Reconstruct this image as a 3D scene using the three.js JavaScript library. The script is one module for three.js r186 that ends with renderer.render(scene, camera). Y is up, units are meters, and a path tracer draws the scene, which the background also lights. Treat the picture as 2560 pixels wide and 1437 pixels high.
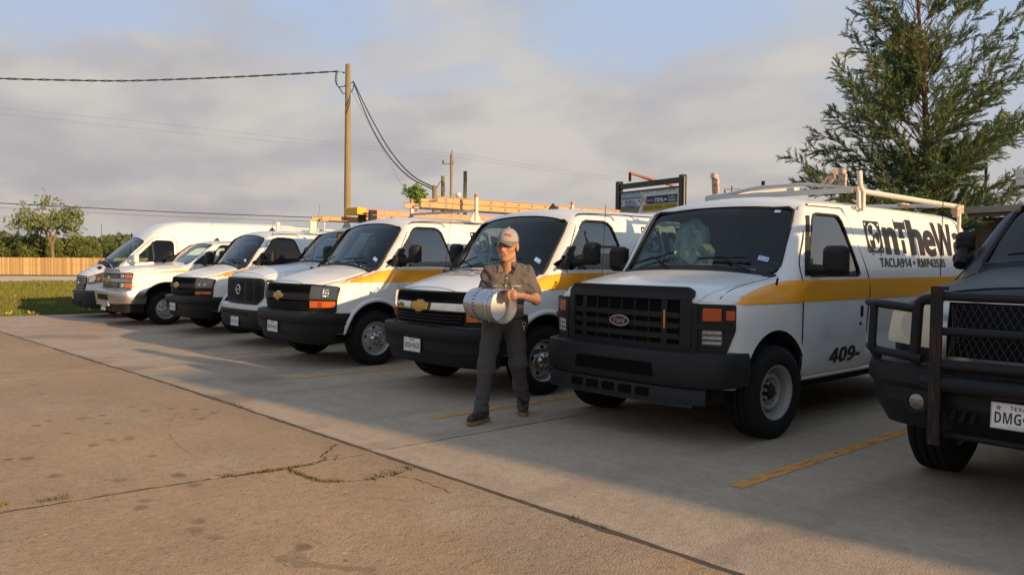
import * as THREE from 'three';
import { mergeGeometries, mergeVertices, toCreasedNormals } from 'three/addons/utils/BufferGeometryUtils.js';
import { RoundedBoxGeometry } from 'three/addons/geometries/RoundedBoxGeometry.js';
import { Brush, Evaluator, SUBTRACTION } from 'three-bvh-csg';

// ---------------------------------------------------------------- camera, sky, sun, exposure
const scene = new THREE.Scene();
const camera = new THREE.PerspectiveCamera(39.52, 1024 / 574, 0.1, 3000);
{
  const yaw = THREE.MathUtils.degToRad(48), pitch = Math.atan(70.5 / 2000);
  camera.position.set(0, 1.45, 0);
  camera.lookAt(-Math.sin(yaw) * Math.cos(pitch), 1.45 - Math.sin(pitch), -Math.cos(yaw) * Math.cos(pitch));
  camera.rotateZ(THREE.MathUtils.degToRad(0.6));
}
const EXPOSURE = 1.9;
const SUN_DIR = new THREE.Vector3(0.994, 0, -0.095).normalize().multiplyScalar(Math.cos(THREE.MathUtils.degToRad(12.3)));
SUN_DIR.y = Math.sin(THREE.MathUtils.degToRad(12.3));
const sun = new THREE.DirectionalLight(new THREE.Color().setRGB(1.0, 0.66, 0.34), 4.0);
sun.position.copy(SUN_DIR).multiplyScalar(60).add(new THREE.Vector3(-10, 0, -6));
sun.target.position.set(-10, 0, -6);
sun.shadow.radius = 1.4;
sun.castShadow = true;
sun.shadow.mapSize.set(4096, 4096);
Object.assign(sun.shadow.camera, { left: -40, right: 40, top: 25, bottom: -25, near: 1, far: 160 });
scene.add(sun, sun.target);

// ---------------------------------------------------------------- noise
function mulberry(a) { return () => { a |= 0; a = a + 0x6D2B79F5 | 0; let t = Math.imul(a ^ a >>> 15, 1 | a); t = t + Math.imul(t ^ t >>> 7, 61 | t) ^ t; return ((t ^ t >>> 14) >>> 0) / 4294967296; }; }
const PERM = new Float32Array(65536);
{ const r = mulberry(77); for (let i = 0; i < 65536; i++) PERM[i] = r(); }
const hash = (x, y) => PERM[((x & 255) | ((y & 255) << 8))];
function vnoise(x, y, per = 256) {
  const xi = Math.floor(x), yi = Math.floor(y), fx = x - xi, fy = y - yi;
  const u = fx * fx * (3 - 2 * fx), v = fy * fy * (3 - 2 * fy), m = (k) => ((k % per) + per) % per;
  const x0 = m(xi), x1 = m(xi + 1), y0 = m(yi), y1 = m(yi + 1);
  const a = hash(x0, y0), b = hash(x1, y0), c = hash(x0, y1), d = hash(x1, y1);
  return a + (b - a) * u + (c - a) * v + (a - b - c + d) * u * v;
}
function fbm(x, y, oct = 5, per = 256, gain = 0.5) {
  let s = 0, a = 0.5, t = 0;
  for (let i = 0; i < oct; i++) { s += a * vnoise(x, y, per); t += a; a *= gain; x = x * 2 + 0; y = y * 2 + 0; per = Math.min(256, per * 2); }
  return s / t;
}
const clamp = (x, a = 0, b = 1) => Math.min(b, Math.max(a, x)), lerp = (a, b, t) => a + (b - a) * t;
const smooth = (a, b, x) => { const t = clamp((x - a) / (b - a)); return t * t * (3 - 2 * t); };

// ---------------------------------------------------------------- sky: evening haze with broken, soft clouds
{
  const W = 2048, H = 1024, px = new Float32Array(W * H * 4), K = 1 / EXPOSURE;
  const sx = SUN_DIR.x, sz = SUN_DIR.z, sl = Math.hypot(sx, sz);
  for (let j = 0; j < H; j++) {
    const lat = (j + 0.5) / H * Math.PI - Math.PI / 2, y = Math.sin(lat), c = Math.cos(lat);
    for (let i = 0; i < W; i++) {
      const lon = (i + 0.5) / W * 2 * Math.PI - Math.PI, x = c * Math.cos(lon), z = c * Math.sin(lon);
      const yy = Math.max(y, 0);
      const up = smooth(0.0, 0.42, yy), up2 = smooth(0.3, 1, yy);
      let r = lerp(0.56, 0.40, up), g = lerp(0.535, 0.55, up), b = lerp(0.53, 0.80, up);
      r = lerp(r, 0.34, up2); g = lerp(g, 0.44, up2); b = lerp(b, 0.58, up2);
      // cloud layer seen in perspective, drawn out along the horizon
      const k = 1 / (yy + 0.2), u = x * k * 1.35 + 13.4, v = z * k * 1.35 + 41.7;
      const warp = fbm(u * 0.8 + 5.2, v * 0.8 + 1.3, 3) - 0.5;
      const big = fbm(u * 0.85 + warp * 0.9, v * 0.85 + warp, 6);
      const fine = fbm(u * 1.9 + 31 + warp * 2, v * 1.9 + 7, 6, 256, 0.55);
      const cover = lerp(0.31, -0.20, smooth(0.08, 0.30, yy));
      const d = smooth(0.43, 0.63, big * 0.66 + fine * 0.34 + cover * 0.42);
      const shade = smooth(0.32, 0.70, 0.55 * fbm(u * 1.5 + 3.1, v * 2.3 + 8.8, 6) + 0.45 * fine);
      const lit = lerp(0.80, 1.13, shade);
      let cr = 0.565 * lit, cg = 0.53 * lit, cb = 0.50 * lerp(0.88, 1.08, shade);
      const band = lerp(0.88, 1, smooth(0.0, 0.16, yy));
      cr *= band; cg *= band; cb *= band;
      const a = d * 0.88;
      r = lerp(r, cr, a); g = lerp(g, cg, a); b = lerp(b, cb, a);
      // brighter, warmer air towards the low sun
      const az = (x * sx + z * sz) / (Math.max(c, 1e-4) * sl), glow = smooth(-0.1, 1, az) * (1 - smooth(0.0, 0.75, yy));
      r *= 1 + 1.0 * glow; g *= 1 + 0.62 * glow; b *= 1 + 0.18 * glow;
      if (y < 0) { const t = smooth(0, -0.15, y); r = lerp(r, 0.22, t); g = lerp(g, 0.2, t); b = lerp(b, 0.15, t); }
      const o = (j * W + i) * 4;
      px[o] = r * K; px[o + 1] = g * K; px[o + 2] = b * K; px[o + 3] = 1;
    }
  }
  const tex = new THREE.DataTexture(px, W, H, THREE.RGBAFormat, THREE.FloatType);
  tex.mapping = THREE.EquirectangularReflectionMapping;
  tex.magFilter = tex.minFilter = THREE.LinearFilter; tex.wrapS = THREE.RepeatWrapping; tex.needsUpdate = true;
  scene.background = tex; scene.environment = tex;
}
const renderer = new THREE.WebGLRenderer({ antialias: true });
renderer.toneMapping = THREE.LinearToneMapping;
renderer.toneMappingExposure = EXPOSURE;
renderer.shadowMap.enabled = true;
renderer.setSize(1024, 574);

// ---------------------------------------------------------------- naming
const used = new Map();
function numbered(name) { const n = used.get(name) ?? 0; used.set(name, n + 1); return n ? name + '_' + String(n).padStart(3, '0') : name; }
function tag(o, label, category, group, kind) {
  if (label) o.userData.label = label;
  if (category) o.userData.category = category;
  if (group) o.userData.group = group;
  if (kind) o.userData.kind = kind;
  return o;
}
function thing(name, label, category, [x, y, z] = [0, 0, 0], turn = 0, group) {
  const o = new THREE.Group(); o.name = numbered(name); o.position.set(x, y, z); o.rotation.y = turn;
  scene.add(o); return tag(o, label, category, group);
}
function part(name, geo, mat, parent, label) {
  const g = Array.isArray(geo) ? merge(geo) : geo;
  const m = new THREE.Mesh(g, mat); m.name = parent === scene ? numbered(name) : name; m.castShadow = m.receiveShadow = true;
  if (label) m.userData.label = label;
  parent.add(m); return m;
}
function struct(name, geo, mat, parent = scene) { const m = part(name, geo, mat, parent); if (parent === scene) m.userData.kind = 'structure'; return m; }
// the lot falls gently away to the left
const groundY = (x) => -0.0085 * Math.max(0, -8 - x) * smooth(-8, -12, x);

// ---------------------------------------------------------------- geometry helpers
function merge(list) {
  const gs = list.map((g) => {
    let q = g.index ? g.toNonIndexed() : g.clone();
    for (const k of Object.keys(q.attributes)) if (!['position', 'normal', 'uv'].includes(k)) q.deleteAttribute(k);
    if (!q.attributes.normal) q.computeVertexNormals();
    if (!q.attributes.uv) q.setAttribute('uv', new THREE.BufferAttribute(new Float32Array(q.attributes.position.count * 2), 2));
    q.morphAttributes = {}; q.clearGroups(); return q;
  });
  return mergeGeometries(gs, false);
}
const V3 = (x, y, z) => new THREE.Vector3(x, y, z);
const box = (w, h, d, x = 0, y = 0, z = 0, r = 0) => (r ? new RoundedBoxGeometry(w, h, d, 2, r) : new THREE.BoxGeometry(w, h, d)).translate(x, y, z);
function rod(a, b, r0, r1 = r0, seg = 10) {
  const A = Array.isArray(a) ? V3(...a) : a, B = Array.isArray(b) ? V3(...b) : b, d = B.clone().sub(A), g = new THREE.CylinderGeometry(r1, r0, d.length(), seg);
  g.applyQuaternion(new THREE.Quaternion().setFromUnitVectors(V3(0, 1, 0), d.clone().normalize()));
  return g.translate((A.x + B.x) / 2, (A.y + B.y) / 2, (A.z + B.z) / 2);
}
function tube(pts, r, n = 24, seg = 8, closed = false, tension = 0.5) {
  return new THREE.TubeGeometry(new THREE.CatmullRomCurve3(pts.map((p) => Array.isArray(p) ? V3(...p) : p), closed, 'catmullrom', tension), n, r, seg, closed);
}
// bent bar: straight runs with rounded elbows
function bent(pts, r, rad = 0.06, seg = 8) {
  const P = pts.map((p) => V3(...p)), path = new THREE.CurvePath();
  let last = P[0];
  for (let i = 1; i < P.length - 1; i++) {
    const a = P[i - 1].clone().sub(P[i]).normalize(), b = P[i + 1].clone().sub(P[i]).normalize();
    const q = Math.min(rad, P[i].distanceTo(P[i - 1]) * 0.49, P[i].distanceTo(P[i + 1]) * 0.49), s = P[i].clone().addScaledVector(a, q), e = P[i].clone().addScaledVector(b, q);
    path.add(new THREE.LineCurve3(last, s)); path.add(new THREE.QuadraticBezierCurve3(s, P[i].clone(), e)); last = e;
  }
  path.add(new THREE.LineCurve3(last, P[P.length - 1]));
  const pp = []; for (const c of path.curves) { const n = c.isLineCurve3 ? 1 : 6; for (let i = 0; i < n; i++) pp.push(c.getPoint(i / n)); } pp.push(P[P.length - 1]);
  return sweepRing(pp, (k) => { const o = []; for (let i = 0; i < seg; i++) o.push([r * Math.cos(i / seg * 2 * Math.PI), r * Math.sin(i / seg * 2 * Math.PI)]); return o; }, false);
}
// sweep a closed ring along a 3-D path (parallel transport), smooth normals
function sweepRing(pts, ringFn, closed) {
  const n = pts.length, T = pts.map((p, i) => pts[Math.min(n - 1, i + 1)].clone().sub(pts[Math.max(0, i - 1)]).normalize());
  let N = Math.abs(T[0].y) < 0.9 ? V3(0, 1, 0) : V3(1, 0, 0); N.addScaledVector(T[0], -N.dot(T[0])).normalize();
  const pos = [], idx = []; let m = 0;
  for (let i = 0; i < n; i++) {
    N.addScaledVector(T[i], -N.dot(T[i])).normalize();
    const B = T[i].clone().cross(N), ring = ringFn(i); m = ring.length;
    for (const [a, b] of ring) { const q = pts[i].clone().addScaledVector(N, a).addScaledVector(B, b); pos.push(q.x, q.y, q.z); }
  }
  for (let i = 0; i < n - 1; i++) for (let k = 0; k < m; k++) { const a = i * m + k, b = i * m + (k + 1) % m, c = a + m, d = b + m; idx.push(a, b, c, b, d, c); }
  for (const [row, flip] of [[0, 0], [n - 1, 1]]) { const c0 = pos.length / 3, q = pts[row]; pos.push(q.x, q.y, q.z); for (let k = 0; k < m; k++) { const a = row * m + k, b = row * m + (k + 1) % m; flip ? idx.push(c0, a, b) : idx.push(c0, b, a); } }
  return crease(geoFrom(pos, idx), 0.8);
}
function geoFrom(pos, idx, uv) {
  const g = new THREE.BufferGeometry(); g.setAttribute('position', new THREE.Float32BufferAttribute(pos, 3)); if (uv) g.setAttribute('uv', new THREE.Float32BufferAttribute(uv, 2));
  g.setIndex(idx); g.computeVertexNormals(); return g;
}
function crease(g, angle = 0.6) {
  const u = g.attributes.uv; let q = g.index ? g.toNonIndexed() : g;
  q = toCreasedNormals(q, angle);
  if (!u) q.setAttribute('uv', new THREE.BufferAttribute(new Float32Array(q.attributes.position.count * 2), 2));
  return q;
}
// polygon with rounded corners (2-D)
function rp(pts, r, seg = 4) {
  const out = [], n = pts.length, R = Array.isArray(r) ? r : pts.map(() => r);
  for (let i = 0; i < n; i++) {
    const p = new THREE.Vector2(...pts[i]), a = new THREE.Vector2(...pts[(i + n - 1) % n]).sub(p), b = new THREE.Vector2(...pts[(i + 1) % n]).sub(p);
    const q = Math.min(R[i], a.length() * 0.48, b.length() * 0.48); a.normalize(); b.normalize();
    if (q < 1e-4) { out.push([p.x, p.y]); continue; }
    const s = p.clone().addScaledVector(a, q), e = p.clone().addScaledVector(b, q);
    for (let k = 0; k <= seg; k++) { const t = k / seg, w = 1 - t; out.push([w * w * s.x + 2 * w * t * p.x + t * t * e.x, w * w * s.y + 2 * w * t * p.y + t * t * e.y]); }
  }
  return out;
}
// scan-line grid over a polygon (each row one run): rows of 2-D points
function scanGrid(poly, nu, maxdy) {
  let ys = [...new Set(poly.map((p) => +p[1].toFixed(5)))].sort((a, b) => a - b), rows = [ys[0]];
  for (let i = 1; i < ys.length; i++) { if (ys[i] - rows[rows.length - 1] < 1e-4) continue; const d = ys[i] - rows[rows.length - 1], k = Math.max(1, Math.ceil(d / maxdy)), y0 = rows[rows.length - 1]; for (let j = 1; j <= k; j++) rows.push(y0 + d * j / k); }
  const out = [];
  for (const y of rows) {
    let lo = Infinity, hi = -Infinity; const yc = clamp(y, ys[0] + 1e-6, ys[ys.length - 1] - 1e-6);
    for (let i = 0; i < poly.length; i++) { const [ax, ay] = poly[i], [bx, by] = poly[(i + 1) % poly.length]; if ((ay <= yc && by >= yc) || (by <= yc && ay >= yc)) { const t = Math.abs(by - ay) < 1e-9 ? 0 : (yc - ay) / (by - ay); for (const x of Math.abs(by - ay) < 1e-9 ? [ax, bx] : [ax + (bx - ax) * t]) { lo = Math.min(lo, x); hi = Math.max(hi, x); } } }
    const row = []; for (let i = 0; i <= nu; i++) row.push([lerp(lo, hi, i / nu), y]); out.push(row);
  }
  return out;
}
// a sheet (o1 undefined) or closed slab following a mapped surface: map(s, t) -> Vector3; offsets along its normal (sign `out`)
function patch(map, poly, o0, o1, { nu = 6, dy = 0.08, out = null, uvBox = null } = {}) {
  const rows = scanGrid(poly, nu, dy), e = 0.004, n = rows.length, P = [], N = [];
  const q = (s, t) => map(s, t);
  for (const r of rows) for (const [s, t] of r) {
    const p = q(s, t), a = q(s + e, t).sub(q(s - e, t)), b = q(s, t + e).sub(q(s, t - e)); let nn = a.cross(b).normalize();
    if (out && nn.dot(out) < 0) nn.negate(); P.push(p); N.push(nn);
  }
  let S = poly.map((p) => p[0]), T = poly.map((p) => p[1]); const ub = uvBox ?? [Math.min(...S), Math.min(...T), Math.max(...S), Math.max(...T)];
  const uvs = []; for (const r of rows) for (const [s, t] of r) uvs.push((s - ub[0]) / (ub[2] - ub[0]), (t - ub[1]) / (ub[3] - ub[1]));
  const w = nu + 1, pos = [], idx = [], uv = [];
  const put = (o) => { for (let i = 0; i < P.length; i++) { const p = P[i], m = N[i]; pos.push(p.x + m.x * o, p.y + m.y * o, p.z + m.z * o); uv.push(uvs[2 * i], uvs[2 * i + 1]); } };
  put(o0);
  // orientation: does (row, col) winding agree with N?
  const mid = Math.floor(n / 2) * w + Math.floor(w / 2), A = P[mid], Bc = P[mid + 1 < P.length ? mid + 1 : mid - 1], Cc = P[Math.min(P.length - 1, mid + w)] === A ? P[mid - w] : P[Math.min(P.length - 1, mid + w)];
  const dirn = Bc.clone().sub(A).cross(Cc.clone().sub(A)).dot(N[mid]) >= 0;
  const grid = (base, flip) => { for (let j = 0; j < n - 1; j++) for (let i = 0; i < nu; i++) { const a = base + j * w + i, b = a + 1, c = a + w, d = c + 1; (flip ? [a, c, b, b, c, d] : [a, b, c, b, d, c]).forEach((k) => idx.push(k)); } };
  if (o1 === undefined) { grid(0, !dirn); const g = geoFrom(pos, idx, uv); return g.toNonIndexed(); }
  put(o1); const M = P.length;
  grid(M, !dirn); grid(0, dirn);
  const edge = (a, b) => { dirn ? idx.push(a, b, a + M, b, b + M, a + M) : idx.push(a, a + M, b, b, a + M, b + M); };
  for (let i = 0; i < nu; i++) { edge(i, i + 1); edge((n - 1) * w + i + 1, (n - 1) * w + i); }
  for (let j = 0; j < n - 1; j++) { edge((j + 1) * w, j * w); edge(j * w + nu, (j + 1) * w + nu); }
  return crease(cleanTris(geoFrom(pos, idx, uv)), 0.7);
}
function cleanTris(g) {
  const p = g.attributes.position, id = g.index.array, keep = [], a = V3(), b = V3(), c = V3();
  for (let i = 0; i < id.length; i += 3) { a.fromBufferAttribute(p, id[i]); b.fromBufferAttribute(p, id[i + 1]); c.fromBufferAttribute(p, id[i + 2]); if (b.sub(a).cross(c.sub(a)).lengthSq() > 1e-14) keep.push(id[i], id[i + 1], id[i + 2]); }
  g.setIndex(keep); return g;
}
const rimTube = (map, poly, r, off = 0) => tube(poly.map(([s, t]) => map(s, t)), r, poly.length * 2, 6, true, 0.2);
// ---------------------------------------------------------------- textures and materials
function canvasTex(w, h, draw, srgb = true) {
  const c = document.createElement('canvas'); c.width = w; c.height = h; const g = c.getContext('2d'); draw(g, w, h);
  const t = new THREE.CanvasTexture(c); if (srgb) t.colorSpace = THREE.SRGBColorSpace; t.magFilter = THREE.LinearFilter; t.anisotropy = 8; return t;
}
function dataTex(w, h, fn, srgb = true, rep = true) {
  const d = new Uint8Array(w * h * 4);
  for (let j = 0; j < h; j++) for (let i = 0; i < w; i++) { const c = fn(i / w, j / h, i, j), o = (j * w + i) * 4; d[o] = clamp(c[0], 0, 255); d[o + 1] = clamp(c[1], 0, 255); d[o + 2] = clamp(c[2], 0, 255); d[o + 3] = c[3] ?? 255; }
  const t = new THREE.DataTexture(d, w, h, THREE.RGBAFormat); t.magFilter = THREE.LinearFilter; t.minFilter = THREE.LinearMipmapLinearFilter; t.generateMipmaps = true;
  if (rep) t.wrapS = t.wrapT = THREE.RepeatWrapping; if (srgb) t.colorSpace = THREE.SRGBColorSpace; t.anisotropy = 8; t.needsUpdate = true; return t;
}
const toS = (l) => 255 * (l <= 0.0031308 ? 12.92 * l : 1.055 * Math.pow(l, 1 / 2.4) - 0.055);
const rgb = (r, g, b) => new THREE.Color().setRGB(r, g, b);
const std = (c, rough = 0.6, metal = 0, o = {}) => new THREE.MeshPhysicalMaterial({ color: Array.isArray(c) ? rgb(...c) : c, roughness: rough, metalness: metal, ...o });
// wear on white paint: u = metres along, v = metres up (over 8 m x 3 m)
const grime = dataTex(1024, 512, (u, v) => {
  const y = v * 3, n = fbm(u * 24, v * 12, 5, 24), st = fbm(u * 200, v * 6, 3, 200), sp = fbm(u * 64 + 9, v * 32 + 3, 4, 64);
  const low = smooth(0.75, 0.3, y) * (0.25 + 0.75 * n), a = clamp(low * 0.55 + smooth(0.6, 0.85, n) * 0.10 + smooth(0.62, 0.8, st) * 0.05 + smooth(0.72, 0.8, sp) * 0.08);
  return [toS(lerp(0.70, 0.33, a)), toS(lerp(0.695, 0.27, a)), toS(lerp(0.665, 0.19, a))];
});
grime.repeat.set(1 / 8, 1 / 3); grime.updateMatrix();
const grimeRough = dataTex(512, 256, (u, v) => { const n = fbm(u * 32, v * 16, 5, 32), low = smooth(0.8, 0.35, v * 3); const r = 255 * clamp(0.22 + 0.25 * n + low * 0.4); return [r, r, r]; }, false);
grimeRough.repeat.set(1 / 8, 1 / 3);
const M = {};
M.white = new THREE.MeshPhysicalMaterial({ map: grime, roughnessMap: grimeRough, roughness: 1, clearcoat: 0.5, clearcoatRoughness: 0.12 });
M.whiteFlat = std([0.70, 0.69, 0.66], 0.4, 0, { clearcoat: 0.3, clearcoatRoughness: 0.2 });
const plasticRough = dataTex(256, 256, (u, v) => { const r = 255 * clamp(0.42 + 0.35 * fbm(u * 16, v * 16, 4, 16)); return [r, r, r]; }, false);
M.trim = std([0.010, 0.0105, 0.011], 1, 0, { specularIntensity: 0.6, roughnessMap: plasticRough });          // grained black plastic
M.bumper = std([0.016, 0.0165, 0.018], 1, 0, { specularIntensity: 0.5, roughnessMap: plasticRough });       // weathered grey-black plastic
M.black = std([0.007, 0.007, 0.0075], 0.75, 0, { specularIntensity: 0.5 });
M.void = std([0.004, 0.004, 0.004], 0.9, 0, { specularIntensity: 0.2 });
M.gloss = std([0.012, 0.012, 0.013], 0.25);
M.rubber = std([0.018, 0.018, 0.018], 0.85);
const tyreBump = dataTex(256, 256, (u, v) => { const a = Math.sin(u * 2 * Math.PI * 48) > 0.2 ? 1 : 0.35; const r = 255 * a * (0.8 + 0.2 * fbm(u * 32, v * 32, 3, 32)); return [r, r, r]; }, false);
M.tyre = std([0.011, 0.0108, 0.0105], 0.9, 0, { specularIntensity: 0.5 });
M.tread = std([0.010, 0.0098, 0.0095], 0.92, 0, { specularIntensity: 0.5, bumpMap: tyreBump, bumpScale: 0.008 });
M.chrome = std([0.62, 0.62, 0.62], 0.08, 1);
M.dullChrome = std([0.50, 0.50, 0.49], 0.28, 1);
M.steelGrey = std([0.40, 0.40, 0.385], 0.42, 0.55);
M.steelWorn = std([0.30, 0.29, 0.27], 0.6, 0.35);
M.gold = std([0.52, 0.30, 0.07], 0.3, 0.6);
M.orange = std([0.84, 0.35, 0.012], 0.35, 0, { clearcoat: 0.4, clearcoatRoughness: 0.12 });
const ribs = dataTex(128, 128, (u, v) => { const r = 255 * (0.5 + 0.3 * Math.sin(u * 6.283 * 12) + 0.2 * Math.sin(v * 6.283 * 3)); return [r, r, r]; }, false);
M.amber = std([0.62, 0.12, 0.006], 0.2, 0, { clearcoat: 1, clearcoatRoughness: 0.05, bumpMap: ribs, bumpScale: 0.0012 });
M.amberDeep = std([0.42, 0.055, 0.004], 0.25, 0, { clearcoat: 0.5, clearcoatRoughness: 0.05, bumpMap: ribs, bumpScale: 0.0012 });
M.lampGlass = std([0.9, 0.92, 0.92], 0.02, 0, { transmission: 1, thickness: 0, ior: 1.5 });
M.lampBowl = std([0.70, 0.70, 0.69], 0.22, 1, { bumpMap: ribs, bumpScale: 0.012 });
M.lampClear = std([0.60, 0.60, 0.57], 0.16, 0.7, { clearcoat: 1, clearcoatRoughness: 0.03, bumpMap: ribs, bumpScale: 0.010 });
M.lampYellow = std([0.74, 0.66, 0.46], 0.35, 0, { clearcoat: 0.6, clearcoatRoughness: 0.2 });
M.lampSmoke = std([0.055, 0.055, 0.055], 0.10, 0.2, { clearcoat: 1, clearcoatRoughness: 0.03 });
M.glass = new THREE.MeshPhysicalMaterial({ color: rgb(0.58, 0.72, 0.68), roughness: 0.015, transmission: 1, thickness: 0, ior: 1.48 });
M.glassDark = new THREE.MeshPhysicalMaterial({ color: rgb(0.20, 0.25, 0.235), roughness: 0.02, transmission: 1, thickness: 0, ior: 2.3 });
M.cabin = std([0.055, 0.058, 0.060], 0.8);
M.cabinDark = std([0.022, 0.023, 0.025], 0.85);
M.seat = std([0.05, 0.052, 0.058], 0.9);
M.headliner = std([0.16, 0.165, 0.165], 0.9);
M.under = std([0.012, 0.012, 0.012], 0.95);
M.seam = std([0.03, 0.03, 0.03], 0.9);
M.mirrorGlass = std([0.7, 0.72, 0.74], 0.02, 1);
M.rackWhite = std([0.52, 0.50, 0.46], 0.5);
const rustTex = dataTex(256, 256, (u, v) => { const n = fbm(u * 12, v * 12, 5, 12), a = smooth(0.45, 0.6, n); return [toS(lerp(0.55, 0.22, a)), toS(lerp(0.51, 0.085, a)), toS(lerp(0.44, 0.03, a))]; });
M.rackRust = new THREE.MeshPhysicalMaterial({ map: rustTex, roughness: 0.75 });
const guardTex = dataTex(256, 256, (u, v) => { const n = fbm(u * 10 + 3, v * 10, 5, 12), a = smooth(0.56, 0.68, n) * 0.8; return [toS(lerp(0.012, 0.06, a)), toS(lerp(0.0125, 0.027, a)), toS(lerp(0.014, 0.016, a))]; });
M.guard = new THREE.MeshPhysicalMaterial({ map: guardTex, roughness: 0.5, specularIntensity: 0.5 });
const darkTex = dataTex(256, 256, (u, v) => { const n = fbm(u * 10 + 3, v * 10, 5, 10); return [toS(lerp(0.011, 0.024, n)), toS(lerp(0.0125, 0.025, n)), toS(lerp(0.016, 0.028, n))]; });
M.darkPaint = new THREE.MeshPhysicalMaterial({ map: darkTex, roughness: 0.45, clearcoat: 0.2, clearcoatRoughness: 0.3, specularIntensity: 0.6 });
M.sticker = std([0.55, 0.62, 0.68], 0.5);

// ---------------------------------------------------------------- vehicle body: lofted sections, real openings
function pchip(xs, ys) {
  const n = xs.length, d = [], m = [];
  for (let i = 0; i < n - 1; i++) d.push((ys[i + 1] - ys[i]) / (xs[i + 1] - xs[i]));
  m[0] = d[0]; m[n - 1] = d[n - 2];
  for (let i = 1; i < n - 1; i++) { if (d[i - 1] * d[i] <= 0) m[i] = 0; else { const h0 = xs[i] - xs[i - 1], h1 = xs[i + 1] - xs[i], w1 = 2 * h1 + h0, w2 = h1 + 2 * h0; m[i] = (w1 + w2) / (w1 / d[i - 1] + w2 / d[i]); } }
  return (x) => {
    if (x <= xs[0]) return ys[0]; if (x >= xs[n - 1]) return ys[n - 1];
    let i = 0; while (x > xs[i + 1]) i++;
    const h = xs[i + 1] - xs[i], t = (x - xs[i]) / h, t2 = t * t, t3 = t2 * t;
    return ys[i] * (2 * t3 - 3 * t2 + 1) + h * m[i] * (t3 - 2 * t2 + t) + ys[i + 1] * (-2 * t3 + 3 * t2) + h * m[i + 1] * (t3 - t2);
  };
}
class Shell {
  // rows: [z, yBottom, yTop, halfWidth, halfWidthAtTop, yBelt, cornerRadius, crown]; bow: nose curvature in plan; tilt: nose lean as [y, dz] pairs
  constructor({ rows, bow, tilt = [[0, 0], [3, 0]], swage = 0.012 }) {
    rows = [...rows].sort((a, b) => a[0] - b[0]); this.rows = rows; const zs = rows.map((r) => r[0]);
    this.f = [1, 2, 3, 4, 5, 6, 7].map((k) => pchip(zs, rows.map((r) => r[k])));
    this.z0 = zs[0]; this.z1 = zs[zs.length - 1]; this.bow = bow; this.tilt = pchip(tilt.map((t) => t[0]), tilt.map((t) => t[1])); this.inset = 0; this.swage = swage;
  }
  half(z, n = [3, 12, 7, 9]) {
    let [yb, yt, w, wt, yw, rc, cr] = this.f.map((f) => f(z)); const s = this.inset;
    if (s) { yb = this.insetFloor; yt -= s; w -= s; wt -= s; }
    const yc = yt - cr; yw = Math.min(yw, yc - rc * 0.6 - 0.03);
    const side = (y) => { const sw = this.swage * (smooth(0.30, 0.6, y) * 1 - smooth(0.66, 0.78, y) * 0.6 + smooth(1.05, 1.25, y) * 0.5 - 1); if (y <= yw) return w + sw - 0.03 * smooth(yb + 0.14, yb, y); const t = (y - yw) / Math.max(0.02, yc - yw); return lerp(w + sw, wt, Math.pow(t, 1.25)); };
    const P = [];
    for (let i = 0; i < n[0]; i++) P.push([(side(yb) - 0.05) * i / n[0], yb]);
    P.push([side(yb) - 0.05, yb], [side(yb), yb + 0.04]);
    const ya = yb + 0.06, ys = Math.max(ya + 0.02, yc - rc);
    for (let i = 0; i <= n[1]; i++) { const y = lerp(ya, ys, i / n[1]); P.push([side(y), y]); }
    const A = [side(ys), ys], C = [wt, yc], xr = Math.max(wt * 0.3, wt - rc * 1.3), topY = (x) => yt - cr * Math.pow(x / wt, 2.2), B = [xr, topY(xr)];
    for (let i = 1; i <= n[2]; i++) { const t = i / n[2], q = 1 - t; P.push([q * q * A[0] + 2 * q * t * C[0] + t * t * B[0], q * q * A[1] + 2 * q * t * C[1] + t * t * B[1]]); }
    for (let i = 1; i <= n[3]; i++) { const x = xr * (1 - i / n[3]); P.push([x, topY(x)]); }
    return P;
  }
  shift(x, y, z) {
    const { b, zA, zB, W = 1, p = 2.5 } = this.bow;
    return -b * smooth(zA, zB, z) * Math.pow(Math.abs(x) / W, p) - this.tilt(y) * smooth(this.z1 - 0.45, this.z1, z);
  }
  pt(x, y, z) { return V3(x, y, z + this.shift(x, y, z)); }
  unshift(x, y, zf) { let z = zf; for (let i = 0; i < 8; i++) z = zf - this.shift(x, y, Math.min(z, this.z1)); return Math.min(z, this.z1); }
  sideX(z, y) {
    const P = this.half(z); let best = P[4][0];
    for (let i = 4; i < P.length - 1; i++) { const a = P[i], b = P[i + 1]; if (a[1] <= y && b[1] >= y && b[1] > a[1]) { best = lerp(a[0], b[0], (y - a[1]) / (b[1] - a[1])); break; } }
    return best;
  }
  topY(z, x) {
    const P = this.half(z), ax = Math.abs(x);
    for (let i = P.length - 1; i > 0; i--) { const a = P[i], b = P[i - 1]; if (ax >= a[0] && ax <= b[0]) return lerp(a[1], b[1], b[0] > a[0] ? (ax - a[0]) / (b[0] - a[0]) : 0); }
    return P[P.length - 1][1];
  }
  // surface maps in final coordinates
  side(sgn) { return (z, y) => { let x = 1, zp = z; for (let k = 0; k < 3; k++) { zp = this.unshift(x, y, z); x = this.sideX(zp, y); } return V3(sgn * x, y, z); }; }
  top() { return (x, z) => { let y = 1, zp = z; for (let k = 0; k < 3; k++) { zp = this.unshift(x, y, z); y = this.topY(zp, x); } return V3(x, y, z); }; }
  front() { return (x, y) => this.pt(x, y, this.z1); }
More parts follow.
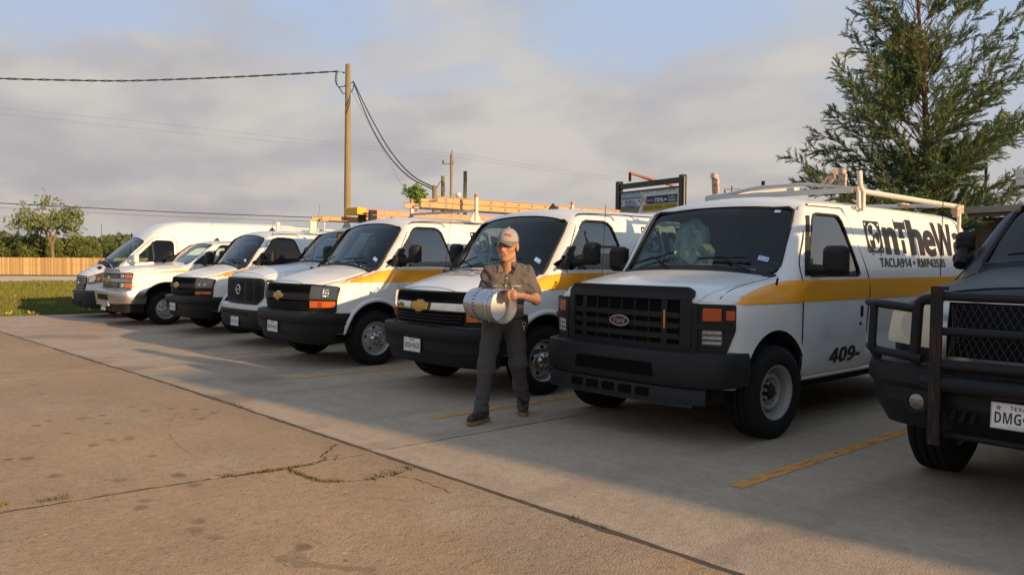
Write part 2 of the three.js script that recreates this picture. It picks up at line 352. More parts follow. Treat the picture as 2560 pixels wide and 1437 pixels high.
  geometry(step = 0.07, zr = [this.z0, this.z1]) {
    const zs = new Set([zr[0], zr[1]]); for (const r of this.rows) if (r[0] > zr[0] && r[0] < zr[1]) zs.add(r[0]);
    let L = [...zs].sort((a, b) => a - b), Z = [L[0]];
    for (let i = 1; i < L.length; i++) { const d = L[i] - L[i - 1], st = L[i] < -1.6 ? step * 4 : step, k = Math.max(1, Math.ceil(d / st)); for (let j = 1; j <= k; j++) Z.push(L[i - 1] + d * j / k); }
    const pos = [], idx = []; let m = 0; const rings = [];
    for (const z of Z) {
      const h = this.half(z), ring = [...h.map(([x, y]) => [x, y]), ...h.slice(1, -1).reverse().map(([x, y]) => [-x, y])]; m = ring.length; rings.push(h);
      for (const [x, y] of ring) { const p = this.pt(x, y, z); pos.push(p.x, p.y, p.z); }
    }
    for (let i = 0; i < Z.length - 1; i++) for (let k = 0; k < m; k++) { const a = i * m + k, b = i * m + (k + 1) % m, c = a + m, d = b + m; idx.push(a, b, c, b, d, c); }
    const hn = rings[0].length;
    for (const [ri, fl] of [[0, 0], [Z.length - 1, 1]]) {           // end caps as strips so that they follow the bow
      const NX = 10, rows = [];
      for (let k = 0; k < hn; k++) {
        const R = ri * m + k, Lf = k === 0 || k === hn - 1 ? R : ri * m + (m - k), row = [Lf];
        if (k > 0 && k < hn - 1) for (let i = 1; i < NX; i++) { const x = rings[ri][k][0] * (2 * i / NX - 1), p = this.pt(x, rings[ri][k][1], Z[ri]); row.push(pos.length / 3); pos.push(p.x, p.y, p.z); } else for (let i = 1; i < NX; i++) row.push(R);
        row.push(R); rows.push(row);
      }
      for (let k = 0; k < hn - 1; k++) for (let i = 0; i < NX; i++) { const a = rows[k][i], b = rows[k][i + 1], c = rows[k + 1][i], d = rows[k + 1][i + 1]; fl ? idx.push(a, b, c, b, d, c) : idx.push(a, c, b, b, c, d); }
    }
    let g = cleanTris(geoFrom(pos, idx)); g = crease(g, 0.62);
    const p = g.attributes.position, uv = g.attributes.uv; for (let i = 0; i < p.count; i++) uv.setXY(i, p.getZ(i) + 5 + p.getX(i) * 0.5, p.getY(i));
    return g;
  }
}
const csg = new Evaluator(); csg.useGroups = true; csg.attributes = ['position', 'normal', 'uv'];
function brush(g, m) { const q = g.index ? g.toNonIndexed() : g; if (!q.attributes.uv) q.setAttribute('uv', new THREE.BufferAttribute(new Float32Array(q.attributes.position.count * 2), 2)); for (const k of Object.keys(q.attributes)) if (!['position', 'normal', 'uv'].includes(k)) q.deleteAttribute(k); q.clearGroups(); const b = new Brush(q, m); b.updateMatrixWorld(); return b; }
function cut(base, cuts) {                       // base: [geometry, material]; cuts: [[geometry, material], ...] -> map of material -> geometry
  let r = brush(...base);
  for (const [g, m] of cuts) r = csg.evaluate(r, brush(g, m), SUBTRACTION);
  const mats = Array.isArray(r.material) ? r.material : [r.material], out = new Map(), g = r.geometry, id = g.index;
  const groups = g.groups.length ? g.groups : [{ start: 0, count: id ? id.count : g.attributes.position.count, materialIndex: 0 }];
  for (const gr of groups) {
    const m = mats[gr.materialIndex ?? 0], rec = out.get(m) ?? { p: [], n: [], u: [] }; out.set(m, rec);
    for (let i = gr.start; i < gr.start + gr.count; i++) { const k = id ? id.getX(i) : i; rec.p.push(g.attributes.position.getX(k), g.attributes.position.getY(k), g.attributes.position.getZ(k)); rec.n.push(g.attributes.normal.getX(k), g.attributes.normal.getY(k), g.attributes.normal.getZ(k)); rec.u.push(g.attributes.uv.getX(k), g.attributes.uv.getY(k)); }
  }
  const res = new Map();
  for (const [m, r2] of out) { const q = new THREE.BufferGeometry(); q.setAttribute('position', new THREE.Float32BufferAttribute(r2.p, 3)); q.setAttribute('normal', new THREE.Float32BufferAttribute(r2.n, 3)); q.setAttribute('uv', new THREE.Float32BufferAttribute(r2.u, 2)); res.set(m, q); }
  return res;
}
// ---------------------------------------------------------------- ground: two pours of concrete with a broken joint, lawn, road
// near pour: one texture over x -19..0, z -3.2..2.8 with its own stains; far pour: grey, tiled every 9 m
const spots = [[-8.09, -2.39], [-7.81, -2.44], [-7.77, -2.66], [-7.59, -2.81], [-7.82, -2.07], [-7.78, -1.89], [-7.42, -2.0], [-7.85, -1.64], [-7.69, -1.52], [-7.21, -1.63], [-6.74, -1.84], [-6.68, -1.96], [-6.76, -1.98], [-6.64, -1.69], [-6.55, -1.12], [-6.5, -1.22], [-5.87, -1.26], [-5.49, -1.55], [-5.37, -1.88], [-6.01, -1.92], [-5.07, -1.87], [-4.36, -1.63], [-4.23, -1.57], [-4.05, -1.6], [-3.63, -1.88], [-3.55, -1.74], [-3.44, -1.76], [-4.93, -1.53], [-4.81, -1.47], [-7.31, -2.88], [-7.12, -2.7], [-9.4, -1.9], [-9.1, -2.3], [-10.2, -2.0], [-8.6, -1.3]];
const drips = [[-3.63, -1.85], [-3.53, -1.80], [-3.42, -1.80], [-3.33, -1.85], [-3.26, -1.90], [-3.16, -1.98]];
function nearColour(x, z) {
  const n = fbm(x * 0.55 + 40, z * 0.55 + 40, 5), m = fbm(x * 2.6 + 11, z * 2.6 + 71, 5), s = fbm(x * 21 + 5, z * 21 + 9, 4), gr = vnoise(x * 92 + 7, z * 92 + 3), g2 = vnoise(x * 55 + 17, z * 55 + 43);
  let r = lerp(0.30, 0.43, n) + 0.09 * (m - 0.5) + 0.10 * (s - 0.5), wash = smooth(0.55, 0.75, fbm(x * 0.9 + 3, z * 1.4 + 90, 5));
  let c = [r * 1.0, r * lerp(0.665, 0.715, wash), r * lerp(0.38, 0.45, wash)];
  const pit = smooth(0.80, 0.93, gr) * 0.42 + smooth(0.85, 0.97, g2) * 0.3, agg = smooth(0.90, 0.99, vnoise(x * 70 + 31, z * 70 + 13)) * 0.4;
  let k = (1 - pit) * (1 + agg);
  const rough = smooth(0.48, 0.62, fbm(x * 0.7 + 61, z * 0.7 + 17, 4)); k *= 1 - 0.18 * rough * smooth(0.4, 0.7, s);
  let dark = 0;
  for (let i = 0; i < spots.length; i++) { const dx = (x - spots[i][0]), dz = (z - spots[i][1]), q = 0.045 + 0.03 * hash(i, 9), w = 0.8 + 0.6 * vnoise(x * 30 + i, z * 30); const d = Math.hypot(dx / q, dz / (q * 0.85)) * w; dark = Math.max(dark, smooth(1.2, 0.5, d) * (0.25 + 0.25 * hash(i, 21))); }
  for (let i = 0; i < drips.length - 1; i++) { const [ax, az] = drips[i], [bx, bz] = drips[i + 1], t = clamp(((x - ax) * (bx - ax) + (z - az) * (bz - az)) / ((bx - ax) ** 2 + (bz - az) ** 2)), d = Math.hypot(x - lerp(ax, bx, t), z - lerp(az, bz, t)); dark = Math.max(dark, smooth(0.045, 0.015, d + 0.05 * (s - 0.5)) * 0.24); }
  // faint tyre scuffs and a long rust-brown wash towards the joint
  const scuff = smooth(0.02, 0.0, Math.abs(Math.hypot(x + 5.8, z + 5.5) - 3.35)) * smooth(0.4, 0.7, fbm(x * 5, z * 5, 3)) * 0.25 + smooth(0.03, 0.0, Math.abs(Math.hypot(x + 9, z + 7) - 5.2)) * smooth(0.45, 0.7, m) * 0.2;
  k *= 1 - dark - scuff; const edge = smooth(0.5, 0.0, z + 3.2) * 0.12 * smooth(0.35, 0.6, m); k *= 1 - edge;
  return [c[0] * k, c[1] * k, c[2] * k];
}
const NX0 = -19, NX1 = 1, NZ0 = -3.4, NZ1 = 3.0;
const nearTex = dataTex(2048, 1024, (u, v) => { const c = nearColour(lerp(NX0, NX1, u), lerp(NZ0, NZ1, v)); return [toS(c[0]), toS(c[1]), toS(c[2])]; }, true, true);
const farTex = dataTex(2048, 1024, (u, v) => {
  const x = u * 16, z = v * 8, n = fbm(u * 8, v * 4, 5, 8), m = fbm(u * 40, v * 20, 5, 40), s = fbm(u * 320, v * 160, 3, 256), gr = vnoise(u * 1400, v * 700), sw = fbm(u * 24, v * 192, 4, 192);
  let r = lerp(0.345, 0.435, n) + 0.08 * (m - 0.5) + 0.09 * (s - 0.5) + 0.05 * (sw - 0.5); const k = 1 - smooth(0.82, 0.95, gr) * 0.32;
  let oil = smooth(0.60, 0.80, fbm(u * 16 + 3, v * 8 + 1, 4, 16)) * 0.34; for (const c of [11.63, 8.93, 5.77, 2.8, 14.7]) for (const k of [-0.88, 0.88]) oil = Math.max(oil, smooth(0.16, 0.06, Math.abs(x - c - k)) * 0.16 * smooth(0.3, 0.6, m)); for (const c of [11.63, 8.93, 5.77, 2.8]) { const zz = ((z - 1.6) % 8 + 8) % 8, d = Math.hypot((x - c) / 0.5, (zz - 0.4) / 0.9); oil = Math.max(oil, smooth(1, 0.2, d) * 0.32 * smooth(0.35, 0.6, m)); } r *= k * (1 - oil);
  return [toS(r), toS(r * 0.765), toS(r * 0.53)];
});
const grainBump = dataTex(1024, 1024, (u, v) => { const r = 255 * clamp(0.5 + 0.55 * (fbm(u * 256, v * 256, 2, 256) - 0.5) + 0.5 * (fbm(u * 40, v * 40, 3, 40) - 0.5)); return [r, r, r]; }, false);
const bumpA = grainBump; bumpA.repeat.set(1, 1);
M.nearConcrete = new THREE.MeshPhysicalMaterial({ map: nearTex, roughness: 0.92, bumpMap: bumpA, bumpScale: 0.006 });
M.farConcrete = new THREE.MeshPhysicalMaterial({ map: farTex, roughness: 0.9, bumpMap: bumpA, bumpScale: 0.004 });
M.dirt = std([0.075, 0.058, 0.041], 1);
nearTex.channel = 1; farTex.channel = 1;
const jointZ = (x) => -3.02 - 0.012 * (x + 19) - 0.02;            // the joint runs very nearly along the row
const wob = (x, k, a) => a * (fbm(x * 1.7 + k, k * 3.1, 4) - 0.5) + a * 0.7 * (fbm(x * 9 + k, k * 7.7, 3) - 0.5);
function slab(x0, x1, za, zb, uvFn, nx, nz) {                       // sheet with turned-down edges, za(x) < zb(x)
  const pos = [], uv = [], uv1 = [], idx = [], w = nx + 1, T = 0.06;
  const put = (x, y, z) => { pos.push(x, y, z); uv.push(x / 1.6, z / 1.6); uv1.push(...uvFn(x, z)); };
  for (let j = 0; j <= nz; j++) for (let i = 0; i <= nx; i++) { const x = lerp(x0(0), x1(0), i / nx), t = j / nz, z = lerp(za(x), zb(x), t), xe = lerp(x0(z), x1(z), i / nx); put(xe, groundY(xe), z); }
  for (let j = 0; j < nz; j++) for (let i = 0; i < nx; i++) { const a = j * w + i; idx.push(a, a + w, a + 1, a + 1, a + w, a + w + 1); }
  const rim = []; for (let i = 0; i <= nx; i++) rim.push(i); for (let j = 1; j <= nz; j++) rim.push(j * w + nx); for (let i = nx - 1; i >= 0; i--) rim.push(nz * w + i); for (let j = nz - 1; j > 0; j--) rim.push(j * w);
  const base = pos.length / 3; for (const k of rim) { const x = pos[3 * k], y = pos[3 * k + 1], z = pos[3 * k + 2]; put(x, y, z); } for (const k of rim) { const x = pos[3 * k], y = pos[3 * k + 1], z = pos[3 * k + 2]; put(x, y - T, z); }
  const n = rim.length; for (let k = 0; k < n; k++) { const a = base + k, b = base + (k + 1) % n; idx.push(a, b, a + n, b, b + n, a + n); }
  const g = geoFrom(pos, idx, uv); g.setAttribute('uv1', new THREE.Float32BufferAttribute(uv1, 2)); return g;
}
const uvNear = (x, z) => [(x - NX0) / (NX1 - NX0), (z - NZ0) / (NZ1 - NZ0)], uvFar = (x, z) => [x / 16, z / 8];
const rawPart = (name, g, m, p) => { const o = new THREE.Mesh(g, m); o.name = name; o.receiveShadow = true; o.castShadow = true; p.add(o); return o; };
{
  const lot = new THREE.Group(); lot.name = 'parking_lot'; scene.add(lot); tag(lot, 'concrete parking lot of two pours with a long broken joint between them', null, null, 'structure');
  const xs = [-23.6, -16.4, -10.72, -5.1, 0.6, 6.3, 12, 18];
  for (let i = 0; i < xs.length - 1; i++) {
    const l = (z) => xs[i] + (i ? 0.007 : 0) + wob(z, 3 + i, 0.012), r = (z) => xs[i + 1] - 0.007 + wob(z, 4 + i, 0.012);
    rawPart('slab', slab(l, r, () => -19, () => -9.3, uvFar, 30, 12), M.farConcrete, lot);
    rawPart('slab', slab(l, r, () => -9.285, (x) => jointZ(x) - 0.022 + wob(x, 1, 0.022), uvFar, 120, 40), M.farConcrete, lot);
    const l2 = (z) => xs[i] + (i ? 0.012 : 0) + (i === 3 ? -0.10 * smooth(-3.1, -0.8, z) : i === 2 ? -0.15 * smooth(-3.1, -1.7, z) : 0) + wob(z, 13 + i, 0.035), r2 = (z) => xs[i + 1] - 0.012 + (i + 1 === 3 ? -0.10 * smooth(-3.1, -0.8, z) : i + 1 === 2 ? -0.15 * smooth(-3.1, -1.7, z) : 0) + wob(z, 14 + i, 0.035);
    rawPart('slab', slab(l2, r2, (x) => jointZ(x) + 0.028 + wob(x, 2, 0.05), () => 4, uvNear, 160, 60), M.nearConcrete, lot);
    rawPart('slab', slab(l2, r2, () => 4.015, () => 16, uvNear, 20, 12), M.nearConcrete, lot);
  }
  const bed = new THREE.PlaneGeometry(42, 36, 420, 2).rotateX(-Math.PI / 2).translate(-2.7, 0, -1.5); const p = bed.attributes.position; for (let i = 0; i < p.count; i++) p.setY(i, groundY(p.getX(i)) - 0.0018); bed.computeVertexNormals();
  part('joint_dirt', bed, M.dirt, lot);
  // yellow bay lines, worn
  const lineTex = canvasTex(1024, 64, (g, w, h) => { const im = g.createImageData(w, h); for (let j = 0; j < h; j++) for (let i = 0; i < w; i++) { const o = (j * w + i) * 4, n = fbm(i / 14, j / 14, 4), e = Math.min(j, h - 1 - j) / 10, a = clamp((n - 0.20) * 5) * clamp(e * 1.6 + (n - 0.5) * 0.8) * 0.88; im.data[o] = 214 + 40 * (n - 0.5); im.data[o + 1] = 150 + 40 * (n - 0.5); im.data[o + 2] = 74; im.data[o + 3] = 255 * a; } g.putImageData(im, 0, 0); });
  M.line = new THREE.MeshPhysicalMaterial({ map: lineTex, transparent: true, roughness: 0.85 });
  for (const [x, z1] of [[-2.82, -4.49], [-5.84, -4.29], [-8.80, -4.28], [-11.8, -4.28], [-14.8, -4.3], [-17.8, -4.3], [-20.8, -4.35], [0.2, -4.5]]) {
    const g = new THREE.PlaneGeometry(5.6, 0.115).rotateX(-Math.PI / 2).rotateY(Math.PI / 2).translate(x, groundY(x) + 0.004, z1 - 2.8); part('bay_line', g, M.line, lot);
  }
}
// grown-in cracks and the loose grass along the joint
{
  const R = mulberry(5), blades = [], mats = [];
  const path = (pts, n, w, h, dens) => { const c = new THREE.CatmullRomCurve3(pts.map(([x, z]) => V3(x, 0, z)), false, 'catmullrom', 0.2), L = c.getLength(), k = Math.round(L * dens); for (let i = 0; i < k; i++) { const p = c.getPointAt(R()), hh = h * 0.75 * (0.3 + 0.9 * R()) * (0.4 + vnoise(p.x * 9, p.z * 9)); if (vnoise(p.x * 14 + 3, p.z * 14) > 0.40) mats.push([p.x + (R() - 0.5) * w, p.z + (R() - 0.5) * w, hh]); } };
  path([[-5.48, -3.09], [-5.22, -2.87], [-5.12, -2.83], [-5.06, -2.69], [-5.06, -2.45]], 0, 0.02, 0.012, 160);
  path([[-5.06, -2.6], [-5.06, -2.45], [-5.08, -2.31], [-5.14, -2.07]], 0, 0.035, 0.02, 700); path([[-5.05, -2.49], [-4.82, -2.50], [-4.64, -2.52], [-4.58, -2.56]], 0, 0.035, 0.022, 700);
  path([[-4.60, -2.54], [-4.55, -2.62]], 0, 0.05, 0.03, 900); path([[-4.46, -2.78], [-4.48, -3.06], [-4.58, -3.18]], 0, 0.05, 0.03, 320); path([[-5.27, -1.2], [-5.35, -0.85]], 0, 0.05, 0.035, 500);
  path([[-8.2, -3.2], [-7.2, -3.21]], 0, 0.05, 0.02, 90); path([[-3.1, -3.25], [-2.7, -3.26]], 0, 0.04, 0.02, 120); path([[-4.3, -3.22], [-3.3, -3.23]], 0, 0.04, 0.012, 60);
  const pos = [], idx = []; for (const [x, z, h] of mats) { const a = R() * 6.28, w = 0.0035, lx = Math.cos(a), lz = Math.sin(a), b = pos.length / 3, bend = h * (0.6 + R()); const t = R() * 6.28; pos.push(x - lx * w, -0.02, z - lz * w, x + lx * w, -0.02, z + lz * w, x + Math.cos(t) * bend * 0.5, h * 0.7, z + Math.sin(t) * bend * 0.5, x + Math.cos(t) * bend, h, z + Math.sin(t) * bend); idx.push(b, b + 1, b + 2, b, b + 2, b + 3, b + 1, b + 2, b + 3); }
  tag(part('crack_grass', geoFrom(pos, idx), std([0.115, 0.095, 0.032], 0.9), scene), 'yellow-green grass grown in the cracked concrete corner', null, null, 'stuff');
  // open cracks as narrow strips of dirt sunk between crumbled edges
  const cr = []; const strip = (pts, w) => { const c = new THREE.CatmullRomCurve3(pts.map(([x, z]) => V3(x, 0.0025, z)), false, 'catmullrom', 0.3), n = 60, pp = [], ii = []; for (let i = 0; i <= n; i++) { const p = c.getPointAt(i / n), t = c.getTangentAt(i / n), ww = w * 0.62 * (0.35 + 1.1 * vnoise(p.x * 40, p.z * 40)), o = (vnoise(p.x * 25 + 9, p.z * 25) - 0.5) * 0.03; pp.push(p.x - t.z * (ww + o), p.y, p.z + t.x * (ww + o), p.x + t.z * (ww - o), p.y, p.z - t.x * (ww - o)); if (i) ii.push(2 * i - 2, 2 * i, 2 * i - 1, 2 * i - 1, 2 * i, 2 * i + 1); } cr.push(geoFrom(pp, ii)); };
  strip([[-5.48, -3.12], [-5.30, -2.93], [-5.22, -2.85], [-5.13, -2.83], [-5.07, -2.72]], 0.012); strip([[-5.20, -2.86], [-5.16, -2.95], [-5.05, -2.86]], 0.006); strip([[-5.06, -2.7], [-5.06, -2.45], [-5.08, -2.31], [-5.12, -2.07]], 0.022); strip([[-5.05, -2.49], [-4.82, -2.50], [-4.64, -2.52], [-4.57, -2.58]], 0.016); strip([[-4.56, -2.6], [-4.47, -2.78], [-4.46, -3.0], [-4.55, -3.18]], 0.006); strip([[-4.46, -2.95], [-4.25, -3.02], [-3.9, -3.02]], 0.005);
  for (const [x, dx] of [[-5.1, 0.10], [-10.72, 0.15]]) { const b = []; for (let z = x < -6 ? -3.05 : -2.0; z < 2.6; z += 0.35) b.push([x - dx * smooth(-3.1, x < -6 ? -1.7 : -0.8, z), z]); strip(b, 0.010); }
  for (const x of [-5.1, -10.72]) { const b = []; for (let z = -3.28; z > -9; z -= 0.4) b.push([x, z]); strip(b, 0.007); }
  const c = part('crack', cr, M.dirt, scene); c.userData.kind = 'structure';
}
// lawn, verge, road and everything beyond, falling away gently
const farY = (x, z) => { const d = Math.hypot(x, z); return groundY(Math.min(x, 0)) - 0.01 * 0; };
const grassTex = dataTex(1024, 1024, (u, v) => { const n = fbm(u * 12, v * 12, 5, 12), m = fbm(u * 90, v * 90, 4, 90), d = smooth(0.5, 0.72, fbm(u * 20 + 4, v * 20, 4, 20)); const k = 0.55 + 0.9 * m; return [toS(lerp(0.085, 0.16, d) * k), toS(lerp(0.12, 0.135, d) * k), toS(lerp(0.018, 0.035, d) * k)]; });
M.grassGround = new THREE.MeshPhysicalMaterial({ map: grassTex, roughness: 1 });
M.farLand = std([0.10, 0.11, 0.04], 1);
M.road = (() => { const t = dataTex(512, 512, (u, v) => { const n = fbm(u * 30, v * 30, 5, 30); return [toS(lerp(0.56, 0.68, n)), toS(lerp(0.43, 0.53, n)), toS(lerp(0.28, 0.36, n))]; }); return new THREE.MeshPhysicalMaterial({ map: t, roughness: 0.95 }); })();
{
  // direction of the road and fence seen at far left
  const sheet = (name, corners, nx, ny, m, rep, lift = 0) => { const pos = [], uv = [], idx = []; for (let j = 0; j <= ny; j++) for (let i = 0; i <= nx; i++) { const s = i / nx, t = j / ny, a = [0, 1].map((k) => lerp(lerp(corners[0][k], corners[1][k], s), lerp(corners[3][k], corners[2][k], s), t)); pos.push(a[0], groundY(a[0]) + lift, a[1]); uv.push(a[0] / rep, a[1] / rep); } for (let j = 0; j < ny; j++) for (let i = 0; i < nx; i++) { const a = j * (nx + 1) + i; idx.push(a, a + 1, a + nx + 1, a + 1, a + nx + 2, a + nx + 1); } return struct(name, geoFrom(pos, idx, uv), m); };
  sheet('lawn', [[-23.6, 60], [-23.6, -80], [-150, -120], [-150, 90]], 80, 60, M.grassGround, 6, -0.05);
sheet('road', [[-74.6, 3], [-43, -53], [-62, -51], [-109, 3]], 20, 20, M.road, 5, -0.02);
  const far = new THREE.CircleGeometry(1600, 64).rotateX(-Math.PI / 2); far.translate(0, -1.6, 0); struct('far_ground', far, M.farLand);
  const side = new THREE.PlaneGeometry(300, 200, 60, 2).rotateX(-Math.PI / 2).translate(60, 0, -119.5); const sp = side.attributes.position; for (let i = 0; i < sp.count; i++) sp.setY(i, groundY(sp.getX(i)) - 0.10); side.computeVertexNormals(); struct('rear_ground', side, M.grassGround);
  const front = new THREE.PlaneGeometry(300, 100, 60, 2).rotateX(-Math.PI / 2).translate(60, 0, 30); const fp = front.attributes.position; for (let i = 0; i < fp.count; i++) fp.setY(i, groundY(fp.getX(i)) - 0.06); front.computeVertexNormals(); struct('front_ground', front, M.farConcrete);
}
// ---------------------------------------------------------------- buildings, fence, poles, wires, board, trees
{ // workshop on the right, out of the frame: its shade lies over the bays
  const b = thing('workshop', 'tan metal workshop with roller doors beside the lot', 'building', [8.5, 0, -5.14]);
  b.rotation.y = 0.0956; const H = 3.84, L = 17, D = 14, wall = std([0.40, 0.34, 0.26], 0.6), trimM = std([0.20, 0.13, 0.08], 0.6);
  part('wall', [box(0.2, H, D, 0.1, H / 2, -D / 2), box(L, H, 0.2, L / 2 + 0.2, H / 2, -0.1), box(L, H, 0.2, L / 2 + 0.2, H / 2, -D + 0.1), box(0.2, H, D - 0.4, L + 0.1, H / 2, -D / 2)], wall, b);
  part('roof', [box(L + 0.8, 0.12, D + 0.2, L / 2, H + 0.07, -D / 2)], trimM, b);
  for (const x of [3.2, 8.2, 13.2]) { const d = part('roller_door', box(3.4, 3.2, 0.06, x, 1.6, 0.035), std([0.55, 0.53, 0.48], 0.5), b); for (let k = 0; k < 7; k++) part('door_slat', box(3.36, 0.02, 0.02, x, 0.4 + k * 0.4, 0.075), trimM, d); }
}
{ // low building behind the dark pickup
  const b = thing('low_building', 'low brown building with thin flat eave behind the dark pickup', 'building', [-9.75, -0.05, -29.6], 0);
  b.rotation.y = -0.28;
  const wall = std([0.12, 0.075, 0.045], 0.8);
  part('wall', box(22, 3.05, 6, 11, 1.52, -3.2), wall, b);
  part('eave', [box(22.6, 0.10, 7, 11, 3.34, -3.0), box(22.6, 0.16, 0.05, 11, 3.26, 0.52)], std([0.30, 0.24, 0.18], 0.6), b);
  part('fascia', box(22, 0.22, 0.06, 11, 3.16, 0.40), std([0.16, 0.10, 0.06], 0.7), b);
  for (let i = 0; i < 8; i++) part('wall_batten', box(0.05, 3.0, 0.03, 0.6 + i * 2.6, 1.5, -0.18), wall, b);
}
{ // board fence beyond the road
  const f = thing('board_fence', 'new tan board fence running behind the lawn and road', 'fence', [-99.6, 0, -16.4], 0), R = mulberry(12), dx = 0.669, dz = -0.743, groups = [[], [], [], []], n = 560;
  for (let i = -110; i < n - 110; i++) {
    const s = i * 0.15, x = dx * s, z = dz * s, h = 1.83 + (R() - 0.5) * 0.03, g = new THREE.BoxGeometry(0.142, h, 0.02).rotateY(Math.atan2(-dz, dx)).translate(x + (R() - 0.5) * 0.0, groundY(-99.6 + x) + h / 2 + 0.03, z); groups[Math.floor(R() * 4)].push(g);
  }
  [[0.44, 0.29, 0.135], [0.34, 0.215, 0.10], [0.52, 0.36, 0.18], [0.40, 0.25, 0.11]].forEach((c, k) => tag(part('fence_boards', groups[k], std(c, 0.8), f), null, null, null, 'stuff'));
  const rails = []; for (const y of [0.35, 1.0, 1.6]) rails.push(rod([-16.5 * dx * 1, y - 0.72, -16.5 * dz], [67 * dx, y - 0.35, 67 * dz], 0.03)); part('fence_rail', rails[1], std([0.45, 0.26, 0.10], 0.8), f);
}
const bark = (() => { const t = dataTex(256, 256, (u, v) => { const n = fbm(u * 16, v * 64, 4, 16), m = fbm(u * 40, v * 10, 4, 40); return [toS(lerp(0.10, 0.24, n) * (0.7 + 0.6 * m)), toS(lerp(0.072, 0.165, n) * (0.7 + 0.6 * m)), toS(lerp(0.045, 0.10, n) * (0.7 + 0.6 * m))]; }); return t; })();
M.bark = new THREE.MeshPhysicalMaterial({ map: bark, roughness: 1 }); M.barkRed = std([0.20, 0.105, 0.06], 1);
M.poleWood = (() => { const t = dataTex(128, 1024, (u, v) => { const g = fbm(u * 30, v * 10, 4, 30), c = smooth(0.62, 0.7, fbm(u * 24 + 7, v * 6, 3, 24)), k = fbm(u * 4 + 3, v * 40, 4, 40); const q = lerp(0.75, 1.2, g) * (1 - 0.45 * c) * lerp(0.85, 1.1, k); return [toS(0.235 * q), toS(0.18 * q), toS(0.10 * q)]; }); return new THREE.MeshPhysicalMaterial({ map: t, roughness: 0.9 }); })();
M.wire = std([0.015, 0.015, 0.016], 0.7); M.wireGrey = std([0.12, 0.115, 0.11], 0.7);
{
  const p = thing('utility_pole', 'tall weathered wooden utility pole with looped cables at its top', 'utility pole', [-31.9, groundY(-31.9), -18.65]);
  part('pole_shaft', [new THREE.CylinderGeometry(0.115, 0.165, 10.3, 18, 12).translate(0, 5.15, 0).rotateZ(-0.004)], M.poleWood, p);
  part('pole_band', new THREE.TorusGeometry(0.13, 0.018, 6, 20).rotateX(Math.PI / 2).translate(-0.02, 9.35, 0), M.wireGrey, p); part('pole_bracket', [box(0.12, 0.05, 0.05, -0.16, 9.95, 0.1), rod([-0.2, 9.98, 0.1], [-0.42, 10.0, 0.3], 0.012)], M.wireGrey, p);
  part('cable_loop', [tube([[-0.46, 10.02, 0.31], [-0.46, 9.54, 0.34], [-0.31, 9.23, 0.19], [-0.11, 9.0, 0.12], [0.06, 9.15, -0.20], [0.10, 9.54, -0.28]], 0.022, 40, 6)], M.wire, p);
  part('cable_loop', [tube([[-0.43, 10.0, 0.28], [-0.38, 9.4, 0.30], [-0.17, 9.32, 0.15], [0.10, 9.56, -0.28]], 0.020, 40, 6)], M.wire, p);
}
const wire = (name, label, pts, r, m, group) => tag(part(name, tube(pts, r, 80, 5), m, scene), label, 'cable', group);
{ // twisted span
  const base = new THREE.CatmullRomCurve3([[-32.3, 9.82, -18.41], [-34.27, 9.46, -15.44], [-36.01, 9.17, -12.75], [-37.22, 8.96, -10.65], [-38.39, 8.86, -8.6], [-39.51, 8.79, -6.6], [-41.13, 8.81, -4.05], [-44, 9.2, 0.5], [-48, 10, 6]].map((q) => V3(...q))), L = 420, g = [];
  for (const ph of [0, Math.PI]) { const P = []; for (let i = 0; i <= L; i++) { const q = base.getPointAt(i / L), a = i / L * 150 + ph; q.y += Math.cos(a) * 0.024; q.x += Math.sin(a) * 0.02; P.push(q); } g.push(new THREE.TubeGeometry(new THREE.CatmullRomCurve3(P), 840, 0.021, 5)); }
  tag(part('service_cable', g, M.wire, scene), 'thick twisted cable from the tall pole to the left edge', 'cable');
}
wire('drop_cable', 'left one of two sagging cables dropping right from the tall pole', [[-31.84, 9.38, -18.89], [-29.58, 7.3, -18.3], [-27.32, 5.68, -17.74], [-25.03, 4.53, -17.23], [-22.75, 3.86, -16.73]], 0.024, M.wire);
wire('drop_cable', 'right one of two sagging cables dropping from the tall pole', [[-31.81, 9.33, -18.92], [-29.47, 7.3, -18.43], [-27.18, 5.68, -17.89], [-24.93, 4.56, -17.34], [-22.71, 3.91, -16.78]], 0.024, M.wire);
wire('guy_wire', 'thin guy wire slanting from the tall pole towards the small tree', [[-31.95, 9.16, -18.76], [-31.86, 6.9, -20.2], [-31.70, 2.8, -22.9]], 0.008, M.wireGrey);
wire('power_line', 'upper one of two faint far power lines crossing the clouds', [[-87.18, 14.83, -8.56], [-84.83, 14.57, -14.15], [-78.56, 13.87, -27.06], [-71.13, 12.79, -41.24], [-67.12, 12.51, -51.65]], 0.008, M.wireGrey);
wire('power_line', 'lower one of two faint far power lines crossing the clouds', [[-87.16, 14.2, -8.55], [-84.81, 14.03, -14.14], [-78.54, 13.19, -27.05], [-71.12, 12.47, -41.23], [-67.11, 12.13, -51.64]], 0.008, M.wireGrey);
wire('power_line', 'upper faint power line right of the far crossarm pole', [[-67.12, 12.51, -51.65], [-58.82, 10.71, -69.74], [-50.58, 9.97, -93.82]], 0.009, M.wireGrey);
wire('power_line', 'lower faint power line right of the far crossarm pole', [[-67.11, 12.13, -51.64], [-58.81, 10.4, -69.74], [-50.57, 9.72, -93.81]], 0.009, M.wireGrey);
wire('power_line', 'darker low power line passing in front of the left tree', [[-62.06, 4.76, -6.02], [-61.06, 4.74, -10.12], [-57.68, 4.5, -19.84], [-52.96, 4.35, -31.06], [-49.41, 4.24, -40.97]], 0.030, M.wire);
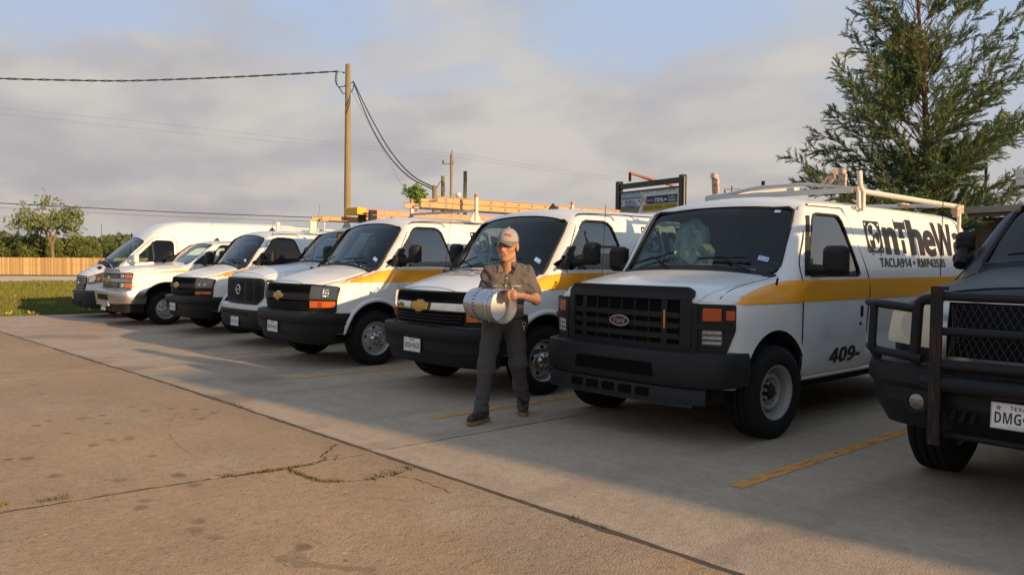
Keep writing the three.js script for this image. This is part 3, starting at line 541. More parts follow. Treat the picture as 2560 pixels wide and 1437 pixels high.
wire('power_line', 'thinner low power line just under the darker low one', [[-62.05, 4.41, -6.01], [-61.05, 4.45, -10.12], [-57.67, 4.19, -19.83], [-52.95, 4.08, -31.06], [-49.41, 4.05, -40.97]], 0.018, M.wireGrey);
{
  const mk = (name, label, x, y, z, r) => { const p = thing(name, label, 'pole', [x, groundY(x), z]); part('pole_shaft', new THREE.CylinderGeometry(r * 0.92, r, y - groundY(x), 14, 4).translate(0, (y - groundY(x)) / 2, 0), M.poleWood, p); return p; };
  mk('timber_post', 'shorter of two bare timber posts behind the tan ladder', -36.23, 6.09, -27.3, 0.115); mk('timber_post', 'taller of two bare timber posts, right of the far crossarm pole', -35.4, 6.37, -28.24, 0.115);
  const s = mk('service_post', 'short stub post where the sagging cables end', -22.75, 4.0, -16.78, 0.09); part('cable_clamp', [tube([[0.05, 3.85 - groundY(-22.7), 0], [0.25, 4.15 - groundY(-22.7), -0.12], [0.35, 3.8 - groundY(-22.7), -0.2]], 0.012, 16, 5)], M.wire, s);
  const c = mk('crossarm_pole', 'far thin pole with a short crossarm near its top', -63.9, 11.9, -49.2, 0.15);
  part('crossarm', [box(1.15, 0.10, 0.10, -0.35, 11.85 - 0.45, 0).rotateY(0.7)], M.poleWood, c); part('insulator', [rod([0.05, 12.1, 0], [0.05, 12.75, 0], 0.05)], M.wireGrey, c); for (const o of [-0.85, 0.1]) part('insulator', [new THREE.CylinderGeometry(0.06, 0.09, 0.3, 8).translate(o, 11.6, 0).rotateY(0.7)], M.wire, c);
  const d = mk('crossarm_pole', 'very far pole top with three crossarms left of the big white van', -84.39, 15.6, -131.3, 0.18); for (const y of [14.2, 15.0]) part('crossarm', [box(3.0, 0.16, 0.16, 0, y + 0.65, 0).rotateY(0.7)], M.poleWood, d); for (const o of [-1.3, 1.3]) part('insulator', [new THREE.CylinderGeometry(0.12, 0.16, 0.6, 6).translate(o, 15.2, 0).rotateY(0.7)], M.wire, d);
  const mast = thing('radio_mast', 'hair-thin far mast above the dark trees at left', 'mast', [-163.4, -1.3, -43.2]); part('mast_shaft', new THREE.CylinderGeometry(0.06, 0.12, 8.6, 6).translate(0, 4.3, 0), M.wireGrey, mast);
  const q = thing('dark_post', 'thin dark post standing right of the tall tree', 'pole', [-14.03, -0.05, -44.5]); part('post_shaft', new THREE.CylinderGeometry(0.07, 0.08, 6.5, 10).translate(0, 3.25, 0), M.black, q); part('post_cap', new THREE.CylinderGeometry(0.03, 0.075, 0.1, 10).translate(0, 6.55, 0), M.black, q);
  const lamp = thing('globe_lamp', 'small white globe lamp between the two timber posts', 'lamp', [-35.2, -0.23, -27.6]); part('lamp_post', new THREE.CylinderGeometry(0.05, 0.06, 5.1, 10).translate(0, 2.55, 0), M.black, lamp); part('lamp_globe', new THREE.SphereGeometry(0.17, 20, 14).translate(0, 5.2, 0), M.whiteFlat, lamp);
}
{ // advertising board in a black frame
  const A = V3(-23.0, 0, -26.98), B = V3(-19.02, 0, -26.12), L = A.distanceTo(B), b = thing('sign_board', 'black framed advert for mobile homes with a phone number on yellow', 'sign', [A.x, -0.13, A.z]); b.rotation.y = Math.atan2(-(B.z - A.z), B.x - A.x);
  part('sign_post', box(0.24, 5.02, 0.24, 0, 2.51, 0, 0.01), M.gloss, b); part('sign_post', box(0.22, 4.98, 0.22, L, 2.49, 0, 0.01), M.gloss, b);
  part('sign_beam', box(L - 0.22, 0.22, 0.16, L / 2, 4.78, 0), M.gloss, b); part('sign_beam', box(L - 0.22, 0.06, 0.10, L / 2, 4.52, 0), M.gloss, b);
  part('conduit', rod([L + 0.16, 0.2, 0.06], [L + 0.16, 4.9, 0.06], 0.035), std([0.25, 0.20, 0.15], 0.6), b);
  const tex = canvasTex(1024, 640, (g, w, h) => {
    g.fillStyle = '#c9ccc8'; g.fillRect(0, 0, w, h);
    // printed photo of a pale house, lawn and sky
    g.save(); g.beginPath(); g.moveTo(0, 0); g.lineTo(310, 0); g.lineTo(400, 270); g.lineTo(300, 640); g.lineTo(0, 640); g.clip();
    const sk = g.createLinearGradient(0, 0, 0, 260); sk.addColorStop(0, '#8ea3ae'); sk.addColorStop(1, '#9fb0bd'); g.fillStyle = sk; g.fillRect(0, 0, 420, 300); g.fillStyle = '#6e745c'; g.fillRect(0, 420, 420, 220); g.fillStyle = '#8b8272'; g.fillRect(0, 560, 420, 80);
    g.fillStyle = '#b9bcc2'; g.fillRect(0, 210, 400, 230); g.fillStyle = '#5a6068'; g.fillRect(0, 180, 420, 38); g.fillStyle = '#8b90a6'; g.fillRect(70, 260, 180, 170); g.fillStyle = '#8b90a6'; g.beginPath(); g.moveTo(200, 430); g.lineTo(250, 280); g.lineTo(310, 430); g.fill(); g.fillStyle = '#4a505e'; for (const x of [80, 150, 330]) g.fillRect(x, 255, 26, 66); g.fillStyle = '#35392f'; g.fillRect(0, 425, 250, 26); g.restore();
    g.strokeStyle = '#3a444c'; g.lineWidth = 10; g.beginPath(); g.moveTo(315, 0); g.lineTo(400, 200); g.lineTo(400, 270); g.lineTo(300, 640); g.stroke();
    g.fillStyle = '#4a4f45'; fit(g, 'QUALITY', 400, 620, 40, 104, 'bold 120px serif'); fit(g, 'MOBILE HOME', 640, 985, 36, 100, 'bold 120px serif'); g.strokeStyle = '#8d9488'; g.lineWidth = 6; g.beginPath(); g.arc(690, -240, 400, 0.9, 2.25); g.stroke();
    g.fillStyle = '#1d2950'; g.fillRect(470, 190, 530, 220); g.fillStyle = '#b9a98c'; g.fillRect(402, 215, 70, 120); g.fillStyle = '#b2452c'; g.fillRect(452, 290, 50, 90); g.fillStyle = '#c9ccd2';
    fit(g, 'UP TO', 505, 590, 290, 330, 'bold 90px sans-serif'); fit(g, '70%', 606, 770, 250, 376, 'bold 140px sans-serif'); fit(g, 'CALL', 850, 970, 226, 290, 'bold 90px serif'); fit(g, 'NOW!', 850, 975, 310, 378, 'bold 90px serif'); g.beginPath(); g.moveTo(786, 270); g.lineTo(836, 312); g.lineTo(786, 354); g.fill();
    g.fillStyle = '#a98a1e'; g.fillRect(400, 420, 600, 190); g.fillStyle = '#3a2f16'; fit(g, '(832) 626 - 1776', 424, 975, 470, 560, 'bold 140px sans-serif');
  });
  part('sign_panel', box(L - 0.34, 1.0, 0.03, L / 2, 4.06, 0), M.whiteFlat, b); part('sign_print', new THREE.PlaneGeometry(L - 0.38, 0.96).translate(L / 2, 4.06, 0.018), new THREE.MeshPhysicalMaterial({ map: tex, roughness: 0.6 }), b);
  const arm = thing('rusty_arm', 'rust-orange jib arm leaning above the advert board', 'jib', [-21.6, -0.28, -26.9]);
  part('arm_boom', [bent([[0.15, 5.35, 1.1], [0.75, 5.10, 0.5], [1.6, 4.72, -0.5]], 0.05, 0.05), rod([0.2, 5.30, 1.1], [0.8, 5.02, 0.4], 0.03)], std([0.33, 0.12, 0.05], 0.8), arm); part('arm_strut', rod([0.17, 5.36, 1.1], [0.17, 5.0, 1.1], 0.06), M.black, arm);
  part('arm_post', rod([1.6, 0, -0.6], [1.6, 4.75, -0.55], 0.07), M.black, arm); part('arm_hinge', box(0.35, 0.12, 0.14, 1.45, 4.72, -0.5, 0.02), M.rackRust, arm);
}
// ---------------------------------------------------------------- trees
const UP = V3(0, 1, 0);
function leafGeo(kind) {
  const pos = [], idx = [], quad = (a, b, c, d) => { const k = pos.length / 3; for (const q of [a, b, c, d]) pos.push(...q); idx.push(k, k + 1, k + 2, k, k + 2, k + 3); };
  if (kind === 'spray') { // feathery twig: leaflets in two ranks along +y
    for (let i = 0; i < 6; i++) for (const s of [-1, 1]) { const y = i * 0.17, l = 0.26 * (1 - i * 0.08), z = (i % 2) * 0.06 - 0.03; quad([0, y, 0], [s * l * 0.55, y + 0.10, z + 0.03], [s * l, y + 0.27, z], [s * l * 0.4, y + 0.22, z - 0.05]); }
    quad([-0.02, 0, 0], [0.02, 0, 0], [0.012, 1.1, 0.03], [-0.012, 1.1, 0.03]);
  } else for (let i = 0; i < 5; i++) { const a = i * 2.4, r = 0.25 + 0.12 * (i % 3), cx = Math.cos(a) * 0.42, cz = Math.sin(a) * 0.42, cy = (i % 3) * 0.25 - 0.25, t = i * 1.3; quad([cx - r * Math.cos(t), cy - 0.1, cz - r * Math.sin(t)], [cx + 0.1, cy - r, cz + 0.05], [cx + r * Math.cos(t), cy + 0.12, cz + r * Math.sin(t)], [cx - 0.08, cy + r, cz - 0.05]); }
  return geoFrom(pos, idx).toNonIndexed();
}
const SPRAY = leafGeo('spray'), CLUMP = leafGeo('clump'); SPRAY.computeVertexNormals(); CLUMP.computeVertexNormals();
function crown(parent, geo, list, mat, colors, R) {
  const m = new THREE.InstancedMesh(geo, mat, list.length), o = new THREE.Object3D(), c = new THREE.Color(); m.name = 'crown'; m.userData.kind = 'stuff';
  list.forEach(([p, d, s, roll], i) => { o.position.copy(p); o.quaternion.setFromUnitVectors(UP, d); o.rotateY(roll); o.scale.setScalar(s); o.updateMatrix(); m.setMatrixAt(i, o.matrix); const k = R(), [a, b] = colors; c.setRGB(lerp(a[0], b[0], k), lerp(a[1], b[1], k), lerp(a[2], b[2], k)); m.setColorAt(i, c); });
  m.castShadow = m.receiveShadow = true; parent.add(m); return m;
}
const leafMat = () => new THREE.MeshPhysicalMaterial({ color: 0xffffff, roughness: 0.75, transmission: 0.3, thickness: 0, side: THREE.DoubleSide });
{ // tall feathery conifer behind the vans
  const R = mulberry(21), t = thing('tall_conifer', 'tall feathery conifer with reddish trunk behind the dark pickup', 'tree', [-12.15, -0.05, -31.6]), H = 14.8, limbs = [], twigs = [], leaves = [];
  const tp = (h) => V3(0.20 * Math.sin(h * 0.35) - 0.012 * h, h, 0.12 * Math.sin(h * 0.5 + 1));
  const tr = []; for (let i = 0; i <= 30; i++) tr.push(tp(H * i / 30)); 
  const tg = sweepRing(tr, (i) => { const r = lerp(0.19, 0.02, Math.pow(i / 30, 0.85)); return [...Array(9)].map((_, k) => [r * Math.cos(k / 9 * 6.283), r * Math.sin(k / 9 * 6.283)]); });
  part('trunk', tg, M.barkRed, t);
  const N = 185, prof = pchip([1.5, 4.9, 7.7, 10, 11.8, 14.6], [5.0, 4.4, 3.3, 2.6, 1.7, 0.35]), rnd = () => (R() - 0.5) * 2;
  for (let i = 0; i < N; i++) {
    const f = (i + R() * 0.8) / N, h = lerp(1.5, H * 0.97, Math.pow(f, 1.12)), az = i * 2.399 + R() * 0.9, el = lerp(0.28, 1.0, Math.pow(f, 0.7)) + rnd() * 0.2;
    const L = prof(h + 1.1) / Math.max(0.62, Math.cos(el)) * (0.5 + 0.55 * Math.sqrt(R())), d0 = V3(Math.cos(az) * Math.cos(el), Math.sin(el), Math.sin(az) * Math.cos(el)), p0 = tp(h), P = [p0];
    const bendv = V3(rnd() * 0.3, -0.10 + rnd() * 0.35, rnd() * 0.3);
    for (let k = 1; k <= 6; k++) P.push(p0.clone().addScaledVector(d0, L * k / 6).addScaledVector(bendv, L * 0.3 * (k / 6) ** 2).add(V3(rnd() * 0.06, rnd() * 0.06, rnd() * 0.06)));
    const r0 = 0.007 + 0.0042 * L; limbs.push(sweepRing(P, (k) => { const r = lerp(r0, 0.004, k / 6); return [...Array(5)].map((_, q) => [r * Math.cos(q / 5 * 6.283), r * Math.sin(q / 5 * 6.283)]); }));
    const nb = Math.max(5, Math.round(L * 9));
    for (let k = 0; k < nb; k++) {
      const u = 0.08 + 0.92 * (k + R() * 0.8) / nb, ii = Math.min(5, Math.floor(u * 6)), q = P[ii].clone().lerp(P[ii + 1], u * 6 - ii), along = P[ii + 1].clone().sub(P[ii]).normalize();
      const side = V3(rnd(), rnd() * 0.8 + 0.1, rnd()); side.addScaledVector(along, -side.dot(along)).normalize();
      const sl = (0.22 + 0.75 * (1 - u * 0.75) * Math.min(1, L / 3)) * (0.5 + 0.9 * R()), d = along.clone().multiplyScalar(0.85).addScaledVector(side, 0.7).normalize(), e = q.clone().addScaledVector(d, sl);
      if (fbm(q.x * 0.9 + 30, q.y * 0.9 + q.z * 0.7 + 30, 3) < 0.33) continue;
      twigs.push(rod(q, e, 0.006, 0.0025, 4));
      const ns = Math.max(3, Math.round(sl * 24));
      for (let s = 0; s < ns; s++) { const w = (s + 0.6) / ns, dd = d.clone().add(V3(rnd() * 0.7, rnd() * 0.6, rnd() * 0.7)).normalize(); leaves.push([q.clone().lerp(e, w), dd, 0.11 + 0.12 * R(), R() * 6.28]); }
    }
  }
  const lb = part('limbs', limbs, M.barkRed, t); lb.userData.kind = 'stuff'; const tw = part('twigs', twigs, M.barkRed, t); tw.userData.kind = 'stuff';
  crown(t, SPRAY, leaves, leafMat(), [[0.045, 0.105, 0.034], [0.135, 0.195, 0.052]], R);
}
// broad-leaved tree by repeated forking
function forkTree(name, label, pos, { h, r, spread, depth, leafN, leafS, colors, seed, first = 0.35, trunkL = null, droop = 0, barkM = M.bark, sigma = 0.6, trunkLean = 0.05 }) {
  const R = mulberry(seed), t = thing(name, label, 'tree', pos), limbs = [], tips = [];
  const grow = (p, d, L, rr, k) => {
    const P = [p]; let q = p.clone(), dd = d.clone(); for (let i = 0; i < 4; i++) { dd.add(V3((R() - 0.5) * 0.28, (R() - 0.5) * 0.15 - droop * (depth - k) * 0.05, (R() - 0.5) * 0.28)).normalize(); q = q.clone().addScaledVector(dd, L / 4); P.push(q); }
    limbs.push(sweepRing(P, (i) => { const w = lerp(rr, rr * 0.66, i / 4); return [...Array(7)].map((_, s) => [w * Math.cos(s / 7 * 6.283), w * Math.sin(s / 7 * 6.283)]); }));
    if (k <= 2) tips.push(P[3]); if (k <= 1) { tips.push(q, P[2]); if (k === 0) return; }
    const n = k === depth ? 3 : 2 + (R() < 0.5 ? 1 : 0), a0 = R() * 6.28;
    if (k === depth && trunkL) L = trunkL;
    for (let i = 0; i < n; i++) { const a = a0 + i / n * 6.28 + (R() - 0.5) * 0.8, s = spread * (0.7 + 0.6 * R()), side = V3(Math.cos(a), 0, Math.sin(a)); grow(q, dd.clone().multiplyScalar(Math.cos(s)).addScaledVector(side, Math.sin(s)).add(V3(0, 0.12, 0)).normalize(), L * (0.62 + 0.22 * R()), rr * 0.62, k - 1); }
  };
  grow(V3(0, -0.1, 0), V3(trunkLean, 1, trunkLean * 0.4).normalize(), h * first, r, depth);
  part('trunk', limbs[0], barkM, t); const lb = part('limbs', limbs.slice(1), barkM, t); lb.userData.kind = 'stuff';
  const leaves = []; for (let i = 0; i < leafN; i++) { const c = tips[Math.floor(R() * tips.length)], g = () => (R() + R() + R() - 1.5) * sigma; const d = V3(R() - 0.5, R() - 0.2, R() - 0.5).normalize(); leaves.push([c.clone().add(V3(g(), g() * 0.7, g())), d, leafS * (0.6 + 0.8 * R()), R() * 6.28]); }
  crown(t, CLUMP, leaves, leafMat(), colors, R); return t;
}
function bush(name, label, pos, [rx, ry, rz], n, s, colors, seed, group) {
  const R = mulberry(seed), t = thing(name, label, 'tree', pos, 0, group), lumps = []; for (let i = 0; i < 14; i++) { const a = R() * 6.28, u = Math.sqrt(R()); lumps.push([V3(Math.cos(a) * rx * 0.72 * u, ry * (0.25 + 0.6 * R() * (1 - 0.5 * u)), Math.sin(a) * rz * 0.72 * u), 0.28 + 0.25 * R()]); }
  part('trunk', [tube([[0, -0.2, 0], [0.1 * rx, ry * 0.3, 0], [0.02 * rx, ry * 0.7, 0.1]], 0.03 * ry + 0.03, 12, 6)], M.bark, t);
  const leaves = []; for (let i = 0; i < n; i++) { const [c, k] = lumps[Math.floor(R() * lumps.length)], d = V3(R() - 0.5, R() - 0.5, R() - 0.5).normalize(), q = 0.55 + 0.45 * Math.cbrt(R()); leaves.push([V3(c.x + d.x * rx * k * q, Math.max(0.05, c.y + d.y * ry * k * q), c.z + d.z * rz * k * q), d.clone().add(V3(0, 0.4, 0)).normalize(), s * (0.6 + 0.8 * R()), R() * 6.28]); }
  crown(t, CLUMP, leaves, leafMat(), colors, R); return t;
}
forkTree('spreading_tree', 'sparse spreading tree with bare forked trunk rising above the fence', [-107.1, -0.85, -23.1], { h: 11.2, r: 0.30, spread: 0.55, depth: 4, leafN: 1500, leafS: 0.25, colors: [[0.085, 0.125, 0.035], [0.20, 0.23, 0.075]], seed: 23, first: 0.32, trunkL: 2.9, droop: 0.9, sigma: 1.25 });
const OLIVE = [[0.075, 0.11, 0.024], [0.15, 0.185, 0.045]], DARK = [[0.03, 0.07, 0.016], [0.075, 0.125, 0.03]];
[['olive green thicket at the left edge behind the fence', -118.5, -15.8, 5.2, 4.6], ['olive green thicket just left of the spreading tree', -114.5, -20.5, 4.2, 5.2], ['olive green thicket behind the spreading tree', -112.5, -24.2, 4.0, 4.4], ['olive green thicket right of the spreading tree', -110.5, -26.8, 3.2, 4.0]].forEach(([l, x, z, rx, ry], i) => bush('thicket', l, [x, groundY(x) - 0.2, z], [rx, ry, rx], 5200, 0.29, OLIVE, 40 + i));
[['dark green tree left of the thin mast', -116.5, -30.2, 2.6, 4.4], ['low dark green tree under the thin mast', -118, -33.2, 2.6, 3.6], ['dark green treetop showing over the tall white van', -117, -37.6, 2.6, 5.4]].forEach(([l, x, z, rx, ry], i) => bush('dark_tree', l, [x, groundY(x) - 0.2, z], [rx, ry, rx], 4200, 0.27, DARK, 60 + i));
{ // distant wood all round the horizon
  const R = mulberry(90), N = 26000, m = new THREE.InstancedMesh(CLUMP, leafMat(), N), o = new THREE.Object3D(), c = new THREE.Color(); m.name = 'far_wood';
  for (let i = 0; i < N; i++) { const a = lerp(-3.4, 1.0, R()), D = 230 + R() * 60, top = 3.5 + 7.5 * fbm(a * 14 + 30, D * 0.02 + 5, 4), k = R(); o.position.set(Math.cos(a) * D, -2.2 + top * Math.sqrt(k) * 1.05, Math.sin(a) * D); o.rotation.set(R() * 6, R() * 6, R() * 6); o.scale.setScalar(1.1 + 1.2 * R()); o.updateMatrix(); m.setMatrixAt(i, o.matrix); const q = R(); c.setRGB(lerp(0.045, 0.09, q), lerp(0.065, 0.11, q), lerp(0.025, 0.035, q)); m.setColorAt(i, c); }
  scene.add(m); tag(m, 'line of distant trees along the horizon', null, null, 'stuff');
}
forkTree('young_tree', 'small bright green tree top left of the tan ladder', [-33.03, groundY(-33), -23.42], { h: 4.5, r: 0.06, spread: 0.5, depth: 2, leafN: 230, leafS: 0.15, colors: [[0.06, 0.14, 0.012], [0.13, 0.25, 0.02]], seed: 17, first: 1, trunkL: 0.55, sigma: 0.38, trunkLean: 0.02 });
{ // lawn blades near the lot
  const R = mulberry(31), N = 60000, g = geoFrom([-0.02, 0, 0, 0.02, 0, 0, 0.0, 1, 0.25, -0.03, 0, 0.05, 0.0, 0, 0.07, -0.05, 0.8, 0.3], [0, 1, 2, 3, 4, 5]), m = new THREE.InstancedMesh(g, std([1, 1, 1], 0.9), N), o = new THREE.Object3D(), c = new THREE.Color(); m.name = 'lawn_grass';
  for (let i = 0; i < N; i++) { const u = Math.pow(R(), 1.6), x = -23.65 - u * 38, z = lerp(-1.5, -3, u) - R() * lerp(7, 18, u) + 2; const n = fbm(x * 0.5, z * 0.5, 4); o.position.set(x, groundY(x) - 0.06, z); o.rotation.set((R() - 0.5) * 0.6, R() * 6.28, 0); const s = (0.05 + 0.09 * R()) * (0.5 + n) * (1 + u); o.scale.set(0.7 + u * 1.6, s, s); o.updateMatrix(); m.setMatrixAt(i, o.matrix); const k = 0.6 + 0.8 * R(); c.setRGB(lerp(0.075, 0.17, n) * k, lerp(0.12, 0.145, n) * k, 0.022 * k); m.setColorAt(i, c); }
  scene.add(m); tag(m, 'rough green lawn grass beyond the far end of the lot', null, null, 'stuff');
  const gg = []; for (const [x, z, s] of [[-24.2, -4.2, 0.16], [-24.3, -4.7, 0.09], [-24.9, -6.2, 0.10]]) for (let i = 0; i < 8; i++) gg.push(new THREE.CircleGeometry(0.016 + 0.010 * R(), 6).rotateX(-1 + R()).rotateY(R() * 6).translate(x + (R() - 0.5) * s * 2.6, groundY(x) + 0.03 + R() * 0.05, z + (R() - 0.5) * s * 2.2));
  tag(part('yellow_wildflowers', gg, std([0.55, 0.43, 0.06], 0.8), scene), 'small patches of yellow wildflowers at the lawn edge', null, null, 'stuff');
}
// ---------------------------------------------------------------- vehicle pieces
const mir = (poly) => poly.map(([x, y]) => [-x, y]).reverse();
const rect = (x0, x1, y0, y1, r = 0) => rp([[x0, y0], [x1, y0], [x1, y1], [x0, y1]], r);
// a plan-view superellipse path (front bumper line) swept with a closed (outward, up) profile
function planSweep({ xw, zc, zEnd, n = 4, t0 = -1, t1 = 1, N = 40 }, ring, sharp = 0.7) {
  const at = (t) => { const a = t * Math.PI / 2, s = Math.sin(a), c = Math.max(0, Math.cos(a)); return [xw * Math.sign(s) * Math.pow(Math.abs(s), 2 / n), zEnd + (zc - zEnd) * Math.pow(c, 2 / n)]; };
  const P = []; for (let i = 0; i <= N; i++) P.push(at(lerp(t0, t1, i / N)));
  const pos = [], idx = [], m = ring.length;
  P.forEach(([x, z], i) => {
    const a = P[Math.max(0, i - 1)], b = P[Math.min(N, i + 1)]; let nx = -(b[1] - a[1]), nz = b[0] - a[0]; const l = Math.hypot(nx, nz) || 1; nx /= l; nz /= l;
    for (const [o, y] of ring) pos.push(x + nx * o, y, z + nz * o);
  });
  for (let i = 0; i < N; i++) for (let k = 0; k < m; k++) { const a = i * m + k, b = i * m + (k + 1) % m, c = a + m, d = b + m; idx.push(a, b, c, b, d, c); }
  for (const row of [0, N]) for (let k = 1; k < m - 1; k++) row ? idx.push(row * m, row * m + k + 1, row * m + k) : idx.push(0, k, k + 1);
  return crease(cleanTris(geoFrom(pos, idx)), sharp);
}
function latheX(pts, seg = 40) { const g = new THREE.LatheGeometry(pts.map(([r, x]) => new THREE.Vector2(r, x)), seg); g.rotateZ(-Math.PI / 2); return g; }  // axis along +x, second value = x
const wheelCache = new Map();
function wheelParts(kind) {
  if (wheelCache.has(kind)) return wheelCache.get(kind);
  const R = kind === 'ford' ? 0.385 : kind === 'pickup' ? 0.40 : 0.372, w = kind === 'ford' || kind === 'pickup' ? 0.26 : 0.245, r0 = 0.218, h = w / 2;
  const tyre = latheX([[r0, -h + 0.02], [r0 + 0.03, -h - 0.004], [R - 0.07, -h - 0.006], [R - 0.018, -h + 0.022], [R - 0.018, h - 0.022], [R - 0.045, h - 0.002], [R - 0.07, h + 0.007], [r0 + 0.045, h + 0.006], [r0 + 0.02, h - 0.002], [r0 + 0.006, h - 0.012], [r0, h - 0.02]], 56);
  const tr = []; for (const [a, b] of [[-0.10, -0.062], [-0.052, -0.006], [0.006, 0.052], [0.062, 0.10]]) tr.push(latheX([[R - 0.02, a - 0.003], [R - 0.003, a], [R, (a + b) / 2], [R - 0.003, b], [R - 0.02, b + 0.003]], 56));
  const rim = [], cap = [], nut = [];
  // barrel and lip
  rim.push(latheX([[r0 - 0.004, -h + 0.03], [r0 - 0.03, -h + 0.05], [r0 - 0.035, h - 0.06], [r0 - 0.012, h - 0.035], [r0 - 0.006, h - 0.012], [r0 + 0.008, h - 0.008], [r0 + 0.010, h - 0.016]], 56));
  const disc = (holes, hr, hw, hh, rOut, x, th, kx = 1) => {
    const s = new THREE.Shape(); s.absarc(0, 0, rOut, 0, Math.PI * 2);
    for (let i = 0; i < holes; i++) { const a = (i + 0.25) / holes * 2 * Math.PI, p = new THREE.Path(), cx = Math.cos(a) * hr, cy = Math.sin(a) * hr; p.absellipse(cx, cy, hh, hw, 0, 2 * Math.PI, true, a); s.holes.push(p); }
    const g = new THREE.ExtrudeGeometry(s, { depth: th, bevelEnabled: true, bevelThickness: 0.006, bevelSize: 0.006, bevelSegments: 2, curveSegments: 40 });
    g.rotateY(Math.PI / 2); g.translate(x, 0, 0);
    const p = g.attributes.position; for (let i = 0; i < p.count; i++) { const r = Math.hypot(p.getY(i), p.getZ(i)); p.setX(i, p.getX(i) + kx * (smooth(rOut, 0.10, r) * 0.035 - smooth(0.10, 0.03, r) * 0.0)); }
    g.computeVertexNormals(); return crease(g, 0.5);
  };
  if (kind === 'express') {
    rim.push(disc(5, 0.148, 0.034, 0.019, 0.19, h - 0.075, 0.012));
    cap.push(latheX([[0.0, h + 0.010], [0.045, h + 0.008], [0.055, h - 0.002], [0.078, h - 0.016], [0.088, h - 0.035], [0.092, h - 0.055]], 32));
    for (let i = 0; i < 8; i++) { const a = i / 8 * 2 * Math.PI; nut.push(new THREE.CylinderGeometry(0.014, 0.017, 0.035, 8).rotateZ(-Math.PI / 2).translate(h - 0.012, Math.cos(a) * 0.074, Math.sin(a) * 0.074)); }
  } else if (kind === 'alloy') {
    rim.push(disc(8, 0.15, 0.032, 0.016, 0.19, h - 0.06, 0.02));
    cap.push(latheX([[0, h - 0.005], [0.03, h - 0.006], [0.04, h - 0.02], [0.045, h - 0.03]], 24));
    for (let i = 0; i < 8; i++) { const a = i / 8 * 2 * Math.PI; cap.push(box(0.02, 0.05, 0.022, h - 0.03, 0.065, 0).rotateX(a)); }
  } else {
    rim.push(latheX([[r0 - 0.034, h - 0.06], [0.178, h - 0.105], [0.166, h - 0.11], [0.158, h - 0.09], [0.150, h - 0.07], [0.138, h - 0.062], [0.122, h - 0.066], [0.112, h - 0.085], [0.106, h - 0.10], [0.0, h - 0.105]], 48));
    cap.push(latheX([[0.0, h - 0.045], [0.04, h - 0.047], [0.05, h - 0.055], [0.054, h - 0.10]], 24), latheX([[0.10, h - 0.098], [0.0, h - 0.099]], 24));
    for (let i = 0; i < 8; i++) { const a = (i + 0.5) / 8 * 2 * Math.PI; nut.push(new THREE.CylinderGeometry(0.013, 0.015, 0.05, 6).rotateZ(-Math.PI / 2).translate(h - 0.08, Math.cos(a) * 0.083, Math.sin(a) * 0.083)); }
  }
  const back = [latheX([[0.19, 0.0], [0.0, 0.0]], 24)];
  const res = { R, h, tyre: merge([tyre]), tread: merge(tr), rim: merge(rim), cap: merge(cap), nut: nut.length ? merge(nut) : null, back: merge(back) };
  wheelCache.set(kind, res); return res;
}
function addWheel(v, kind, x, z, { rim = M.steelGrey, cap = M.dullChrome, nut = M.dullChrome, turn = 0, y } = {}) {
  const w = wheelParts(kind), g = new THREE.Group(); g.name = 'wheel'; g.position.set(x, y ?? w.R, z); g.rotation.y = (x < 0 ? Math.PI : 0) + turn; v.add(g);
  part('tyre', w.tyre, M.tyre, g); part('tread', w.tread, M.tread, g); part('rim', w.rim, rim, g); part('hub_cap', w.cap, cap, g); if (w.nut) part('wheel_nuts', w.nut, nut, g); part('brake_disc', w.back, M.under, g);
  g.rotation.x = (x * 7 + z * 3) % 6; return g;
}
function plateTex(text, top = 'TEXAS', star = true) {
  return canvasTex(512, 256, (g, w, h) => {
    g.fillStyle = '#d9d8d2'; g.fillRect(0, 0, w, h); g.fillStyle = '#1c1f28'; g.textAlign = 'center'; g.textBaseline = 'middle';
    g.font = 'bold 54px sans-serif'; g.save(); g.translate(w / 2, 44); g.scale(1.15, 1); g.fillText(top, 0, 0); g.restore();
    g.font = 'bold 136px sans-serif'; g.save(); g.translate(w / 2, 148); const ww = g.measureText(text).width; g.scale(Math.min(1, 470 / ww), 1.15); g.fillText(text, 0, 0); g.restore();
    g.font = '24px sans-serif'; g.fillText('The Lone Star State', w / 2, 234);
    if (star) { g.save(); g.translate(64, 46); g.strokeStyle = '#1c1f28'; g.lineWidth = 5; g.beginPath(); for (let i = 0; i <= 5; i++) { const a = i * 4 * Math.PI / 5 - Math.PI / 2; g.lineTo(24 * Math.cos(a), 24 * Math.sin(a)); } g.stroke(); g.restore(); }
    g.strokeStyle = '#8a8a88'; g.lineWidth = 5; g.strokeRect(3, 3, w - 6, h - 6);
  });
}
function addPlate(v, text, x, y, z, lean = 0, yaw = 0, top = 'TEXAS') {
  const g = new THREE.Group(); g.name = 'licence_plate'; g.position.set(x, y, z); g.rotation.set(lean, yaw, 0, 'YXZ'); v.add(g);
  part('plate_blank', box(0.306, 0.153, 0.004, 0, 0, 0), M.whiteFlat, g);
  part('plate_print', new THREE.PlaneGeometry(0.30, 0.148).translate(0, 0, 0.0035), new THREE.MeshPhysicalMaterial({ map: plateTex(text, top), roughness: 0.45 }), g);
  return g;
}
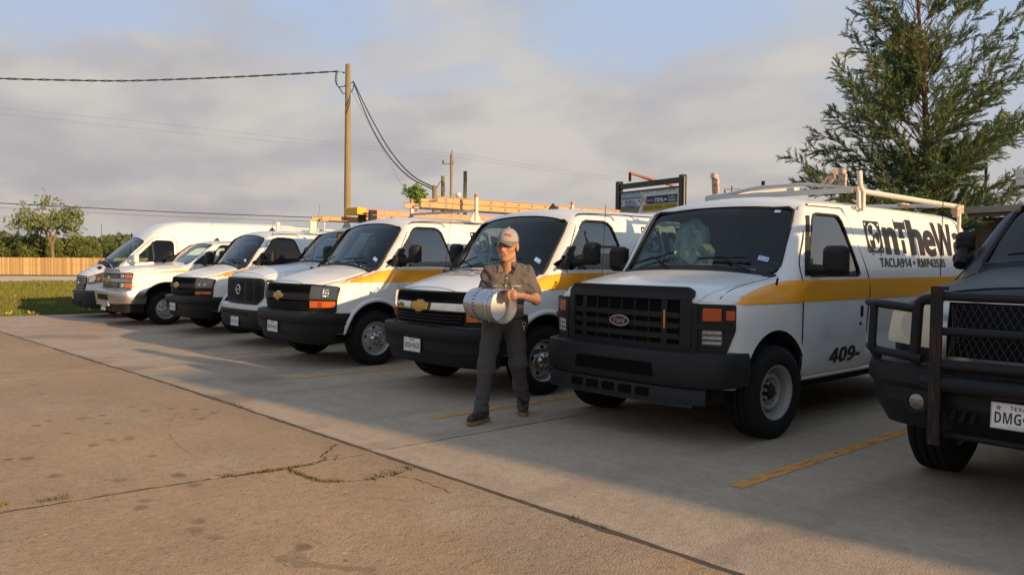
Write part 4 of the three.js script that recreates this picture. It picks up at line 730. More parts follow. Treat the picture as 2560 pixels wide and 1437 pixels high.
function addMirror(v, sgn, c, size, armTo, mat = M.trim) {
  const g = new THREE.Group(); g.name = 'door_mirror'; v.add(g);
  const hsg = new RoundedBoxGeometry(size[0], size[1], size[2], 4, Math.min(size[2] * 0.48, 0.05)); const p = hsg.attributes.position;
  for (let i = 0; i < p.count; i++) { const z = p.getZ(i); if (z > 0) { const k = 1 - 0.25 * (z / (size[2] / 2)); p.setX(i, p.getX(i) * k); p.setY(i, p.getY(i) * k); } }
  hsg.computeVertexNormals(); hsg.translate(sgn * c[0], c[1], c[2]);
  part('mirror_housing', [hsg, rod([sgn * c[0], c[1] - size[1] * 0.3, c[2]], [sgn * armTo[0], armTo[1], armTo[2]], 0.038, 0.05, 10)], mat, g);
  part('mirror_glass', new THREE.PlaneGeometry(size[0] * 0.86, size[1] * 0.86).rotateY(Math.PI).translate(sgn * c[0], c[1], c[2] - size[2] / 2 - 0.002), M.mirrorGlass, g);
}
function wiper(v, a, mid, b) { part('wiper', [tube([a, mid], 0.009, 6, 6), tube([[mid[0] - 0.02, mid[1] + 0.012, mid[2] + 0.0], b], 0.008, 6, 6), tube([[lerp(mid[0], b[0], -0.8), lerp(mid[1], b[1], -0.8) + 0.012, lerp(mid[2], b[2], -0.8)], b], 0.007, 6, 6)], M.black, v); }
const seam = (map, pts, r = 0.0042) => tube(pts.map(([s, t]) => { const q = map(s, t); q.x += Math.sign(q.x) * 0.003; return q; }), r + 0.001, Math.max(8, pts.length * 6), 6, false, 0.4);

// body with cabin, window openings and wheel arches; adds body, linings, glass and seals
const bodyCache = new Map();
function addBody(v, key, shell, o) {
  const { paint = M.white, cab, screen, wins = [], arches = [], step = 0.07, glass = M.glass, sideGlass = M.glassDark, holes = [] } = o;
  if (!bodyCache.has(key)) {
    const cuts = [];
    const inner = new Shell({ rows: shell.rows, bow: shell.bow }); inner.f = shell.f; inner.tilt = shell.tilt; inner.z0 = shell.z0; inner.z1 = shell.z1; inner.inset = 0.055; inner.insetFloor = 0.60;
    cuts.push([inner.geometry(step * 1.6, [cab[0], cab[1]]), M.cabin]);
    cuts.push([patch(shell.top(), screen, -0.16, 0.12, { nu: 14, dy: 0.06, out: V3(0, 1, 0.4) }), M.trim]);
    for (const sg of [1, -1]) for (const w of wins) cuts.push([patch(shell.side(sg), w, -0.12, 0.1, { nu: 8, dy: 0.06, out: V3(sg, 0, 0) }), M.trim]);
    for (const [z, y, r, sq] of arches) for (const sg of [1, -1]) cuts.push([new THREE.CylinderGeometry(r, r, 0.62, 40).rotateZ(Math.PI / 2).scale(1, sq ?? 1, 1).translate(sg * 0.93, y, z), M.under]);
    for (const h of holes) cuts.push(h);
    bodyCache.set(key, cut([shell.geometry(step), paint], cuts));
  }
  const res = bodyCache.get(key), paintGeo = res.get(paint) ?? [...res.entries()].find(([m]) => ![M.cabin, M.trim, M.under].includes(m))[1];
  part('body', paintGeo, paint, v);
  if (res.get(M.cabin)) part('cabin_lining', res.get(M.cabin), M.cabin, v);
  if (res.get(M.trim)) part('window_reveal', res.get(M.trim), M.trim, v);
  if (res.get(M.under)) part('wheel_arch', res.get(M.under), M.under, v);
  const ws = part('windshield', patch(shell.top(), screen, -0.012, undefined, { nu: 16, dy: 0.06, out: V3(0, 1, 0.4) }), glass, v);
  part('windshield_seal', [rimTube(shell.top(), screen, 0.015)], M.rubber, ws);
  for (const sg of [1, -1]) for (const w of wins) { const sw = part('side_window', patch(shell.side(sg), w, -0.010, undefined, { nu: 8, dy: 0.06, out: V3(sg, 0, 0) }), sideGlass, v); part('window_seal', [rimTube(shell.side(sg), w, 0.012)], M.rubber, sw); }
}
function addCabin(v, { dashY = 1.22, dashZ = [-0.55, -0.1], w = 0.86, seatZ = -1.25, seatY = 0.85, wheelX = 0.42, back = -1.6, floor = 0.62 }) {
  part('dashboard', [box(w * 2, 0.30, dashZ[1] - dashZ[0], 0, dashY - 0.15, (dashZ[0] + dashZ[1]) / 2, 0.05)], M.cabinDark, v);
  for (const s of [1, -1]) {
    const seat = part('seat', [box(0.52, 0.16, 0.52, s * 0.45, seatY, seatZ, 0.06), new RoundedBoxGeometry(0.50, 0.66, 0.14, 3, 0.06).rotateX(-0.2).translate(s * 0.45, seatY + 0.38, seatZ - 0.30)], M.seat, v);
    part('headrest', [new RoundedBoxGeometry(0.26, 0.18, 0.10, 3, 0.045).translate(s * 0.45, seatY + 0.80, seatZ - 0.40)], M.seat, seat);
  }
  const sw = new THREE.TorusGeometry(0.19, 0.014, 8, 28).rotateX(-0.5).translate(wheelX, dashY + 0.0, dashZ[0] - 0.16);
  part('steering_wheel', [sw, rod([wheelX, dashY - 0.08, dashZ[0]], [wheelX, dashY - 0.01, dashZ[0] - 0.15], 0.03, 0.04), box(0.34, 0.035, 0.02, wheelX, dashY, dashZ[0] - 0.16)], M.cabinDark, v);
}
const LETTERS = {};
function fit(g, ch, x0, x1, y0, y1, font = 'bold 200px sans-serif', thick = 0) {
  g.save(); g.font = font; g.textAlign = 'left'; g.textBaseline = 'alphabetic'; const m = g.measureText(ch), l = -m.actualBoundingBoxLeft, r = m.actualBoundingBoxRight, a = m.actualBoundingBoxAscent, d = m.actualBoundingBoxDescent;
  g.translate(x0, y1); g.scale((x1 - x0) / (r - l), (y1 - y0) / (a + d)); g.translate(-l, -d); g.fillText(ch, 0, 0); if (thick) { g.lineWidth = thick; g.lineJoin = 'round'; g.strokeStyle = g.fillStyle; g.strokeText(ch, 0, 0); } g.restore();
}
// the firm's name along the side: 1 px = 1/620 m, from 1.66 m to 4.40 m behind the front axle, 1.36 m to 1.92 m high
const LOGO = { z0: -1.66, z1: -4.40, y0: 1.36, y1: 1.92, s: 620 };
LETTERS.side = canvasTex(1699, 347, (g, w, h) => {
  const X = (z) => (LOGO.z0 - z) * LOGO.s, Y = (y) => (LOGO.y1 - y) * LOGO.s, ink = '#1b1817';
  g.fillStyle = ink; const x0 = X(-1.70), x1 = X(-2.05), t = Y(1.86), b = Y(1.55);
  g.beginPath(); g.roundRect(x0, t, x1 - x0, b - t, 14); g.fill();
  g.fillRect(X(-1.78), Y(1.542), 20, 9); g.fillRect(X(-1.95), Y(1.542), 20, 9);
  g.globalCompositeOperation = 'destination-out';
  const cx = (x0 + x1) / 2, cy = (t + b) / 2, R = 84;
  for (const [dx, dy] of [[-1, -1], [1, -1], [-1, 1], [1, 1]]) { g.beginPath(); g.arc(cx + dx * 88, cy + dy * 76, 9, 0, 7); g.fill(); }
  g.beginPath(); g.arc(cx, cy, R, 0, 7); g.fill(); g.globalCompositeOperation = 'source-over';
  g.fillStyle = ink;
  for (let k = 0; k < 3; k++) { g.save(); g.translate(cx, cy); g.rotate(k * 2.094 + 0.5); g.beginPath(); g.moveTo(6, -8); g.bezierCurveTo(14, -40, 30, -66, 58, -50); g.bezierCurveTo(82, -30, 74, 4, 60, 16); g.bezierCurveTo(44, -6, 26, -4, 6, -8); g.fill(); g.restore(); }
  g.beginPath(); g.arc(cx, cy, 15, 0, 7); g.fill();
  g.fillStyle = ink;
  fit(g, 'n', X(-2.11), X(-2.40), Y(1.80), Y(1.55), undefined, 12);
  // T drawn as a tap: head, valve stem, body, drip
  g.fillRect(X(-2.40), Y(1.90), 12, 0.12 * 620); g.fillRect(X(-2.66), Y(1.90), 12, 0.12 * 620); g.fillRect(X(-2.40), Y(1.875), X(-2.68) - X(-2.40), 0.075 * 620); g.fillRect(X(-2.49), Y(1.80), 0.10 * 620, 0.09 * 620); g.fillRect(X(-2.47), Y(1.735), 0.135 * 620, 0.03 * 620); g.fillRect(X(-2.505), Y(1.69), 0.08 * 620, 0.14 * 620);
  fit(g, 'h', X(-2.72), X(-3.05), Y(1.895), Y(1.55), undefined, 12);
  fit(g, 'e', X(-3.09), X(-3.39), Y(1.80), Y(1.54), undefined, 12);
  fit(g, 'W', X(-3.38), X(-3.92), Y(1.895), Y(1.55), undefined, 8);
  fit(g, 'a', X(-3.93), X(-4.16), Y(1.80), Y(1.545), undefined, 10);
  g.fillStyle = '#e08a10'; fit(g, 'y', X(-4.17), X(-4.39), Y(1.80), Y(1.46), undefined, 8);
  g.fillStyle = ink; fit(g, 'TACLA914 \u2022 RMP43535', X(-1.92), X(-3.58), Y(1.502), Y(1.412), undefined, 7);
});
LETTERS.phone = canvasTex(768, 128, (g) => { g.fillStyle = '#141210'; g.save(); g.transform(1, 0, -0.18, 1, 20, 0); fit(g, '409-', 6, 285, 14, 116, undefined, 9); g.restore(); });
LETTERS.hood = canvasTex(1024, 384, (g, w) => {
  g.fillStyle = '#1a1817'; fit(g, 'O', 30, 130, 30, 150, undefined, 8); fit(g, 'nThe', 140, 520, 20, 150, undefined, 8); g.fillStyle = '#c8541a'; fit(g, 'W', 530, 700, 24, 150, undefined, 8); g.fillStyle = '#25305c'; fit(g, 'ay', 706, 960, 40, 176, undefined, 8);
  g.fillStyle = '#3a3836'; fit(g, 'A/C, Heating, Plumbing', 60, 960, 200, 270, 'italic bold 120px sans-serif'); fit(g, 'Electrical', 300, 700, 290, 360, 'italic bold 120px sans-serif');
});
LETTERS.sticker = canvasTex(128, 64, (g) => { g.fillStyle = '#c6d8e6'; g.fillRect(0, 0, 128, 64); g.fillStyle = '#3556a0'; g.fillRect(0, 0, 128, 12); g.fillRect(0, 54, 128, 10); g.fillStyle = '#1c2a52'; fit(g, '12-25', 10, 118, 20, 48); });
const printMat = (t) => new THREE.MeshPhysicalMaterial({ map: t, transparent: true, roughness: 0.4, specularIntensity: 0.45 });
M.printSide = printMat(LETTERS.side); M.printPhone = printMat(LETTERS.phone); M.printHood = printMat(LETTERS.hood); M.printSticker = new THREE.MeshPhysicalMaterial({ map: LETTERS.sticker, roughness: 0.5 });
function sideLetters(v, shell) {
  const map = (u, t) => shell.side(1)(lerp(LOGO.z0, LOGO.z1, u), lerp(LOGO.y0, LOGO.y1, t));
  part('lettering', patch(map, rect(0, 1, 0, 1), 0.003, undefined, { nu: 24, dy: 0.05, out: V3(1, 0, 0), uvBox: [0, 0, 1, 1] }), M.printSide, v);
}
// orange band: both sides, from a pointed tip on the wing to the tail
function stripe(v, shell, tip, pts, zEnd, yb, yt) {
  for (const sg of [1, -1]) {
    if (sg < 0) tip = -0.5;
    const map = shell.side(sg), low = pchip(pts.map((p) => p[0]).reverse(), pts.map((p) => p[1]).reverse()), top = pchip(pts.map((p) => p[0]).reverse(), pts.map((p) => p[2]).reverse());
    const q = (u, t) => { const z = u; return map(z, lerp(low(z), top(z), t)); };
    part('orange_stripe', patch(q, [[zEnd, 0], [tip, 0], [tip, 1], [zEnd, 1]], 0.0095, undefined, { nu: 60, dy: 0.12, out: V3(sg, 0, 0) }), M.orange, v);
  }
}
// ---------------------------------------------------------------- the vehicles, right to left in the row
const STALL_Z = -5.97;
// white van with a flat black front (third from the right edge stands the next one)
function fordVan() {
  const v = thing('cargo_van', 'white van with black grille and OnTheWay lettering, parked beside the dark pickup', 'van', [-4.37, 0, -5.97]);
  const sh = new Shell({ rows: [
    [0.78, 0.46, 1.16, 0.90, 0.84, 0.9, 0.05, 0.03], [0.755, 0.45, 1.195, 0.95, 0.87, 0.95, 0.06, 0.035], [0.68, 0.44, 1.23, 0.975, 0.915, 1.0, 0.05, 0.03], [0.35, 0.42, 1.295, 0.99, 0.93, 1.05, 0.06, 0.035], [0.0, 0.42, 1.348, 0.995, 0.925, 1.1, 0.08, 0.04], [-0.17, 0.42, 1.37, 1.0, 0.915, 1.15, 0.09, 0.035],
    [-0.20, 0.42, 1.385, 1.0, 0.91, 1.2, 0.07, 0.03], [-0.44, 0.42, 1.69, 1.0, 0.885, 1.28, 0.06, 0.03], [-0.67, 0.42, 1.985, 1.0, 0.855, 1.30, 0.07, 0.045], [-0.74, 0.42, 2.03, 1.0, 0.85, 1.30, 0.09, 0.07], [-0.95, 0.42, 2.075, 1.0, 0.85, 1.30, 0.11, 0.10], [-1.4, 0.42, 2.10, 1.0, 0.85, 1.30, 0.11, 0.11], [-4.2, 0.42, 2.09, 1.0, 0.85, 1.30, 0.11, 0.11], [-4.46, 0.44, 2.05, 0.98, 0.83, 1.30, 0.12, 0.11], [-4.53, 0.46, 1.96, 0.95, 0.80, 1.28, 0.12, 0.10]],
    bow: { b: 0.25, zA: -1.0, zB: 0.78, W: 1, p: 3 }, tilt: [[0.4, 0], [1.1, 0], [1.2, 0.03]] });
  const winP = rp([[-0.48, 1.335], [-1.46, 1.335], [-1.24, 1.885], [-0.74, 1.885]].reverse(), [0.07, 0.07, 0.05, 0.05]);
  addBody(v, 'ford_van', sh, { cab: [-1.75, -0.26], screen: rp([[-0.83, -0.235], [0.83, -0.235], [0.765, -0.655], [-0.765, -0.655]], 0.06), wins: [winP], arches: [[0, 0.43, 0.465], [-3.505, 0.43, 0.45]], step: 0.055 });
  addCabin(v, { dashY: 1.27, dashZ: [-0.62, -0.24], seatZ: -1.15, seatY: 0.92 });
  // plastic-wrapped seat behind the screen
  { // crumpled clear plastic over the passenger seat
    const R = mulberry(9), g = new THREE.IcosahedronGeometry(0.25, 3), q = g.attributes.position, seen = new Map(); for (let i = 0; i < q.count; i++) { const k = [q.getX(i), q.getY(i), q.getZ(i)].map((w) => w.toFixed(3)).join(); if (!seen.has(k)) seen.set(k, 0.78 + 0.42 * R()); const m = seen.get(k); q.setXYZ(i, q.getX(i) * m * 0.85, q.getY(i) * m * 1.15, q.getZ(i) * m * 0.5); }
    g.computeVertexNormals(); part('plastic_cover', g.translate(-0.46, 1.56, -0.86), std([0.50, 0.56, 0.52], 0.12, 0, { flatShading: true, transmission: 0.35, thickness: 0 }), v);
  }
  const S = sh.side(1), F = sh.front(), T = sh.top();
  // bonnet skin and seams
  part('bonnet', patch(T, rp([[-0.80, -0.12], [0.80, -0.12], [0.80, 0.40], [0.70, 0.72], [-0.70, 0.72], [-0.80, 0.40]], 0.08), -0.02, 0.007, { nu: 16, dy: 0.06, out: V3(0, 1, 0) }), M.white, v);
  part('cowl', patch(T, rect(-0.84, 0.84, -0.232, -0.125, 0.02), -0.01, 0.006, { nu: 14, dy: 0.05, out: V3(0, 1, 0) }), M.trim, v);
  for (const sg of [1, -1]) {
    const m = sh.side(sg);
    const d = part('door', [patch(m, rp([[-0.405, 0.47], [-0.40, 1.30], [-1.60, 1.30], [-1.55, 0.47]].reverse(), 0.05), -0.01, 0.0065, { nu: 10, dy: 0.07, out: V3(sg, 0, 0) })], M.white, v);
    part('door_handle', [box(0.02, 0.10, 0.045, sg * 1.0, 1.0, -1.49, 0.008)], M.black, d);
    part('door_lock', [new THREE.CylinderGeometry(0.013, 0.013, 0.02, 10).rotateZ(Math.PI / 2).translate(sg * 1.0, 0.885, -1.46)], M.black, d);
    part('door_seam', [seam(m, [[-0.385, 0.46], [-0.39, 0.8], [-0.385, 1.20], [-0.39, 1.31], [-0.42, 1.46], [-0.55, 1.70], [-0.66, 1.93], [-0.80, 1.955], [-1.24, 1.955], [-1.35, 1.92], [-1.62, 1.32], [-1.62, 0.9], [-1.57, 0.47]])], M.seam, v);
    part('rear_side_panel', [patch(m, rp([[-1.78, 0.80], [-1.78, 1.285], [-4.25, 1.285], [-4.25, 0.80]].reverse(), 0.06), -0.01, 0.004, { nu: 10, dy: 0.1, out: V3(sg, 0, 0) })], M.white, v);
    part('wing_seam', [tube([[0.83, 0.60], [0.83, 0.45], [0.83, 0.2], [0.85, -0.1]].map(([x, z]) => T(sg * x, z)), 0.0045, 20, 5)], M.seam, v);
    part('roof_gutter', [tube([[-0.78, 1.962], [-0.9, 1.972], [-1.6, 1.985], [-3, 1.985], [-4.45, 1.94]].map(([z, y]) => m(z, y)), 0.014, 50, 6)], M.whiteFlat, v);
    part('sill_moulding', [tube([[-0.42, 0.46], [-1.5, 0.455], [-3.0, 0.455]].map(([z, y]) => m(z, y)), 0.02, 30, 6)], M.whiteFlat, v);
  }
  stripe(v, sh, 0.60, [[0.60, 1.112, 1.122], [0.46, 1.112, 1.168], [0.25, 1.113, 1.225], [0.0, 1.113, 1.268], [-0.4, 1.114, 1.297], [-4.4, 1.114, 1.31]], -4.3);
  sideLetters(v, sh);
  part('phone_number', patch((u, t) => S(-0.84 - u * 1.6, lerp(0.545, 0.705, t)), rect(0, 1, 0, 1), 0.009, undefined, { nu: 8, dy: 0.2, out: V3(1, 0, 0), uvBox: [0, 0, 1, 1] }), M.printPhone, v);
  // black front: frame, opening, bars
  const gr = part('grille', [
    patch(F, rp([[-0.66, 0.735], [0.66, 0.735], [0.66, 1.20], [0.60, 1.245], [-0.60, 1.245], [-0.66, 1.20]], 0.03), -0.05, -0.004, { nu: 16, out: V3(0, 0, 1) }),
    patch(F, rp([[-0.655, 1.135], [0.655, 1.135], [0.665, 1.19], [0.60, 1.245], [-0.60, 1.245], [-0.665, 1.19]], 0.03), 0, 0.030, { nu: 16, out: V3(0, 0, 1) }),
    patch(F, rect(-0.655, -0.565, 0.745, 1.14, 0.02), 0, 0.026, { nu: 4, out: V3(0, 0, 1) }), patch(F, rect(0.565, 0.655, 0.745, 1.14, 0.02), 0, 0.026, { nu: 4, out: V3(0, 0, 1) }),
    patch(F, rect(-0.655, 0.655, 0.735, 0.79, 0.02), 0, 0.026, { nu: 16, out: V3(0, 0, 1) })], M.trim, v);
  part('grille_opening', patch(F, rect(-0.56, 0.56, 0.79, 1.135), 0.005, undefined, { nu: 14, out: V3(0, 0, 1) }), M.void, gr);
  for (const y of [1.02, 0.935, 0.85]) part('grille_bar', patch(F, rect(-0.56, 0.56, y - 0.022, y + 0.022, 0.01), 0.004, 0.022, { nu: 14, out: V3(0, 0, 1) }), M.trim, gr);
  for (const x of [-0.43, -0.28, -0.14, 0, 0.14, 0.28, 0.43]) part('grille_upright', patch(F, rect(x - (Math.abs(x) > 0.4 ? 0.025 : 0.008), x + (Math.abs(x) > 0.4 ? 0.025 : 0.004), 0.79, 1.135), 0.004, Math.abs(x) > 0.4 ? 0.020 : 0.010, { nu: 2, out: V3(0, 0, 1) }), M.trim, gr);
  part('cracked_strip', patch(F, rect(0.427, 0.441, 0.91, 1.06), 0.019, 0.026, { nu: 2, out: V3(0, 0, 1) }), M.gold, gr);
  const em = part('emblem', new THREE.CylinderGeometry(0.105, 0.105, 0.02, 40).rotateX(Math.PI / 2).scale(1, 0.44, 1).translate(0, 0.95, 0.812), M.dullChrome, v);
  part('emblem_field', new THREE.CylinderGeometry(0.093, 0.093, 0.006, 40).rotateX(Math.PI / 2).scale(1, 0.40, 1).translate(0, 0.95, 0.822), std([0.008, 0.010, 0.022], 0.45), em);
  part('emblem_script', patch((x, y) => V3(x, y, 0.8262), rect(-0.078, 0.078, 0.924, 0.978), 0, undefined, { nu: 2, out: V3(0, 0, 1) }), new THREE.MeshPhysicalMaterial({ transparent: true, metalness: 0.5, roughness: 0.3, map: canvasTex(256, 96, (g) => { g.fillStyle = '#9a9ca2'; fit(g, 'Ford', 22, 234, 10, 86, 'italic bold 120px serif'); }) }), em);
  // lamp clusters
  for (const sg of [1, -1]) {
    const m = (x, y) => F(sg * x, y), out = V3(0, 0, 1);
    const L = part('headlight', [patch(m, rp([[0.665, 0.735], [0.90, 0.735], [0.955, 0.915], [0.955, 1.115], [0.665, 1.115]], 0.02), -0.10, 0.014, { nu: 8, out }), patch(m, rp([[0.665, 0.925], [0.955, 0.925], [0.955, 0.965], [0.665, 0.965]], 0.012), 0.012, 0.03, { nu: 6, out }), patch(m, rect(0.665, 0.70, 0.735, 1.115), 0.012, 0.03, { nu: 2, out })], M.trim, v);
    part('turn_signal', patch(m, rect(0.735, 0.862, 0.985, 1.085, 0.012), 0.012, 0.022, { nu: 4, out }), M.amberDeep, L);
    part('side_marker', patch(m, rect(0.892, 0.948, 0.995, 1.07, 0.01), 0.012, 0.022, { nu: 3, out }), M.amberDeep, L);
    part('lamp_bowl', patch(m, rect(0.735, 0.865, 0.795, 0.915, 0.02), 0.004, 0.018, { nu: 4, out }), M.lampBowl, L);
    part('lamp_lens', patch(m, rect(0.73, 0.87, 0.79, 0.92, 0.022), 0.026, undefined, { nu: 4, out }), M.lampGlass, L);
  }
  // bumper and broken air dam
  const bp = part('front_bumper', [planSweep({ xw: 0.985, zc: 0.90, zEnd: 0.40, n: 3.7 }, [[-0.16, 0.70], [-0.05, 0.745], [-0.012, 0.735], [0.0, 0.70], [0.006, 0.60], [0.0, 0.50], [-0.02, 0.468], [-0.16, 0.455]])], M.bumper, v);
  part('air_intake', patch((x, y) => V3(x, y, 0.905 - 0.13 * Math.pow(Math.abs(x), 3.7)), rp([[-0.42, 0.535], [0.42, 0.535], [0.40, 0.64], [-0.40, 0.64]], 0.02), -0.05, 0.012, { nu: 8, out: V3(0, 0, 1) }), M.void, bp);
  const dam = part('air_dam', [planSweep({ xw: 0.95, zc: 0.85, zEnd: 0.38, n: 3.7, t0: -0.82, t1: 0.55 }, [[-0.06, 0.44], [0.015, 0.455], [0.035, 0.40], [0.03, 0.335], [-0.06, 0.315]]), planSweep({ xw: 0.95, zc: 0.81, zEnd: 0.38, n: 3.7, t0: -0.7, t1: 0.42 }, [[-0.10, 0.33], [0.06, 0.345], [0.07, 0.315], [-0.10, 0.285]])], M.bumper, v);
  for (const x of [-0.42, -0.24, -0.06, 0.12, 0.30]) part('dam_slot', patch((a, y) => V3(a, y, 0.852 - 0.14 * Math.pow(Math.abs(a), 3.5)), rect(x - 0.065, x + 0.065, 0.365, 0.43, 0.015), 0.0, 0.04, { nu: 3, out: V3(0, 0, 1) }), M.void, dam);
  for (const [x, z] of [[0.875, 0], [-0.875, 0], [0.875, -3.505], [-0.875, -3.505]]) addWheel(v, 'ford', x, z, { rim: M.steelWorn, cap: M.under, nut: M.steelWorn, turn: z ? 0 : -0.06 });
  for (const sg of [1, -1]) addMirror(v, sg, [1.19, 1.465, -0.55], [0.22, 0.26, 0.12], [0.97, 1.39, -0.52]);
  part('quarter_trim', [patch(S, rp([[-0.435, 1.335], [-0.50, 1.335], [-0.68, 1.86], [-0.64, 1.86]].reverse(), 0.01), -0.005, 0.008, { nu: 3, out: V3(1, 0, 0) })], M.trim, v);
  wiper(v, T(0.62, -0.16).add(V3(0, 0.02, 0)).toArray(), T(0.30, -0.27).add(V3(0, 0.03, 0)).toArray(), T(0.02, -0.265).add(V3(0, 0.03, 0)).toArray());
  wiper(v, T(-0.24, -0.16).add(V3(0, 0.02, 0)).toArray(), T(-0.48, -0.28).add(V3(0, 0.03, 0)).toArray(), T(-0.74, -0.27).add(V3(0, 0.03, 0)).toArray());
  const G = (x, z) => T(x, z);
  part('sticker', patch(G, rect(0.60, 0.70, -0.345, -0.31), -0.004, undefined, { nu: 2, out: V3(0, 1, 0.5), uvBox: [0.60, -0.31, 0.70, -0.345] }), M.printSticker, v);
  part('sticker', patch(G, rect(0.58, 0.64, -0.63, -0.61), -0.004, undefined, { nu: 2, out: V3(0, 1, 0.5) }), M.sticker, v);
  part('antenna', [rod([0.93, 1.22, -0.05], [0.95, 1.32, -0.05], 0.012, 0.008), rod([-0.93, 1.22, 0.0], [-0.935, 2.0, -0.05], 0.003)], M.black, v);
  // underbody so that no light shows through
  part('underbody', [box(1.5, 0.25, 4.9, 0, 0.44, -1.95)], M.under, v);
  part('cab_step_band', [box(1.9, 0.02, 1.3, 0, 0.60, -1.1)], M.cabinDark, v);
  // fold-down ladder rack
  const r = new THREE.Group(); r.name = 'roof_rack'; v.add(r);
  part('cross_beam', [bent([[-0.80, 2.17, -1.62], [-0.55, 2.18, -1.62], [-0.2, 2.235, -1.62], [0.35, 2.235, -1.62], [0.86, 2.16, -1.62]], 0.018, 0.1), box(1.66, 0.05, 0.05, 0, 2.15, -1.62), bent([[-0.80, 2.17, -3.95], [0.9, 2.12, -3.95]], 0.022)], M.rackWhite, r);
  part('cross_beam', [rod([-0.78, 2.18, -1.75], [-0.15, 2.27, -2.4], 0.022), rod([-0.82, 2.14, -1.62], [-0.82, 2.14, -4.1], 0.025), box(0.5, 0.03, 0.12, -0.4, 2.26, -2.35)], M.rackWhite, r);
  part('side_rail', [bent([[0.88, 2.33, -1.63], [0.88, 2.14, -1.66], [0.88, 2.12, -4.22]], 0.027, 0.09)], M.rackWhite, r);
  part('rack_foot', [rod([0.88, 1.97, -1.64], [0.87, 2.14, -1.64], 0.02), box(0.05, 0.18, 0.05, 0.88, 2.04, -1.70), rod([0.90, 1.62, -4.18], [0.90, 2.12, -4.18], 0.022), rod([-0.86, 1.97, -1.64], [-0.84, 2.16, -1.64], 0.02), rod([-0.86, 1.97, -3.95], [-0.84, 2.16, -3.95], 0.02)], M.rackWhite, r);
  part('rack_hinge', [box(0.09, 0.10, 0.16, 0.88, 2.09, -4.18, 0.01), box(0.06, 0.14, 0.06, 0.9, 2.06, -4.08, 0.01), box(0.07, 0.05, 0.2, 0.62, 2.10, -3.3, 0.02), box(0.10, 0.05, 0.05, 0.83, 2.16, -1.63, 0.01)], M.rackRust, r);
  const clampGeo = [box(0.05, 0.20, 0.035, 0, 0.10, 0), box(0.05, 0.05, 0.11, 0, 0.20, 0.045).rotateX(-0.25), box(0.022, 0.16, 0.05, 0.036, 0.10, 0)];
  for (const [x, y, z, ry, rz] of [[-0.83, 2.2, -1.78, 0.2, 0], [0.45, 2.19, -1.70, 0.3, -0.75], [0.45, 2.19, -2.15, 0.1, -0.08]]) { const c = part('ladder_clamp', merge(clampGeo), M.rackRust, r); c.position.set(x, y, z); c.rotation.set(0.1, ry, rz); }
  part('padlock', [box(0.03, 0.06, 0.04, -0.30, 2.30, -1.9, 0.008)], M.black, r);
  return v;
}

// shorter-nosed white van: one body, three fronts
const expShell = new Shell({ rows: [
  [0.90, 0.48, 1.075, 0.88, 0.82, 0.9, 0.05, 0.03], [0.87, 0.46, 1.115, 0.94, 0.86, 0.9, 0.07, 0.04], [0.78, 0.45, 1.155, 0.975, 0.90, 0.95, 0.07, 0.04], [0.5, 0.43, 1.23, 0.99, 0.92, 1.0, 0.06, 0.045], [0.2, 0.42, 1.30, 1.0, 0.93, 1.05, 0.06, 0.045], [0.03, 0.42, 1.342, 1.0, 0.92, 1.1, 0.07, 0.04],
  [0.0, 0.42, 1.36, 1.0, 0.90, 1.15, 0.08, 0.04], [-0.28, 0.42, 1.665, 1.0, 0.875, 1.28, 0.06, 0.03], [-0.56, 0.42, 1.97, 1.0, 0.845, 1.31, 0.08, 0.05], [-0.64, 0.42, 2.02, 1.0, 0.84, 1.31, 0.10, 0.08], [-0.9, 0.42, 2.065, 1.0, 0.84, 1.31, 0.13, 0.11], [-1.4, 0.42, 2.085, 1.0, 0.84, 1.31, 0.13, 0.12], [-4.3, 0.42, 2.08, 1.0, 0.84, 1.31, 0.13, 0.12], [-4.55, 0.44, 2.04, 0.98, 0.82, 1.31, 0.13, 0.12], [-4.62, 0.46, 1.95, 0.95, 0.79, 1.28, 0.13, 0.10]],
  bow: { b: 0.34, zA: -1.3, zB: 0.75, W: 0.97, p: 2.6 }, tilt: [[0.4, 0], [0.9, 0], [1.1, 0.03]] });
const bowtie = (s) => [[-0.13, -0.027], [-0.047, -0.027], [-0.054, -0.05], [0.033, -0.05], [0.040, -0.027], [0.12, -0.027], [0.135, 0.027], [0.047, 0.027], [0.054, 0.05], [-0.033, 0.05], [-0.040, 0.027], [-0.117, 0.027]].map(([x, y]) => [x * s, y * s]);
